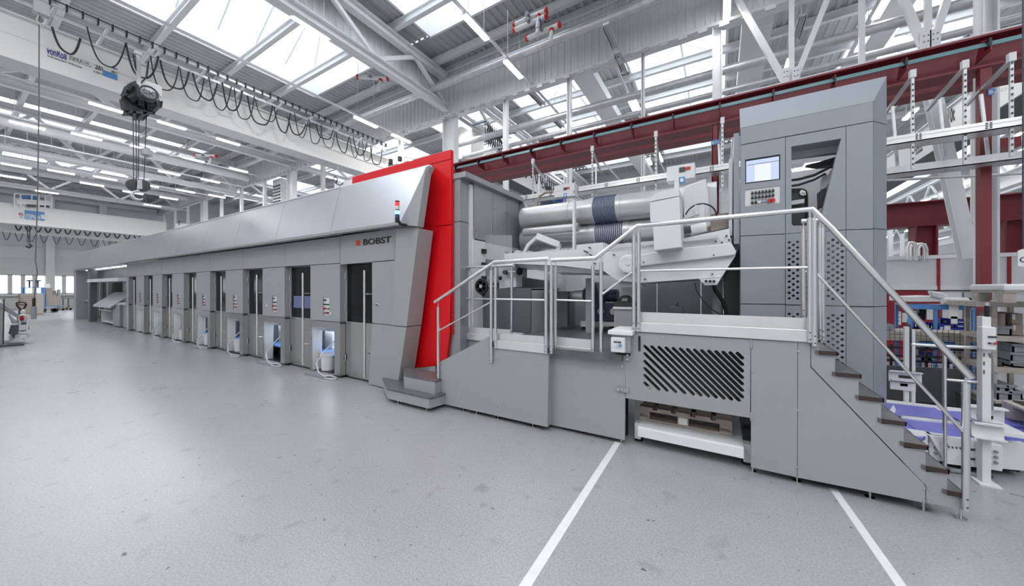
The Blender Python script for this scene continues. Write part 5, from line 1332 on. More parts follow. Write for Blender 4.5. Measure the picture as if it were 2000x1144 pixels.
c_.build('clips', 'black', fs)
for px in (110, 212, 314, 402, 478, 552, 612, 665, 710, -60):
    p = W(px, 20 + px * .36, X=XFs); y = p.y
    if px > 0: MB().bar((XFs, y, zf), (XG + .02, y - .12, zt_ + .02), .045, .045).build('post', 'white_steel', fs)
# loops: from the photograph, left start, lowest point, right end
LP = [((104, 57), (134, 99), (160, 70)), ((172, 45), (210, 123), (248, 75)), ((248, 76), (288, 149), (312, 105)), ((297, 105), (325, 172), (352, 127)),
      ((317, 105), (352, 172), (374, 150)), ((356, 127), (381, 194), (404, 150)), ((380, 130), (412, 194), (430, 172)), ((411, 149), (434, 211), (455, 170)), ((437, 150), (463, 214), (476, 195)),
      ((461, 170), (479, 229), (500, 187)), ((488, 175), (519, 243), (537, 196)), ((504, 188), (522, 233), (548, 214)), ((540, 197), (555, 256), (573, 214)), ((579, 213), (595, 267), (606, 228)),
      ((565, 230), (588, 262), (600, 240)), ((607, 230), (619, 278), (632, 238)), ((622, 240), (640, 270), (655, 245)), ((632, 239), (648, 288), (659, 245)), ((661, 247), (675, 297), (687, 256)), ((687, 258), (697, 306), (707, 265)), ((693, 258), (710, 302), (720, 266)),
      ((711, 262), (723, 313), (730, 268)), ((728, 272), (740, 320), (750, 285))]
xb0 = XFs - .16
for k, (a, m_, b) in enumerate(LP):
    A = W(*a, X=XFs - .02); M_ = W(*m_, X=XFs - .02); B = W(*b, X=XFs - .02)
    zt0 = min(zf - .12, max(A.z, B.z)); za = zt0; d = za - M_.z
    P = [];
    for j in range(21):
        u = -1 + 2 * j / 20; y = A.y + (B.y - A.y) * (u + 1) / 2
        P.append((XFs - .16 + .05 * math.sin(j * .3 + k), y, za - d * (1 - abs(u) ** 3.0)))
    o = MB().tube(P, .02 if k % 2 == 0 else .014, 7).build('festoon_cable', 'rubber', smooth=True)
    tag(o, 'black cable loop hanging under the festoon track, %s from the left end' % (nth(k) if k < 20 else ['third last', 'second last', 'last'][k - 20]), 'cable', 'festoon cable loops')
# hoist trolley on the near girder
ho = thing('crane_hoist', WX(275, 230), 'dark crane hoist trolley with white round-badged end cover under the girder', 'hoist')
XH_ = XG + .55
R_ = lambda pts, name, m, X, t, **k: MB().fpx(pts, X, t).build(name, m, ho, **k)
R_([(275, 172), (277, 166), (305, 175), (308, 180), (308, 197), (274, 186)], 'end_cover', 'machine_white', XH_ + .28, .34, bevel=.02)
R_([(237, 190), (242, 172), (252, 164), (262, 160), (268, 175), (272, 188), (308, 199), (310, 212), (300, 220), (290, 226), (280, 236), (268, 235), (262, 228), (240, 226), (240, 210), (233, 200)], 'gear_frame', 'dark_grey', XH_ - .05, .12)
R_([(244, 200), (274, 206), (306, 208), (304, 220), (284, 224), (250, 222)], 'rope_drum', 'black', XH_ - .5, .5)
for (a, b, r) in (((248, 178), (258, 168), .07), ((250, 195), (262, 190), .12), ((268, 200), (280, 204), .11), ((284, 205), (300, 208), .11), ((256, 218), (270, 226), .1), ((290, 200), (306, 203), .05)):
    p, q_ = W(*a, X=XH_ + .1), W(*b, X=XH_ + .1); MB().tube([p, q_], r, 14).build('drive_part', 'black', ho, smooth=True)
for (a, b) in (((236, 195), (240, 214)), ((246, 170), (238, 188)), ((268, 165), (270, 190)), ((308, 170), (308, 205)), ((240, 225), (250, 216)), ((262, 216), (262, 234)), ((299, 222), (307, 210)), ((270, 235), (285, 218)), ((244, 218), (302, 222))):
    p, q_ = W(*a, X=XH_ + .2), W(*b, X=XH_ + .2); MB().bar(p, q_, .05, .05).build('frame_bar', 'dark_grey', ho)
c = W(291, 181, X=XH_ + .62) + V(.004, 0, 0); MB().tube([c + V(0, math.cos(a) * .15, math.sin(a) * .14) for a in [k * math.pi / 12 for k in range(24)]], .02, 6, closed=True).build('badge_ring', 'dark_grey', ho)
writing('badge_lettering', 'CXT', (c.x + .002, c.y - .12, c.z - .05), YV, ZV, .14, 'dark_grey', ho, depth=.003, bold=True)
p, q_ = W(269, 106, X=XH_), W(271, 175, X=XH_); MB().bar(p, q_, .07, .07).build('mast', 'chrome', ho)
MB().box(p.x - .06, p.x + .06, p.y - .06, p.y + .06, p.z - .02, p.z + .06).build('mast_head', 'machine_white', ho)
MB().tube([W(260, 105, X=XH_), W(264, 130, X=XH_), W(276, 162, X=XH_), W(286, 150, X=XH_), W(290, 120, X=XH_)], .018, 7).build('cable', 'black', ho)
hk = thing('hook_block', W(269, 360, X=XH_), 'steel double sheave hook block hanging from the near crane', 'hook')
for a, b in ((260, 261), (265.5, 267), (271.5, 270), (286, 281)):
    MB().tube([W(a, 228, X=XH_), W(b, 358, X=XH_)], .009, 6).build('rope', 'dark_grey', hk)
for x in (263, 277): p = W(x, 362, X=XH_); MB().lathe(p, (1, 0, 0), [(.11, -.03), (.15, -.02), (.13, 0), (.15, .02), (.11, .03)], 20).build('sheave', 'dark_grey', hk, smooth=True)
MB().fpx([(266, 352), (275, 352), (276, 370), (265, 370)], XH_ - .05, .1).build('yoke', 'galvanised', hk)
c = W(269, 382, X=XH_); MB().tube([c + V(0, .0, .14)] + [c + V(0, -math.sin(a) * .1, math.cos(a) * .1) for a in [k * math.pi / 8 for k in range(12)]], [.04] + [.035] * 9 + [.025, .015, .008], 10).build('hook', 'galvanised', hk, smooth=True)
c = W(286.5, 298, X=XH_); tag(MB().lathe(c, (0, 0, 1), [(.02, -.12), (.11, -.07), (.12, .06), (.02, .12)], 14).build('limit_weight', 'duct_grey', smooth=True), 'round grey weight on the hoist rope below the trolley', 'weight')
# pendant control
pc = thing('pendant_control', W(68, 606, X=-12.0), 'grey pendant control on a long cable hanging by the pallet truck', 'crane remote')
MB().tube([W(76.5, 25, X=-12), W(76, 200, X=-12), W(73, 400, X=-12), W(69, 508, X=-12), W(73, 532, X=-12), W(69.5, 560, X=-12), W(66.5, 585, X=-12)], .009, 7).build('cable', 'text_grey', pc, smooth=True)
p, q_ = W(66.3, 582, X=-12), W(66, 598, X=-12); MB().cyl(p, q_, .022, 10).build('strain_relief', 'black', pc)
p, q_ = W(66, 598, X=-12), W(66, 623, X=-12); MB().cyl(p, q_, .036, 14).build('handset', 'plastic_grey', pc, smooth=True)
p = W(81, 18, X=-12); MB().box(p.x - .08, p.x + .08, p.y - .1, p.y + .1, p.z - .12, p.z + .12).build('junction_box', 'duct_grey', pc)
MB().tube([p + V(0, 0, -.1), p + V(0, .06, -.25), p + V(0, .0, -.38), p + V(0, -.06, -.25), p + V(0, -.02, -.1)], .012, 6).build('coiled_cable', 'hose_white', pc)
# far crane of the near bay
XS = -41.5; z0s, z1s = EYE + .1075 * 41.5, EYE + .1385 * 41.5
g2 = thing('crane_girder', (XS, 0, z0s), 'distant white crane girder with blue sign board at the far end', 'crane')
MB().box(XS - .8, XS, -12.5, 10.2, z0s, z1s).build('box_girder', 'crane_white', g2)
MB().box(XS - 2.6, XS - 1.8, -12.5, 10.2, z0s - .5, z1s - .5).build('rear_girder', 'crane_white', g2)
MB().box(XS - .85, XS + .05, -12.5, 10.2, z1s, z1s + .04).box(XS - .85, XS + .05, -12.5, 10.2, z0s - .04, z0s).build('flange', 'apron_grey', g2)
p, q_ = W(48, 427.5, X=XS), W(87, 417, X=XS)
MB().box(XS, XS + .02, p.y, q_.y, p.z, q_.z + .1).build('sign_board', 'sign_blue', g2)
gtext('lettering', 'STEPHAN', (49.5, 426), (78, 428.5), .42, 'plastic_white', True, X=XS + .022, par=g2)
gtext('lettering', '40t', (36, 420.5), (46, 422), .30, 'wall_red', True, X=XS, par=g2)
gtext('lettering', '2001', (38, 425.5), (45, 426), .18, 'text_grey', False, X=XS, par=g2)
p = W(80, 427, X=XS + .022); MB().box(XS + .022, XS + .03, p.y, p.y + .28, p.z, p.z + .3).build('sign_field', 'plastic_white', g2)
gt = thing('crane_trolley', W(62, 395, X=XS), 'white crane trolley with blue hood and railings on the distant girder', 'hoist')
Xq = XS + .2
MB().fpx([(28, 393), (93, 398), (93, 406), (28, 404)], Xq - 1.5, 1.5).build('chassis', 'machine_white', gt)
MB().fpx([(40, 384), (68, 386), (70, 392), (40, 390)], Xq - 1.0, .8).build('hood', 'frame_blue', gt)
MB().fpx([(52, 399), (70, 400), (70, 405), (52, 404)], Xq, .1).build('opening', 'black', gt)
for a in (28, 40, 62, 76, 88, 101): MB().bar(W(a, 377 + a * .06, X=Xq), W(a, 401 + a * .06, X=Xq), .06, .06).build('rail_post', 'machine_white', gt)
for dy in (0, 10): MB().bar(W(28, 378 + dy, X=Xq), W(101, 383 + dy, X=Xq), .05, .05).build('guard_rail', 'machine_white', gt)
MB().box(Xq - 1.4, Xq - .1, W(97, 395, X=Xq).y, W(101, 395, X=Xq).y, z1s + .05, z1s + 1.1).build('end_frame', 'machine_white', gt)
hk2 = thing('hook_block', W(56, 478, X=XS + .3), 'small black double hook hanging under the distant crane girder', 'hook')
for x in (54, 58): MB().tube([W(x, 440, X=XS + .3), W(x, 474, X=XS + .3)], .03, 6).build('rope', 'dark_grey', hk2)
p = W(56, 476, X=XS + .3); MB().tube([p, p + V(0, .12, -.12), p + V(0, .02, -.28), p + V(0, -.12, -.18)], .05, 8).build('hook', 'black', hk2)
k = 0
for row, (x0, x1, y0, y1, n, r, sag) in enumerate(((30, 300, 440, 463, 14, .045, .32), (5, 250, 452, 473, 10, .02, .55))):
    for j in range(n):
        f = j / n; f2 = (j + .62) / n
        A = W(x0 + (x1 - x0) * f, y0 + (y1 - y0) * f, X=XS + .1); B = W(x0 + (x1 - x0) * f2, y0 + (y1 - y0) * f2, X=XS + .1)
        P = [(A.x, A.y + (B.y - A.y) * t / 10, A.z + (B.z - A.z) * t / 10 - sag * math.sin(math.pi * t / 10)) for t in range(11)]
        tag(MB().tube(P, r, 6).build('festoon_cable', 'rubber'), '%s hanging below the distant crane girder, %s from the left' % (('thick black cable loop', 'thin grey cable loop')[row], nth(j)), 'cable', 'distant cable loops')
# cranes of the far bay
def fargirder(X, z0, z1, label, w=.6, face=1):
    t = thing('crane_girder', (X, 20, z0), label, 'crane')
    MB().box(X - (w if face > 0 else 0), X + (0 if face > 0 else w), 12.0, 27, z0, z1).build('box_girder', 'crane_white', t)
    MB().box(X - (w + .06 if face > 0 else .06), X + (.06 if face > 0 else w + .06), 12.0, 27, z0 - .04, z0).build('bottom_flange', 'dark_grey', t)
    MB().box(X - (w + .06 if face > 0 else .06), X + (.06 if face > 0 else w + .06), 12.0, 27, z1, z1 + .04).build('top_flange', 'apron_grey', t)
    return t
f1_ = fargirder(-8.0, 6.45, 7.35, 'far bay crane girder with black maker name seen below the red beam')
o = writing('lettering', 'DEMAG', W(1058, 366, X=-8.0) + V(.004, 0, 0), YV, ZV, .5, 'text_black', f1_, depth=.003, bold=True)
f2_ = fargirder(6.25, 6.25, 7.3, 'white far bay crane girder marked 10t right of the tower', face=-1)
def rtext(s, a, b, size, bold=False):
    p = W(*a, X=6.25); q_ = W(*b, X=6.25)
    o = writing('lettering', s, (6.245, p.y, p.z), (0, -1, 0), ZV, size, 'text_black', f2_, depth=.002, bold=bold)
    v = [k.co.y for k in o.data.vertices]; y0 = max(v); w = max(v) - min(v)
    for k in o.data.vertices: k.co.y = y0 - (y0 - k.co.y) * abs(p.y - q_.y) / w
rtext('10t', (1849, 245), (1861, 226), .62, True)
rtext('BURRI SA', (1784, 299), (1808, 278), .42)
rtext('LAUSANNE', (1789, 303), (1802, 292), .16)
for k in range(9):
    y = 13.5 + k * .55
    P = [(-7.8, y + .3 * math.sin(math.pi * t / 12) * 0 + t * .03, 7.5 - (.7 if k % 2 else .55) * math.sin(math.pi * t / 12)) for t in range(13)]
    tag(MB().tube(P, .025, 6).build('festoon_cable', 'rubber'), 'black cable loop on the far bay crane near the maker name, %s in line' % nth(k), 'cable', 'far bay cable loops')
bm_ = thing('crane_hoist', W(1085, 386, Y=17), 'blue hoist motor on the far bay crane below the switch cabinet', 'hoist')
MB().fp([(1075, 378), (1092, 376), (1092, 390), (1084, 394), (1075, 390)], 17, .5).build('motor', 'frame_blue', bm_, bevel=.05)
MB().fp([(1090, 384), (1102, 380), (1102, 398), (1092, 398)], 17, .5).build('gearbox', 'bin_blue', bm_, bevel=.05)
MB().bar(W(1053, 402, Y=17), W(1100, 396, Y=17), .3, .12).build('trolley', 'motor_navy', bm_)
bd_ = thing('cable_bundle', W(962, 260, Y=12), 'bunched black crane cables hanging on a bracket right of the grey column', 'cable')
for k in range(9):
    a = 947 + k * 3.8; A = W(a, 238 + k * 3, Y=12.2)
    P = [A, A + V(.04, 0, -.5 - .08 * (k % 3)), A + V(.10, 0, -.95 - .05 * (k % 2)), A + V(.16, 0, -.5), A + V(.18, 0, -.05)]
    MB().tube(P, .022, 6).build('cable', 'rubber', bd_)
MB().bar(W(922, 245, Y=12.2), W(950, 237, Y=12.2), .04, .04).bar(W(946, 277, Y=12.2), W(1008, 258, Y=12.2), .05, .05).build('bracket_rail', 'motor_navy', bd_)
cb = MB().fp([(893, 250), (920, 246), (920, 310), (893, 310)], 12.4, 1.0).build('side_panel_box', 'wall_paint'); tag(cb, 'plain pale panel right of the grey column above the red portal', 'panel')
# ================================================================== RED STEELWORK
YR1 = 7.5
zr = EYE + .4715 * YR1
def rb(k_top, k_bot, Y, x0, x1, label, w=.3, m='oxide_red'):
    a, b = EYE + k_bot * Y, EYE + k_top * Y
    return tag(MB().ibeam((x0, Y + w / 2, (a + b) / 2), (x1, Y + w / 2, (a + b) / 2), w, b - a, .03).build('red_beam', m), label, 'beam')
xl = W(887, 330, Y=YR1).x
rb(.4715, .411, YR1, xl - 1.5, X1 - 3, 'long dark red steel beam with teal conduits running over the feeder', w=.34)
rb(.425, .384, 8.5, xl, X1 - 3, 'dark red beam running behind and below the long conduit beam', w=.34)
cd_ = thing('conduit_run', (2, YR1 - .1, EYE + .443 * YR1), 'bundle of teal conduits clipped along the long red beam', 'conduit')
for k in range(5):
    z = EYE + .4470 * YR1 - k * .016; y = YR1 - .12 - k * .012
    MB().cyl((xl, y, z), (X1 - 3.2, y, z), .0085, 8).build('conduit', 'conduit_teal', cd_, smooth=True)
x = xl + .2
while x < 13:
    p = V(x, YR1 - .2, EYE + .4445 * YR1)
    MB().prism([(x, YR1 + .13, p.z - .14), (x, YR1 - .21, p.z - .13), (x, YR1 - .20, p.z + .03), (x, YR1 + .0, p.z + .12)], (.012, 0, 0)).build('clip', 'oxide_red', cd_)
    MB().box(x - .012, x + .012, YR1 - .21, YR1 - .10, p.z - .07, p.z + .04).build('strap', 'black', cd_)
    x += .78
# red posts
def rpost(px, Y, z1, label, w=.15, sign=None):
    c = W(px, 300, Y=Y); t = thing('red_post', (c.x, Y, 0), label, 'column')
    MB().ibeam((c.x, Y + .06, 0), (c.x, Y + .06, z1), w * .8, .1, .012, up=(1, 0, 0)).build('post', 'oxide_red', t)
    MB().box(c.x - w * .4, c.x + w * .4, Y, Y + .015, 0, z1).build('flange', 'oxide_red', t)
    if sign: 
        p = W(*sign[0], Y=Y - .01); q_ = W(*sign[1], Y=Y - .01); h = q_.z - p.z
        s_ = MB().prism([(p.x, Y - .012, p.z), (q_.x, Y - .012, p.z), (q_.x + .05, Y - .012, p.z + h / 2), (q_.x, Y - .012, q_.z), (p.x, Y - .012, q_.z)], (0, .01, 0)).build('marker_plate', 'sign_blue', t)
        writing('marker_lettering', sign[2], (p.x + .01, Y - .014, p.z + h * .25), (1, 0, 0), ZV, h * .7, 'plastic_white', t, depth=.001, bold=True)
    return t
z1 = EYE + .411 * YR1
rpost(1397, YR1 + .02, z1, 'dark red steel post left of the tower with a blue number plate', .15, ((1389, 284), (1403, 272), 'B.A26'))
rpost(1926, YR1 + .02, z1, 'tall dark red steel post near the right edge with a blue number plate', .13, ((1929, 187), (1940, 172), 'B.A27'))
tag(MB().box(W(1912, 400, Y=8.6).x, W(1919, 400, Y=8.6).x, 8.6, 8.64, 0, 5.2).build('red_post', 'oxide_red'), 'narrow dark red post just behind the tall red post', 'column')
tag(MB().cyl((W(1909.5, 300, Y=8.4).x, 8.4, 0), (W(1909.5, 300, Y=8.4).x, 8.4, 6.4), .045, 12).build('downpipe', 'machine_white', smooth=True), 'white downpipe beside the tall red post', 'pipe')
# lower red beams in the far bay
rb(.172, .123, 13.0, W(1720, 400, Y=13).x, X1 - 1, 'red crane beam at mid height behind the leaning white brace', w=.4)
rb(.057, .032, 15.0, W(1720, 400, Y=15).x, X1 - 1, 'lowest red beam just above the white partition', w=.4)
for px, l in ((1806, 'left'), (1983, 'right')): 
    c = W(px, 450, Y=13.1); tag(MB().ibeam((c.x, 13.2, 0), (c.x, 13.2, EYE + .123 * 13), .4, .4, .03, up=(1, 0, 0)).build('red_post', 'oxide_red'), 'short red post under the mid height beam, %s of two' % l, 'column')
c = W(1775, 240, Y=9.6)
tag(MB().ibeam(W(1811, 140, Y=9.6), W(1891, 505, Y=9.6) , .19, .19, .02, up=(0, 1, 0)).build('leaning_brace', 'white_steel'), 'thick white brace leaning to the right behind the red beam', 'brace')
tag(MB().box(W(1943, 285, Y=12).x, W(1995, 285, Y=12).x, 12, 12.4, W(1943, 291, Y=12).z, W(1943, 272, Y=12).z).build('red_bracket', 'oxide_red'), 'short red bracket right of the tall red post', 'bracket')
# cable trays with hangers
def tray(Y, k0, k1, x0, x1, label, holes=True):
    t = thing('cable_tray', ((x0 + x1) / 2, Y, EYE + k0 * Y), label, 'cable tray')
    a, b = EYE + k0 * Y, EYE + k1 * Y
    MB().box(x0, x1, Y, Y + .012, a, b).box(x0, x1, Y, Y + .3, a, a + .012).box(x0, x1, Y + .29, Y + .3, a, b).build('tray', 'bright_sheet' if holes else 'galvanised', t)
    if holes:
        s_ = MB(); x = x0 + .3
        while x < x1:
            for i in range(2):
                for j in range(4): s_.box(x + i * .035, x + i * .035 + .022, Y - .004, Y, a + .02 + j * .022, a + .034 + j * .022)
            x += .62
        s_.build('slots', 'dark_grey', t)
        MB().box(x0, x1, Y - .004, Y, (a + b) / 2 + .012, (a + b) / 2 + .02).build('seam', 'galvanised', t)
    return t
xt0 = W(1004, 390, Y=7.0).x
tray(7.0, .292, .3085, xt0, 13.5, 'long slotted white cable tray hanging below the red beam')
tray(7.3, .232, .247, W(1660, 330, Y=7.3).x, 13.5, 'plain grey cable tray hanging below the slotted tray on the right', False)
for k, (px, yt, yb) in enumerate(((1041, 318, 412), (1157, 294, 412), (1281, 266, 372), (1411, 240, 365), (1782, 150, 330), (1884, 132, 320), (1975, 118, 305))):
    t = thing('tray_hanger', W(px, yt, Y=7.1), 'perforated steel hanger pair carrying the cable tray, %s from the left' % nth(k), 'hanger', 'tray hangers')
    a, b = W(px, yt, Y=7.05), W(px, yb, Y=7.05)
    MB().bar(a, b, .032, .03).build('hanger_rail', 'galvanised', t)
    a2, b2 = V(a.x - .06, 7.5, a.z - .2), V(b.x - .03, 7.4, b.z)
    MB().bar(a2, b2, .03, .03).build('hanger_rail', 'galvanised', t)
    MB().bar(a, a2 + V(0, .35, 0), .04, .04).build('bracket_arm', 'galvanised', t)
    MB().box(a.x - .03, a.x + .03, 7.02, 7.08, a.z - .02, a.z + .09).build('clamp', 'machine_white', t)
    s_ = MB(); z = b.z + .05
    while z < a.z - .05: s_.box(a.x - .007, a.x + .007, 7.025, 7.034, z, z + .025); z += .08
    s_.build('slots', 'dark_grey', t)
# long thin pipe right of the tower
tag(MB().cyl(W(1735, 352, Y=8.2), W(2010, 338, Y=8.2), .02, 8).build('thin_pipe', 'galvanised', smooth=True), 'thin grey pipe just below the plain cable tray on the right', 'pipe')
tag(MB().box(W(1900, 500, Y=11.3).x - .02, W(1900, 500, Y=11.3).x + .02, 11.3, 11.34, 3.0, 7).build('thin_rod', 'white_steel'), 'thin white rod left of the downpipe', 'rod')
# ================================================================== PARTITION AND RIGHT HAND YARD
YW_ = 11.4
pt = thing('partition_wall', (6, YW_, 0), 'white office partition with dark red frame strips on the right', 'partition')
ztp = W(1850, 499, Y=YW_).z
xp0 = W(1690, 500, Y=YW_).x; xp1 = 20
MB().box(xp0, xp1, YW_, YW_ + .1, W(1800, 558, Y=YW_).z, ztp).build('upper_panel', 'partition_white', pt)
MB().box(xp0, xp1, YW_, YW_ + .1, 0, W(1800, 558, Y=YW_).z - .01).build('lower_panel', 'partition_white', pt)
MB().box(xp0, xp1, YW_ - .03, YW_, ztp - .06, ztp + .02).build('cap_rail', 'white_steel', pt)
MB().box(xp0, W(1830, 600, Y=YW_).x, YW_ - .02, YW_, 0, W(1780, 567, Y=YW_).z).build('red_panel', 'wall_red', pt)
MB().box(xp0, xp1, YW_ - .03, YW_, W(1800, 566, Y=YW_).z, W(1800, 558, Y=YW_).z).build('middle_rail', 'white_steel', pt)
MB().box(xp0, xp1, YW_ - .035, YW_, W(1800, 567.5, Y=YW_).z, W(1800, 566, Y=YW_).z).build('black_line', 'black', pt)
for x in (1832, 1925, 1944, 1970): 
    c = W(x, 550, Y=YW_); MB().box(c.x - .02, c.x + .02, YW_ - .04, YW_, 0, ztp - .06).build('frame_strip', 'wall_red', pt)
for a, b, n in ((1839, 1880, 'door'), (1881, 1922, 'door')):
    MB().fp([(a, 571), (b, 571), (b, 760), (a, 760)], YW_ - .03, .03).build('door_leaf', 'partition_white', pt)
    MB().fp([(a, 571), (a + 1, 571), (a + 1, 760), (a, 760)], YW_ - .035, .01).build('door_gap', 'black', pt)
MB().fp([(1841, 573), (1878, 573), (1878, 585), (1841, 583)], YW_ - .05, .02).build('door_louvre', 'apron_grey', pt)
MB().fp([(1901, 596), (1919, 598), (1919, 625), (1901, 622)], YW_ - .05, .02).build('red_notice', 'wall_red', pt)
# papers on the red wall
for k, (a, b, c, d, l) in enumerate(((1748, 608, 1760, 634, 'tall narrow white sheet with printed lines pinned to the red wall'), (1762, 611, 1778, 629, 'wide white sheet pinned to the red wall beside the narrow one'),
                                  (1779, 607, 1790, 640, 'white sheet behind the blue rack frame'), (1810, 598, 1828, 624, 'white poster sheet behind the dark jacket'), (1753, 641, 1763, 647, 'small white note low on the red wall'))):
    P_ = W(a, d, Y=YW_ - .03); Q_ = W(c, b, Y=YW_ - .03)
    o = MB().box(P_.x, Q_.x, YW_ - .032, YW_ - .024, P_.z, Q_.z).build('paper_sheet', 'paper'); tag(o, l, 'paper', 'papers on the red wall')
    if k == 0:
        n = MB()
        for j in range(6): n.box(P_.x + .07, Q_.x - .07, YW_ - .034, YW_ - .032, P_.z + .08 + j * .09, P_.z + .10 + j * .09)
        n.build('print_lines', 'text_grey', o)
# pipes bent on top of the partition
for k, (x0, x1) in enumerate(((1773, 1786), (1779, 1790), (1789, 1805), (1795, 1811))):
    a, b = W(x0, 505, Y=10.9 + k * .2), W(x1, 505, Y=10.9 + k * .2); zt2 = ztp + .28
    tag(MB().tube([(a.x, a.y, ztp - .1), (a.x, a.y, zt2 - .1), ((a.x * 3 + b.x) / 4, a.y, zt2), ((a.x + b.x * 3) / 4, a.y, zt2), (b.x, a.y, zt2 - .1), (b.x, a.y, ztp - .1)], .022, 8).build('bent_pipe', 'rail_steel', smooth=True),
        'silver bent pipe above the white partition, %s from the left' % nth(k), 'pipe', 'bent pipes')
# blue workshop rack with bins
YK = 8.2
rk = thing('blue_rack', W(1800, 700, Y=YK), 'light blue steel rack frame with bins behind the black mesh fence', 'rack')
zr0, zr1, zr2 = W(1800, 648, Y=YK).z, W(1800, 594, Y=YK).z, .9
xa, xb = W(1778, 600, Y=YK).x, W(1903, 600, Y=YK).x
xm = W(1828, 600, Y=YK).x
for x in (xa, xm, xb): 
    MB().box(x - .018, x + .018, YK, YK + .035, 0, zr1).build('upright', 'frame_blue', rk)
    MB().box(x - .018, x + .018, YK + .5, YK + .53, 0, zr1).build('upright', 'frame_blue', rk)
for z in (zr1, zr0 - .08, .75):
    MB().box(xa - .05, xb + .05, YK - .01, YK + .03, z - .08, z).build('shelf_beam', 'frame_blue', rk)
    MB().box(xa - .03, xb + .03, YK + .03, YK + .5, z - .03, z - .005).build('shelf_board', 'plastic_grey', rk)
def crate(px0, px1, py0, py1, Y, label, m='bin_blue', group=None, cat='bin', dep=.25, name='storage_bin'):
    a = W(px0, py1, Y=Y); b = W(px1, py0, Y=Y); t = thing(name, ((a.x + b.x) / 2, Y, a.z), label, cat, group)
    w = .012; bx = MB()
    bx.box(a.x, b.x, Y, Y + dep, a.z, a.z + w).box(a.x, b.x, Y, Y + w, a.z, b.z).box(a.x, b.x, Y + dep - w, Y + dep, a.z, b.z).box(a.x, a.x + w, Y, Y + dep, a.z, b.z).box(b.x - w, b.x, Y, Y + dep, a.z, b.z)
    bx.build('tub', m, t)
    MB().box(a.x - .012, b.x + .012, Y - .012, Y + .006, b.z - .03, b.z).build('rim', m, t)
    h = (b.z - a.z)
    if name == 'storage_bin': MB().box(a.x + (b.x - a.x) * .3, a.x + (b.x - a.x) * .7, Y - .006, Y, a.z + h * .25, a.z + h * .65).build('label_card', 'paper', t)
    return t
k = 0
for j in range(7):
    crate(1785.5 + j * 6.2, 1790.8 + j * 6.2, 626 + j * .8, 641.5 + j * 1.0, YK + .1, 'small blue bin in the row on the blue rack shelf, %s from the left' % nth(j), group='small blue bins on the rack shelf')
crate(1831, 1846, 633, 647, YK + .1, 'plain blue bin right of the middle rack upright')
crate(1838, 1855, 622, 633, YK + .35, 'dark blue bin behind the plain blue bin')
for j in range(3): crate(1863, 1889, 624 + j * 8.4, 631.8 + j * 8.4, YK + .15, 'blue bin with label in the stack at the right of the rack, %s' % ('topmost', 'middle', 'lowest')[j], group='stacked blue bins')
for j in range(6): crate(1792 + (j % 3) * 12, 1802 + (j % 3) * 12, 668 + (j // 3) * 22, 684 + (j // 3) * 22, YK + .2, 'blue bin on the lower rack shelf seen through the mesh, %s of six' % nth(j), group='blue bins behind the mesh')
for j in range(4): crate(1884 + (j % 2) * 13, 1895 + (j % 2) * 13, 690 + (j // 2) * 20, 704 + (j // 2) * 20, YK + .2, 'blue bin behind the mesh near the white column, %s of four' % nth(j), group='blue bins near the column')
tb = MB().fp([(1777, 580), (1840, 578), (1840, 589), (1777, 589)], YK, .8).build('flat_box', 'plastic_white'); tag(tb, 'flat white box lying on top of the blue rack', 'box')
sr = MB().tube([W(1834 + 14, 589, Y=YK), W(1845, 578, Y=YK), W(1834, 574, Y=YK), W(1820, 572, Y=YK), W(1822, 577, Y=YK), W(1838, 580, Y=YK)], .035, 10).build('plastic_roll', 'plastic_white', smooth=True); tag(sr, 'crumpled white plastic roll on the flat box', 'roll')
jk = thing('dark_jacket', W(1805, 600, Y=YK + .3), 'dark jacket hanging inside the blue rack', 'clothing')
MB().fp([(1797, 595), (1810, 594), (1811, 606), (1808, 624), (1802, 628), (1795, 626), (1790, 616), (1795, 606)], YK + .3, .1).build('body', 'black', jk, bevel=.02)
MB().fp([(1794, 597), (1798, 596), (1796, 610), (1792, 614)], YK + .28, .06).build('sleeve', 'plastic_grey', jk, bevel=.01)
for a, b, c, d, l in ((1853, 594, 1872, 622, 'printed notice sheet hanging from the blue rack top'), (1844, 636, 1856, 649, 'white card clipped on the rack shelf edge'), (1857, 618, 1870, 632, 'white card standing between the blue bins')):
    P_ = W(a, d, Y=YK - .03); Q_ = W(c, b, Y=YK - .03); tag(MB().box(P_.x, Q_.x, YK - .034, YK - .03, P_.z, Q_.z).build('notice_card', 'paper'), l, 'paper')
# rollers of the printing rolls at rack right end
rr_ = thing('roll_bundle', W(1900, 588, Y=YK - .1), 'wrapped tube with black and red ends on the blue rack', 'roll')
MB().cyl(W(1840, 587, Y=YK - .1), W(1893, 589, Y=YK - .1), .06, 14).build('tube', 'plastic_white', rr_, smooth=True)
for j in range(3): MB().cyl(W(1890 + j * 6, 590.5, Y=YK - .1), W(1894.5 + j * 6, 590.5, Y=YK - .1), .075, 16).build('end_ring', ('black', 'button_red', 'black')[j], rr_, smooth=True)
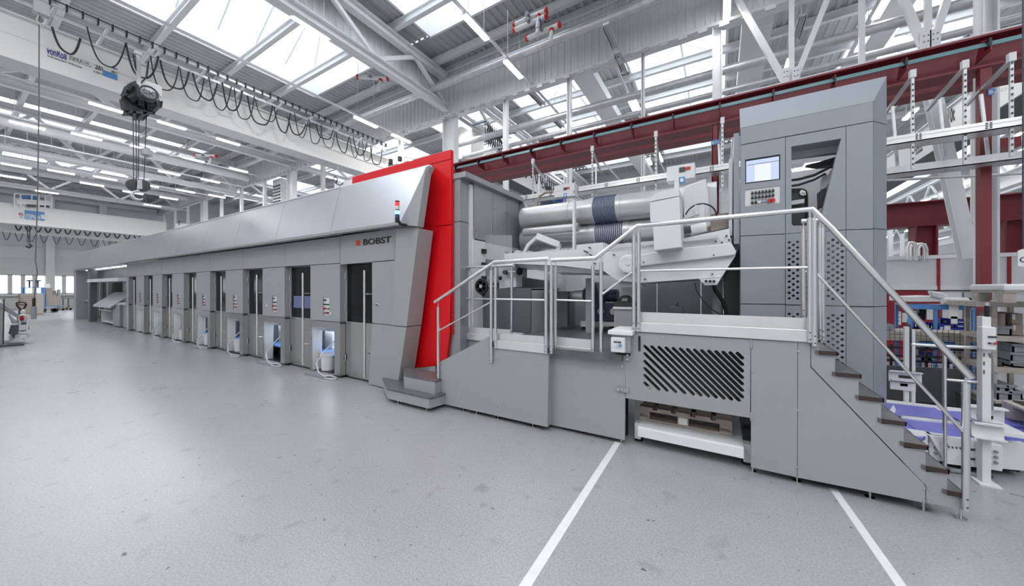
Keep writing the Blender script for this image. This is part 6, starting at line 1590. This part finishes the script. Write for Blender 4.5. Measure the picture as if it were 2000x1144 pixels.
# wooden shelf line (long table rail) in front of the mesh
YT2 = 7.2
tt = thing('long_table', W(1800, 700, Y=YT2), 'long raw wood table rail behind the black fence', 'table')
MB().fp([(1700, 646), (2010, 655), (2010, 671), (1700, 663)], YT2, .04).build('front_rail', 'grey_wood', tt)
MB().fp([(1700, 646), (2010, 655), (2010, 657), (1700, 648)], YT2 + .04, .5).build('table_top', 'grey_wood', tt)
for x in (1787, 1876): 
    c = W(x, 700, Y=YT2 - .03); MB().box(c.x - .035, c.x + .035, YT2 - .03, YT2, 0.02, W(x, 652, Y=YT2).z).build('leg', 'grey_wood', tt)
for x in (1700, 1990): c = W(x, 700, Y=YT2); MB().box(c.x - .05, c.x + .05, YT2 + .7, YT2 + .78, 0.02, W(x, 652, Y=YT2).z).build('leg', 'grey_wood', tt)
tbx = MB().fp([(1733, 632), (1746, 634), (1746, 645), (1733, 645)], YT2 + .1, .3).build('small_box', 'plastic_grey'); tag(tbx, 'small blue white box standing on the long table', 'box')
# black mesh fence and dark board
fn_ = thing('mesh_fence', W(1800, 700, Y=6.9), 'black wire mesh fence with horizontal bars behind the conveyor', 'fence')
Yf_ = 6.9
for y in (676, 692, 702): MB().fp([(1700, y - 2), (1924, y + 8), (1924, y + 11.5), (1700, y + 1.5)], Yf_, .04).build('bar', 'black', fn_)
for x in (1741, 1810, 1852, 1920): c = W(x, 700, Y=Yf_); MB().box(c.x - .012, c.x + .012, Yf_, Yf_ + .03, .02, W(x, 672 + (x - 1740) * .05, Y=Yf_).z).build('upright', 'black', fn_)
w_ = MB(); x = W(1700, 700, Y=Yf_).x; xe = W(1924, 700, Y=Yf_).x
while x < xe: w_.box(x, x + .004, Yf_ + .02, Yf_ + .024, .3, 1.05); x += .05
z = .3
while z < 1.05: w_.box(W(1700, 700, Y=Yf_).x, xe, Yf_ + .02, Yf_ + .024, z, z + .004); z += .05
w_.build('wire_mesh', 'black', fn_)
bb_ = MB().fp([(1700, 712), (1891, 722), (1891, 790), (1700, 780)], 6.6, .03).build('dark_board', 'dark_grey'); tag(bb_, 'dark charcoal board standing behind the violet conveyor', 'board')
ft_ = MB().box(W(1720, 700, Y=6.7).x, W(1880, 700, Y=6.7).x, 6.63, 6.9, 0, .1).build('black_plinth', 'black'); tag(ft_, 'black base strip under the charcoal board', 'plinth')
# violet belt conveyors
cv = thing('belt_conveyor', W(1850, 850, Y=4.9), 'low white conveyor with violet belt right of the stairs', 'conveyor')
ZCv = .29
def onz(pts, z=ZCv): return [W(a, b, Z=z) for a, b in pts]
def bel(pts, name, m, par, z=ZCv, t=.03): return MB().prism(onz(pts, z), (0, 0, -t)).build(name, m, par)
bel([(1762, 815), (1868, 827), (2002, 838), (2002, 866), (1810, 849)], 'belt', 'belt_violet', cv)
bel([(1733, 845), (1764, 818), (1810, 849), (1800, 856), (1733, 850)], 'belt', 'belt_violet', cv)
bel([(1757, 814), (1764, 817), (1812, 850), (1806, 852)], 'side_strip', 'belt_violet', cv, z=ZCv + .006)
fr_ = onz([(1733, 850), (1812, 853), (1815, 853), (1916, 863), (1918, 863), (2002, 868)])
for i, (k0, k1) in enumerate(((1, 0), (2, 3), (4, 5))):
    a, b = fr_[min(k0, k1)], fr_[max(k0, k1)]
    MB().prism([a + V(0, 0, .01), b + V(0, 0, .01), V(b.x, b.y, .07), V(a.x + (.1 if i == 1 else 0), a.y, .08)], (0, .05, 0)).build('side_frame', 'machine_white', cv)
for px, y in ((1797, 856), (1832, 862), (1927, 876)):
    p = W(px, y, Z=ZCv - .05); o = MB().box(p.x - .07, p.x + .07, p.y - .04, p.y + .06, .08, ZCv + .01).build('bearing_block', 'machine_white', cv, bevel=.008)
    b2 = MB()
    for i in (-1, 1):
        for j in range(3): b2.cyl((p.x + i * .03, p.y - .055, ZCv - .05 - j * .045), (p.x + i * .03, p.y - .04, ZCv - .05 - j * .045), .012, 8)
    b2.build('bolts', 'plastic_grey', o)
    MB().cyl((p.x, p.y, .01), (p.x, p.y, .09), .01, 8).lathe((p.x, p.y, 0), (0, 0, 1), [(.035, 0), (.035, .012)], 10).build('foot', 'chrome', o)
s_ = MB()
for k in range(10):
    p = fr_[2] + (fr_[3] - fr_[2]) * (.22 + .075 * k); 
    for dz in (.06, .14): s_.box(p.x, p.x + .03, p.y - .004, p.y, ZCv - dz - .02, ZCv - dz)
s_.build('holes', 'dark_grey', cv)
MB().box(fr_[0].x - .3, fr_[5].x, fr_[2].y + .25, fr_[2].y + 1.0, .03, .24).build('under_frame', 'black', cv)
c2_ = thing('belt_conveyor', W(1800, 800, Y=5.6), 'second violet belt conveyor farther back behind the first', 'conveyor')
bel([(1730, 786), (1823, 794.5), (1875, 824), (1762, 812), (1733, 815)], 'belt', 'belt_violet', c2_, z=.30)
bel([(1838, 801), (1886, 804), (2002, 812), (2002, 833), (1880, 824)], 'belt', 'belt_violet', c2_, z=.30)
bel([(1733, 783.5), (1823, 793), (1823, 795.5), (1733, 786)], 'edge_strip', 'machine_white', c2_, z=.305)
bel([(1760, 812), (1876, 824.5), (1876, 827.5), (1760, 815)], 'edge_strip', 'machine_white', c2_, z=.305)
bel([(1730, 812), (1745, 790), (1750, 800), (1745, 812)], 'edge_strip', 'machine_white', c2_, z=.31)
q1, q2 = W(1733, 790, Z=.27), W(1990, 815, Z=.27)
MB().box(q1.x, q2.x, q1.y - .6, q1.y + .3, .06, .26).build('under_frame', 'machine_white', c2_)
r_ = MB()
for k in range(60):
    a, b = W(1763, 812.5, Z=.31), W(1874, 824.5, Z=.31); p = a + (b - a) * k / 59; r_.box(p.x, p.x + .012, p.y, p.y + .02, .305, .318)
r_.build('belt_teeth', 'machine_white', c2_)
# sensor / control column
sc2 = thing('control_column', W(1926, 945, Z=0), 'white control column with black antenna and button box at the right edge', 'control column')
base = W(1926, 944, Z=0); Yc_ = base.y
a, b = W(1916, 700, Y=Yc_), W(1934, 700, Y=Yc_)
zt3 = W(1925, 642, Y=Yc_).z
MB().box(a.x, b.x, Yc_ - .015, Yc_ + .06, .012, zt3 + .1).build('column', 'plastic_white', sc2, bevel=.004)
MB().box(a.x - .035, b.x + .035, Yc_ - .07, Yc_ + .12, 0, .012).build('base_plate', 'plastic_white', sc2)
s_ = MB(); z = .9
while z < zt3: s_.box(a.x + .006, a.x + .012, Yc_ - .019, Yc_ - .015, z, z + .03); z += .07
s_.build('slots', 'dark_grey', sc2)
P_ = W(1917, 682, Y=Yc_ - .06); Q_ = W(1945, 639, Y=Yc_ - .06)
bx = MB().box(P_.x, Q_.x, Yc_ - .07, Yc_ - .015, P_.z, Q_.z).build('button_box', 'plastic_white', sc2, bevel=.006)
for r in range(2):
    for c in range(3):
        x = P_.x + (Q_.x - P_.x) * (.46 + c * .21 - (.0 if r == 0 else .0)); z = Q_.z - (Q_.z - P_.z) * (.42 if r == 0 else .7)
        m = 'black' if r == 0 or c == 0 else ('button_blue' if c == 1 else 'button_red')
        MB().cyl((x, Yc_ - .082, z), (x, Yc_ - .07, z), .010 if m == 'button_red' else .0065, 12).build('button', m, bx)
p = W(1928, 636, Y=Yc_); q3 = W(1927, 590, Y=Yc_)
MB().tube([p, p + (q3 - p) * .35], .009, 12).build('light_base', 'dark_grey', sc2); MB().tube([p + (q3 - p) * .35, p + (q3 - p) * .85], .013, 14).build('light_body', 'black', sc2, smooth=True); MB().tube([p + (q3 - p) * .85, q3], .013, 14).build('light_cap', 'duct_grey', sc2)
MB().tube([W(1934, 690, Y=Yc_ - .02), W(1938, 730, Y=Yc_ + .05), W(1936, 760, Y=Yc_ + .12), W(1936, 800, Y=Yc_ + .1)], .012, 8).build('conduit', 'plastic_grey', sc2)
P_ = W(1896, 851, Y=Yc_ - .05); Q_ = W(1960, 829, Y=Yc_ - .05)
MB().box(P_.x, Q_.x, Yc_ - .06, Yc_ - .045, P_.z, Q_.z).box(P_.x, Q_.x, Yc_ - .10, Yc_ - .045, Q_.z - .012, Q_.z).box(P_.x, Q_.x, Yc_ - .10, Yc_ - .045, P_.z, P_.z + .012).build('cross_channel', 'plastic_white', sc2)
P_ = W(1881, 828, Y=Yc_ + .5); Q_ = W(1962, 797, Y=Yc_ + .5)
r2 = MB().box(P_.x, Q_.x, Yc_ + .5, Yc_ + .52, P_.z, Q_.z).box(P_.x, Q_.x, Yc_ + .44, Yc_ + .5, Q_.z - .012, Q_.z).build('rear_channel', 'plastic_white', sc2)
s_ = MB()
for k in range(14): 
    x = P_.x + .08 + k * (Q_.x - P_.x - .16) / 13; s_.box(x, x + .014, Yc_ + .495, Yc_ + .5, P_.z + .07, P_.z + .11)
s_.build('slots', 'dark_grey', r2)
MB().box(P_.x + .2, Q_.x - .2, Yc_ + .1, Yc_ + .5, P_.z + .05, P_.z + .08).build('support_arm', 'plastic_white', sc2)
# second post left, in front of the dark board
s3 = thing('slotted_post', W(1774, 790, Z=0), 'white slotted post with cross channels in front of the charcoal board', 'post')
Y3 = 5.9
a, b = W(1767, 700, Y=Y3), W(1776, 700, Y=Y3); zt4 = W(1770, 638, Y=Y3).z
MB().box(a.x, b.x, Y3, Y3 + .04, 0, zt4).build('post', 'plastic_white', s3); MB().box(b.x, b.x + .022, Y3 + .02, Y3 + .06, .5, zt4 + .03).build('slide_rail', 'dark_grey', s3)
MB().box(b.x + .022, b.x + .05, Y3, Y3 + .04, .05, zt4 - .03).build('post', 'plastic_white', s3)
for (c, d, e_, f_) in ((1739, 729, 1804, 745), (1742, 746, 1792, 761)):
    P_ = W(c, f_, Y=Y3 - .06); Q_ = W(e_, d, Y=Y3 - .06)
    o = MB().box(P_.x, Q_.x, Y3 - .02, Y3, P_.z, Q_.z).box(P_.x, Q_.x, Y3 - .06, Y3, Q_.z - .01, Q_.z).build('cross_channel', 'plastic_white', s3)
    s_ = MB()
    for k in range(12): x = P_.x + .08 + k * (Q_.x - P_.x - .16) / 11; s_.box(x, x + .014, Y3 - .025, Y3 - .02, P_.z + .05, P_.z + .08)
    s_.build('slots', 'dark_grey', o)
# hose on the floor
hp_ = W(1850, 925, Z=.02)
tag(MB().tube([W(1820, 900, Z=.03), W(1838, 908, Z=.02), W(1858, 918, Z=.02), W(1880, 921, Z=.02), W(1905, 928, Z=.02), W(1922, 936, Z=.02)], .020, 10).build('floor_hose', 'plastic_grey', smooth=True), 'grey blue hose lying on the floor between stair and column', 'hose')
# right shelf with crates, cartons, wrapped pallet
sh = thing('wood_shelf', W(1960, 700, Y=6.3), 'raw wood shelf frame at the right edge holding cartons and grey crates', 'shelf')
Y5 = 6.3
for x in (1943, 2040): c = W(x, 700, Y=Y5); MB().box(c.x - .018, c.x + .018, Y5, Y5 + .04, .0, W(1943, 589, Y=Y5).z).build('upright', 'grey_wood', sh); MB().box(c.x - .018, c.x + .018, Y5 + .5, Y5 + .54, .0, W(1943, 589, Y=Y5).z).build('upright', 'grey_wood', sh)
xs0, xs1 = W(1905, 700, Y=Y5).x, W(2045, 700, Y=Y5).x
for y in (589, 655, 716): z = W(1943, y, Y=Y5).z; MB().box(xs0 if y < 600 else W(1938, 700, Y=Y5).x, xs1, Y5 - .02, Y5 + .6, z - .06, z).build('shelf_board', 'grey_wood', sh)
for a, b, c, d, l in ((1976, 612, 1998, 632, 'brown carton with white label, upper of two on the shelf'), (1977, 633, 1999, 654, 'brown carton with white label, lower of two on the shelf'), (1954, 612, 1964, 654, 'dark brown carton standing left of the labelled cartons')):
    t = MB().fp([(a, b), (c, b), (c, d), (a, d)], Y5 + .1, .4).build('carton', 'cardboard', bevel=.004); tag(t, l, 'box')
    if c - a > 15: MB().fp([(a + 1, b + 2), (a + 7, b + 2), (a + 7, b + 12), (a + 1, b + 12)], Y5 + .095, .005).build('label_card', 'paper', t)
for k, (a, b, c, d, l, m) in enumerate(((1945, 637, 1975, 654, 'blue grey crate on the middle shelf board', 'plastic_grey'), (1978, 672, 2004, 689, 'grey crate, topmost of the leaning pile', 'plastic_grey'), (1975, 689, 2004, 706, 'grey crate, second in the leaning pile', 'plastic_grey'),
                                  (1976, 706, 2004, 716, 'grey crate, lowest in the leaning pile', 'plastic_grey'), (1945, 702, 1960, 715, 'small dark crate left of the leaning pile', 'dark_grey'), (1949, 752, 1966, 764, 'small grey crate on the left of the lower row', 'plastic_grey'),
                                  (1968, 752, 1982, 764, 'small grey crate on the right of the lower row', 'plastic_grey'), (1948, 764, 1972, 783, 'wide grey crate low at the shelf foot, left one', 'plastic_grey'), (1973, 764, 1997, 783, 'wide grey crate low at the shelf foot, right one', 'plastic_grey'))):
    crate(a, c, b, d, Y5 + (.05 if k < 5 else -.1), l, m, 'grey crates on the wood shelf', 'crate', .35, 'grey_crate')
tag(MB().fp([(1945, 783), (2004, 783), (2004, 788), (1945, 788)], Y5 - .15, .5).build('low_bench', 'grey_wood'), 'low wooden board carrying the two wide grey crates', 'board')
lb = W(1960, 790, Y=Y5 - .1); tag(MB().box(lb.x - .2, lb.x + .8, Y5 - .1, Y5 + .3, 0, W(1960, 788, Y=Y5 - .15).z - .01).build('dark_box', 'dark_grey'), 'dark box under the low wooden board', 'box')
wp = thing('wrapped_pallet', W(1960, 580, Y=Y5), 'white plastic wrapped load on a pallet on top of the wood shelf', 'pallet')
zp = W(1943, 589, Y=Y5).z
MB().box(2.62, 3.6, 5.9, 6.5, 1.57, 1.645).build('wrapped_load', 'plastic_white', wp, bevel=.02)
MB().box(2.63, 3.6, 5.92, 6.5, 1.55, 1.57).build('deck_board', 'grey_wood', wp)
for x, y in ((2.63, 5.93), (2.63, 6.35), (3.0, 5.93), (3.4, 5.93)): MB().box(x, x + .09, y, y + .12, zp, 1.55).build('block', 'grey_wood', wp)
pr = epal(2.43, 4.55, .33, 'wooden pallet with black sheet at the lower right edge', dx=.8, dy=.95, m='grey_wood')
tag(MB().prism([(2.46, 4.55, .474), (3.1, 4.55, .474), (3.1, 5.5, .474), (2.5, 5.5, .474)], (0, 0, .012)).build('black_sheet', 'black'), 'black rubber sheet lying on the pallet at the right edge', 'sheet')
tag(MB().box(2.55, 3.2, 4.7, 5.4, 0, .33).build('pallet_stand', 'dark_grey'), 'dark stand under the pallet at the lower right edge', 'stand')
crane_tag = thing('hanging_tag', W(1995, 505, Y=5.2), 'white printed board hanging at the right edge beside the red post', 'sign')
MB().fp([(1988, 490), (2012, 480), (2012, 520), (1988, 520)], 5.2, .01).build('board', 'paper', crane_tag)
p = W(1991, 512, Y=5.195); writing('lettering', 'CK', (p.x, 5.197, p.z), (1, 0, 0), ZV, .07, 'text_black', crane_tag, depth=.001)
MB().cyl(W(1998, 486, Y=5.2), W(1998, 486, Y=5.2) + V(0, 0, 2.6), .006, 6).build('cord', 'dark_grey', crane_tag)
# ================================================================== LEFT HAND SIDE
# grey console at the left edge
cn = thing('console_desk', W(10, 680, Z=0), 'grey sloping operator console cut off by the left picture edge', 'console')
b0 = W(8, 676, Z=0); Yc2 = b0.y
xx = b0.x
MB().polyY([(xx - 1.3, 0.02), (xx, .02), (xx + .10, 1.02), (xx - .35, 1.12), (xx - 1.3, 1.30)], Yc2 - 1.6, Yc2).build('body', 'grey_panel', cn)
MB().prism([W(0, 590, X=xx + .1), W(38, 615, X=xx + .1), W(36, 622, X=xx + .1), W(0, 600, X=xx + .1)], (-.5, 0, 0)).build('sloping_top', 'plastic_grey', cn)
MB().box(xx - 1.3, xx + .25, Yc2 - .3, Yc2 + .3, 0, .05).build('floor_beam', 'dark_grey', cn)
MB().tube([W(8, 583, X=xx + .15), W(6, 672, X=xx + .15)], .012, 8).build('rod', 'tread_nose', cn)
# cart with machine in front
XC = -17.2
ct = thing('service_cart', W(42, 665, Z=0), 'small grey wheeled cart with hoop handle carrying boxes at the left', 'cart')
def cx(pts, name, m, X=XC, t=.4, **k): return MB().fpx(pts, X - t, t).build(name, m, ct, **k)
cx([(33, 646), (56, 644), (56, 650), (33, 650)], 'deck', 'apron_grey', t=.35)
cx([(28, 652), (54, 651), (57, 658), (27, 659)], 'chassis', 'apron_grey', t=.3)
cx([(33, 633), (51, 632), (51, 643), (33, 643)], 'white_case', 'machine_white', t=.4)
cx([(21, 634), (33, 633), (33, 650), (17, 649)], 'dark_case', 'grey_panel_dark', t=.4)
cx([(40, 629), (51, 629), (51, 632), (40, 632)], 'case_lid', 'motor_navy', t=.35)
MB().tube([W(38.5, 646, X=XC), W(38.5, 630, X=XC), W(35.5, 622, X=XC), W(37, 616, X=XC), W(43, 615, X=XC), W(54, 616, X=XC), W(56.5, 621, X=XC), W(53.5, 632, X=XC), W(53, 645, X=XC)], .022, 10).build('hoop_handle', 'apron_grey', ct, smooth=True)
for x, y in ((35, 664), (56, 664), (21.5, 655)):
    p = W(x, y, X=XC); rr = max(.05, p.z - .005) if x > 30 else .05
    rr = min(rr, .09); p.z = rr + .001
    MB().lathe(p, (1, 0, 0), [(rr * .6, -.03), (rr, -.025), (rr, .025), (rr * .6, .03)], 18).build('castor_wheel', 'plastic_white', ct, smooth=True)
    MB().bar(p, p + V(0, 0, rr + .1), .05, .05).build('castor_fork', 'galvanised', ct)
c = W(42, 620, X=XC - .2); bt2 = MB().lathe(c, (0, 0, 1), [(.04, -.08), (.045, .04), (.015, .07), (.015, .11)], 14).build('spray_bottle', 'button_red', smooth=True); tag(bt2, 'small red spray bottle standing on the wheeled cart', 'bottle')
c = W(45, 609, X=XC - .3); bt3 = MB().lathe(c, (0, 0, 1), [(.045, -.1), (.048, .03), (.02, .06), (.02, .08)], 14).build('plastic_can', 'plastic_white', smooth=True); tag(bt3, 'white plastic can standing on the wheeled cart', 'can')
MB().box(c.x - .1, c.x + .1, c.y - .1, c.y + .1, .6, c.z - .1).build('inner_case', 'machine_white', ct)
MB().prism([W(17, 613, X=XC - .5), W(36, 628, X=XC - .5), W(36, 632, X=XC - .5), W(25, 632, X=XC - .5)], (-.3, 0, 0)).build('paper_stack', 'paper', ct)
pj = thing('pallet_truck', W(41, 640, X=-19.5), 'pallet truck with black loop handle behind the wheeled cart', 'pallet truck')
Xj = -19.4
lpnts = [W(a, b, X=Xj) for a, b in ((41, 606), (38, 602), (33, 597), (32, 592), (36, 590), (42, 590), (49, 591), (51, 595), (48, 601), (43, 605))]
MB().tube(lpnts, .022, 8, closed=True).build('loop_handle', 'black', pj, smooth=True)
MB().bar(W(35, 594, X=Xj), W(49, 596, X=Xj), .025, .025).build('handle_cross', 'black', pj)
MB().tube([W(41, 605, X=Xj), W(40.5, 640, X=Xj)], .05, 10).build('drawbar', 'dark_grey', pj)
p = W(40.5, 640, X=Xj); MB().box(p.x - .3, p.x + .1, p.y - .15, p.y + .15, .03, .35).box(p.x - 1.3, p.x - .2, p.y - .15, p.y - .05, .05, .12).box(p.x - 1.3, p.x - .2, p.y + .05, p.y + .15, .05, .12).build('forks', 'dark_grey', pj)
MB().box(p.x - .1, p.x + .05, p.y - .05, p.y + .05, .1, p.z + .1).build('pump', 'dark_grey', pj)
# goods by the far wall
XW = -43.0
def far(pts, X, t, name, m, label=None, cat=None, par=None, group=None):
    o = MB().fpx(pts, X - t, t).build(name, m, par)
    if label: tag(o, label, cat, group)
    return o
zb2 = 600
st1 = thing('board_stack', W(56, 600, X=-36), 'tall square stack of brown board on a pallet near the far windows', 'stack')
def px_on(x, z, X): 
    p = W(x, 560, X=X); return (X, p.y, z)
ya, yb2 = W(40, 600, X=-34).y, W(71, 600, X=-34).y
MB().box(-35.2, -34, ya, yb2, .14, W(55, 574, X=-34).z).build('boards', 'cardboard', st1); MB().box(-35.2, -34, yb2, yb2 + .25, .14, W(55, 574, X=-34).z).build('cover_board', 'grey_wood', st1)
l_ = MB(); z = .25
while z < W(55, 574, X=-34).z - .05: l_.box(-34.0, -33.985, ya, yb2, z, z + .015); z += .11
l_.build('board_edges', 'grey_wood', st1)
MB().box(-35.2, -34, ya, yb2 + .2, .0, .13).build('pallet_base', 'wood', st1)
bt4 = thing('blue_trolley', W(68, 595, X=-37), 'blue tube frame trolley behind the board stack', 'trolley')
for x in (44, 47, 82, 85.5): a = W(x, 560, X=-37); MB().box(-37.05, -36.95, a.y - .04, a.y + .04, .25, W(x, 561, X=-37).z).build('frame_tube', 'frame_blue', bt4)
for y in (561, 573, 596): MB().fpx([(44, y), (85.5, y), (85.5, y + 1.2), (44, y + 1.2)], -37, .06).build('frame_tube', 'frame_blue', bt4)
MB().fpx([(75, 574), (85, 574), (85, 594), (75, 594)], -37.4, .3).build('blue_crate', 'frame_blue', bt4)
for x in (57.5, 74): 
    a = W(x, 562, X=-37); MB().cyl(a, a + V(0, 0, .45), .04, 8).cyl(a + V(0, 0, .42), a + V(0, 0, .5), .12, 10).build('clamp_screw', 'motor_navy', bt4)
for x in (47, 81): a = W(x, 600, X=-37); MB().cyl((-37.05, a.y, .13), (-36.95, a.y, .13), .125, 14).build('wheel', 'rubber', bt4)
wc = thing('wrapped_cart', W(98, 598, X=-38), 'cart with red strapped brown boards near the far windows', 'trolley')
MB().fpx([(86, 562), (98, 562), (98, 596), (86, 596)], -38, .8).build('wrapped_goods', 'cardboard', wc)
MB().fpx([(98, 577), (112, 578), (112, 596), (98, 596)], -38, .8).build('brown_boards', 'cardboard', wc)
MB().fpx([(86, 554), (97.5, 554), (97.5, 562), (86, 562)], -38, .1).build('frame_panel', 'apron_grey', wc)
MB().fpx([(111, 565), (116, 565), (116, 598), (111, 598)], -37.9, .5).build('side_board', 'grey_panel', wc)
MB().fpx([(86, 585.5), (112, 585), (112, 586.5), (86, 587)], -37.99, .05).build('red_strap', 'button_red', wc)
MB().fpx([(86, 596), (116, 596.5), (116, 598), (86, 597.5)], -38, .9).build('blue_base', 'frame_blue', wc)
for x in (88, 107, 112): a = W(x, 600, X=-38); MB().cyl((-38.6, a.y, .12), (-38.5, a.y, .12), .12, 12).build('wheel', 'rubber', wc)
far([(99, 567), (108, 567), (109, 575), (98, 576)], -38.3, .4, 'blue_bag', 'plastic_grey', 'pale blue bag on top of the strapped boards', 'bag')
for k, (a, b) in enumerate(((118, 132), (133, 146))):
    y0 = W(a, 600, X=-41).y; y1 = W(b, 600, X=-41).y
    t = epal_ = MB().box(-42, -41, y0, y1 - .1, .11, .14).box(-42, -41, y0, y0 + .12, 0, .11).box(-42, -41, (y0 + y1) / 2 - .1, (y0 + y1) / 2 + .02, 0, .11).box(-42, -41, y1 - .22, y1 - .1, 0, .11).build('wood_pallet', 'wood')
    tag(t, 'empty wooden pallet on the floor under the far windows, %s of two' % ('left', 'right')[k], 'pallet', 'pallets under the far windows')
    far([(a + 2, 596), (b - 3, 596), (b - 3, 598.5), (a + 2, 598.5)], -41.2, .5, 'loose_goods', 'grey_wood', 'flat goods lying on the %s empty pallet' % ('left', 'right')[k], 'goods')
fr2 = thing('tube_rail', W(130, 590, X=-44), 'thin dark tube barrier below the far windows', 'railing')
MB().fpx([(113, 581.8), (147, 582), (147, 583), (113, 582.8)], -44, .04).build('rail', 'dark_grey', fr2)
for x in (114, 123, 133.5, 146): a = W(x, 590, X=-44); MB().box(-44.03, -43.98, a.y - .025, a.y + .025, 0, W(x, 582, X=-44).z).build('post', 'dark_grey', fr2)
cl2 = W(90, 300, X=-46.6)
for px, l in ((98, 'behind the strapped cart'), (201, 'behind the press end')):
    c = W(px, 520, X=-46.7); tag(MB().box(-46.75, -46.55, c.y - .22, c.y + .22, 0, 9.0).build('wall_column', 'white_steel'), 'white wall column %s' % l, 'column')
# things on top of the press canopy
cm = thing('canopy_camera', W(345, 440, Y=4.2), 'small camera mast standing on the far canopy top', 'camera')
MB().box(W(344, 440, Y=4.2).x - .1, W(350, 440, Y=4.2).x, 4.2, 4.4, ZC2 + .02, W(344, 437, Y=4.2).z).build('housing', 'machine_white', cm)
MB().tube([W(350, 440, Y=4.2), W(350, 430, Y=4.2), W(360, 431, Y=4.2)], .012, 8).build('mast', 'dark_grey', cm)
vb = thing('valve_box', W(660, 350, Y=4.6), 'white box with looped cable on the canopy left of the red top', 'box')
MB().fp([(653, 358), (675, 352), (688, 350), (688, 370), (653, 380)], 4.6, .5).build('box', 'plastic_white', vb)
MB().tube([W(650, 350, Y=4.5), W(655, 345, Y=4.5), W(659, 350, Y=4.5), W(656, 358, Y=4.5), W(664, 362, Y=4.5), W(670, 358, Y=4.5)], .012, 8).build('cable', 'dark_grey', vb)
MB().cyl(W(660, 325, Y=4.5), W(660, 348, Y=4.5), .006, 6).build('rod', 'galvanised', vb)
for k, (x, y) in enumerate(((763, 317), (781, 312))):
    p = W(x, y, Y=YR + .1); MB().cyl(p - V(0, 0, .02), p + V(0, 0, .05), .035, 12).build('top_knob', 'dark_grey', rp, smooth=True)
# ================================================================== floor lines
def line(a, b, w, label):
    A, B = W(*a, Z=0), W(*b, Z=0); d = (B - A).normalized(); n = V(-d.y, d.x, 0) * w / 2
    tag(MB().prism([A + n, B + n, B - n, A - n], (0, 0, .002)).build('floor_line', 'floor_paint'), label, 'floor marking')
line((1207, 863), (1022, 1150), .060, 'white painted floor line running from the middle platform toward the viewer')
line((1627, 954), (1764, 1150), .052, 'white painted floor line running from under the stair side panel')
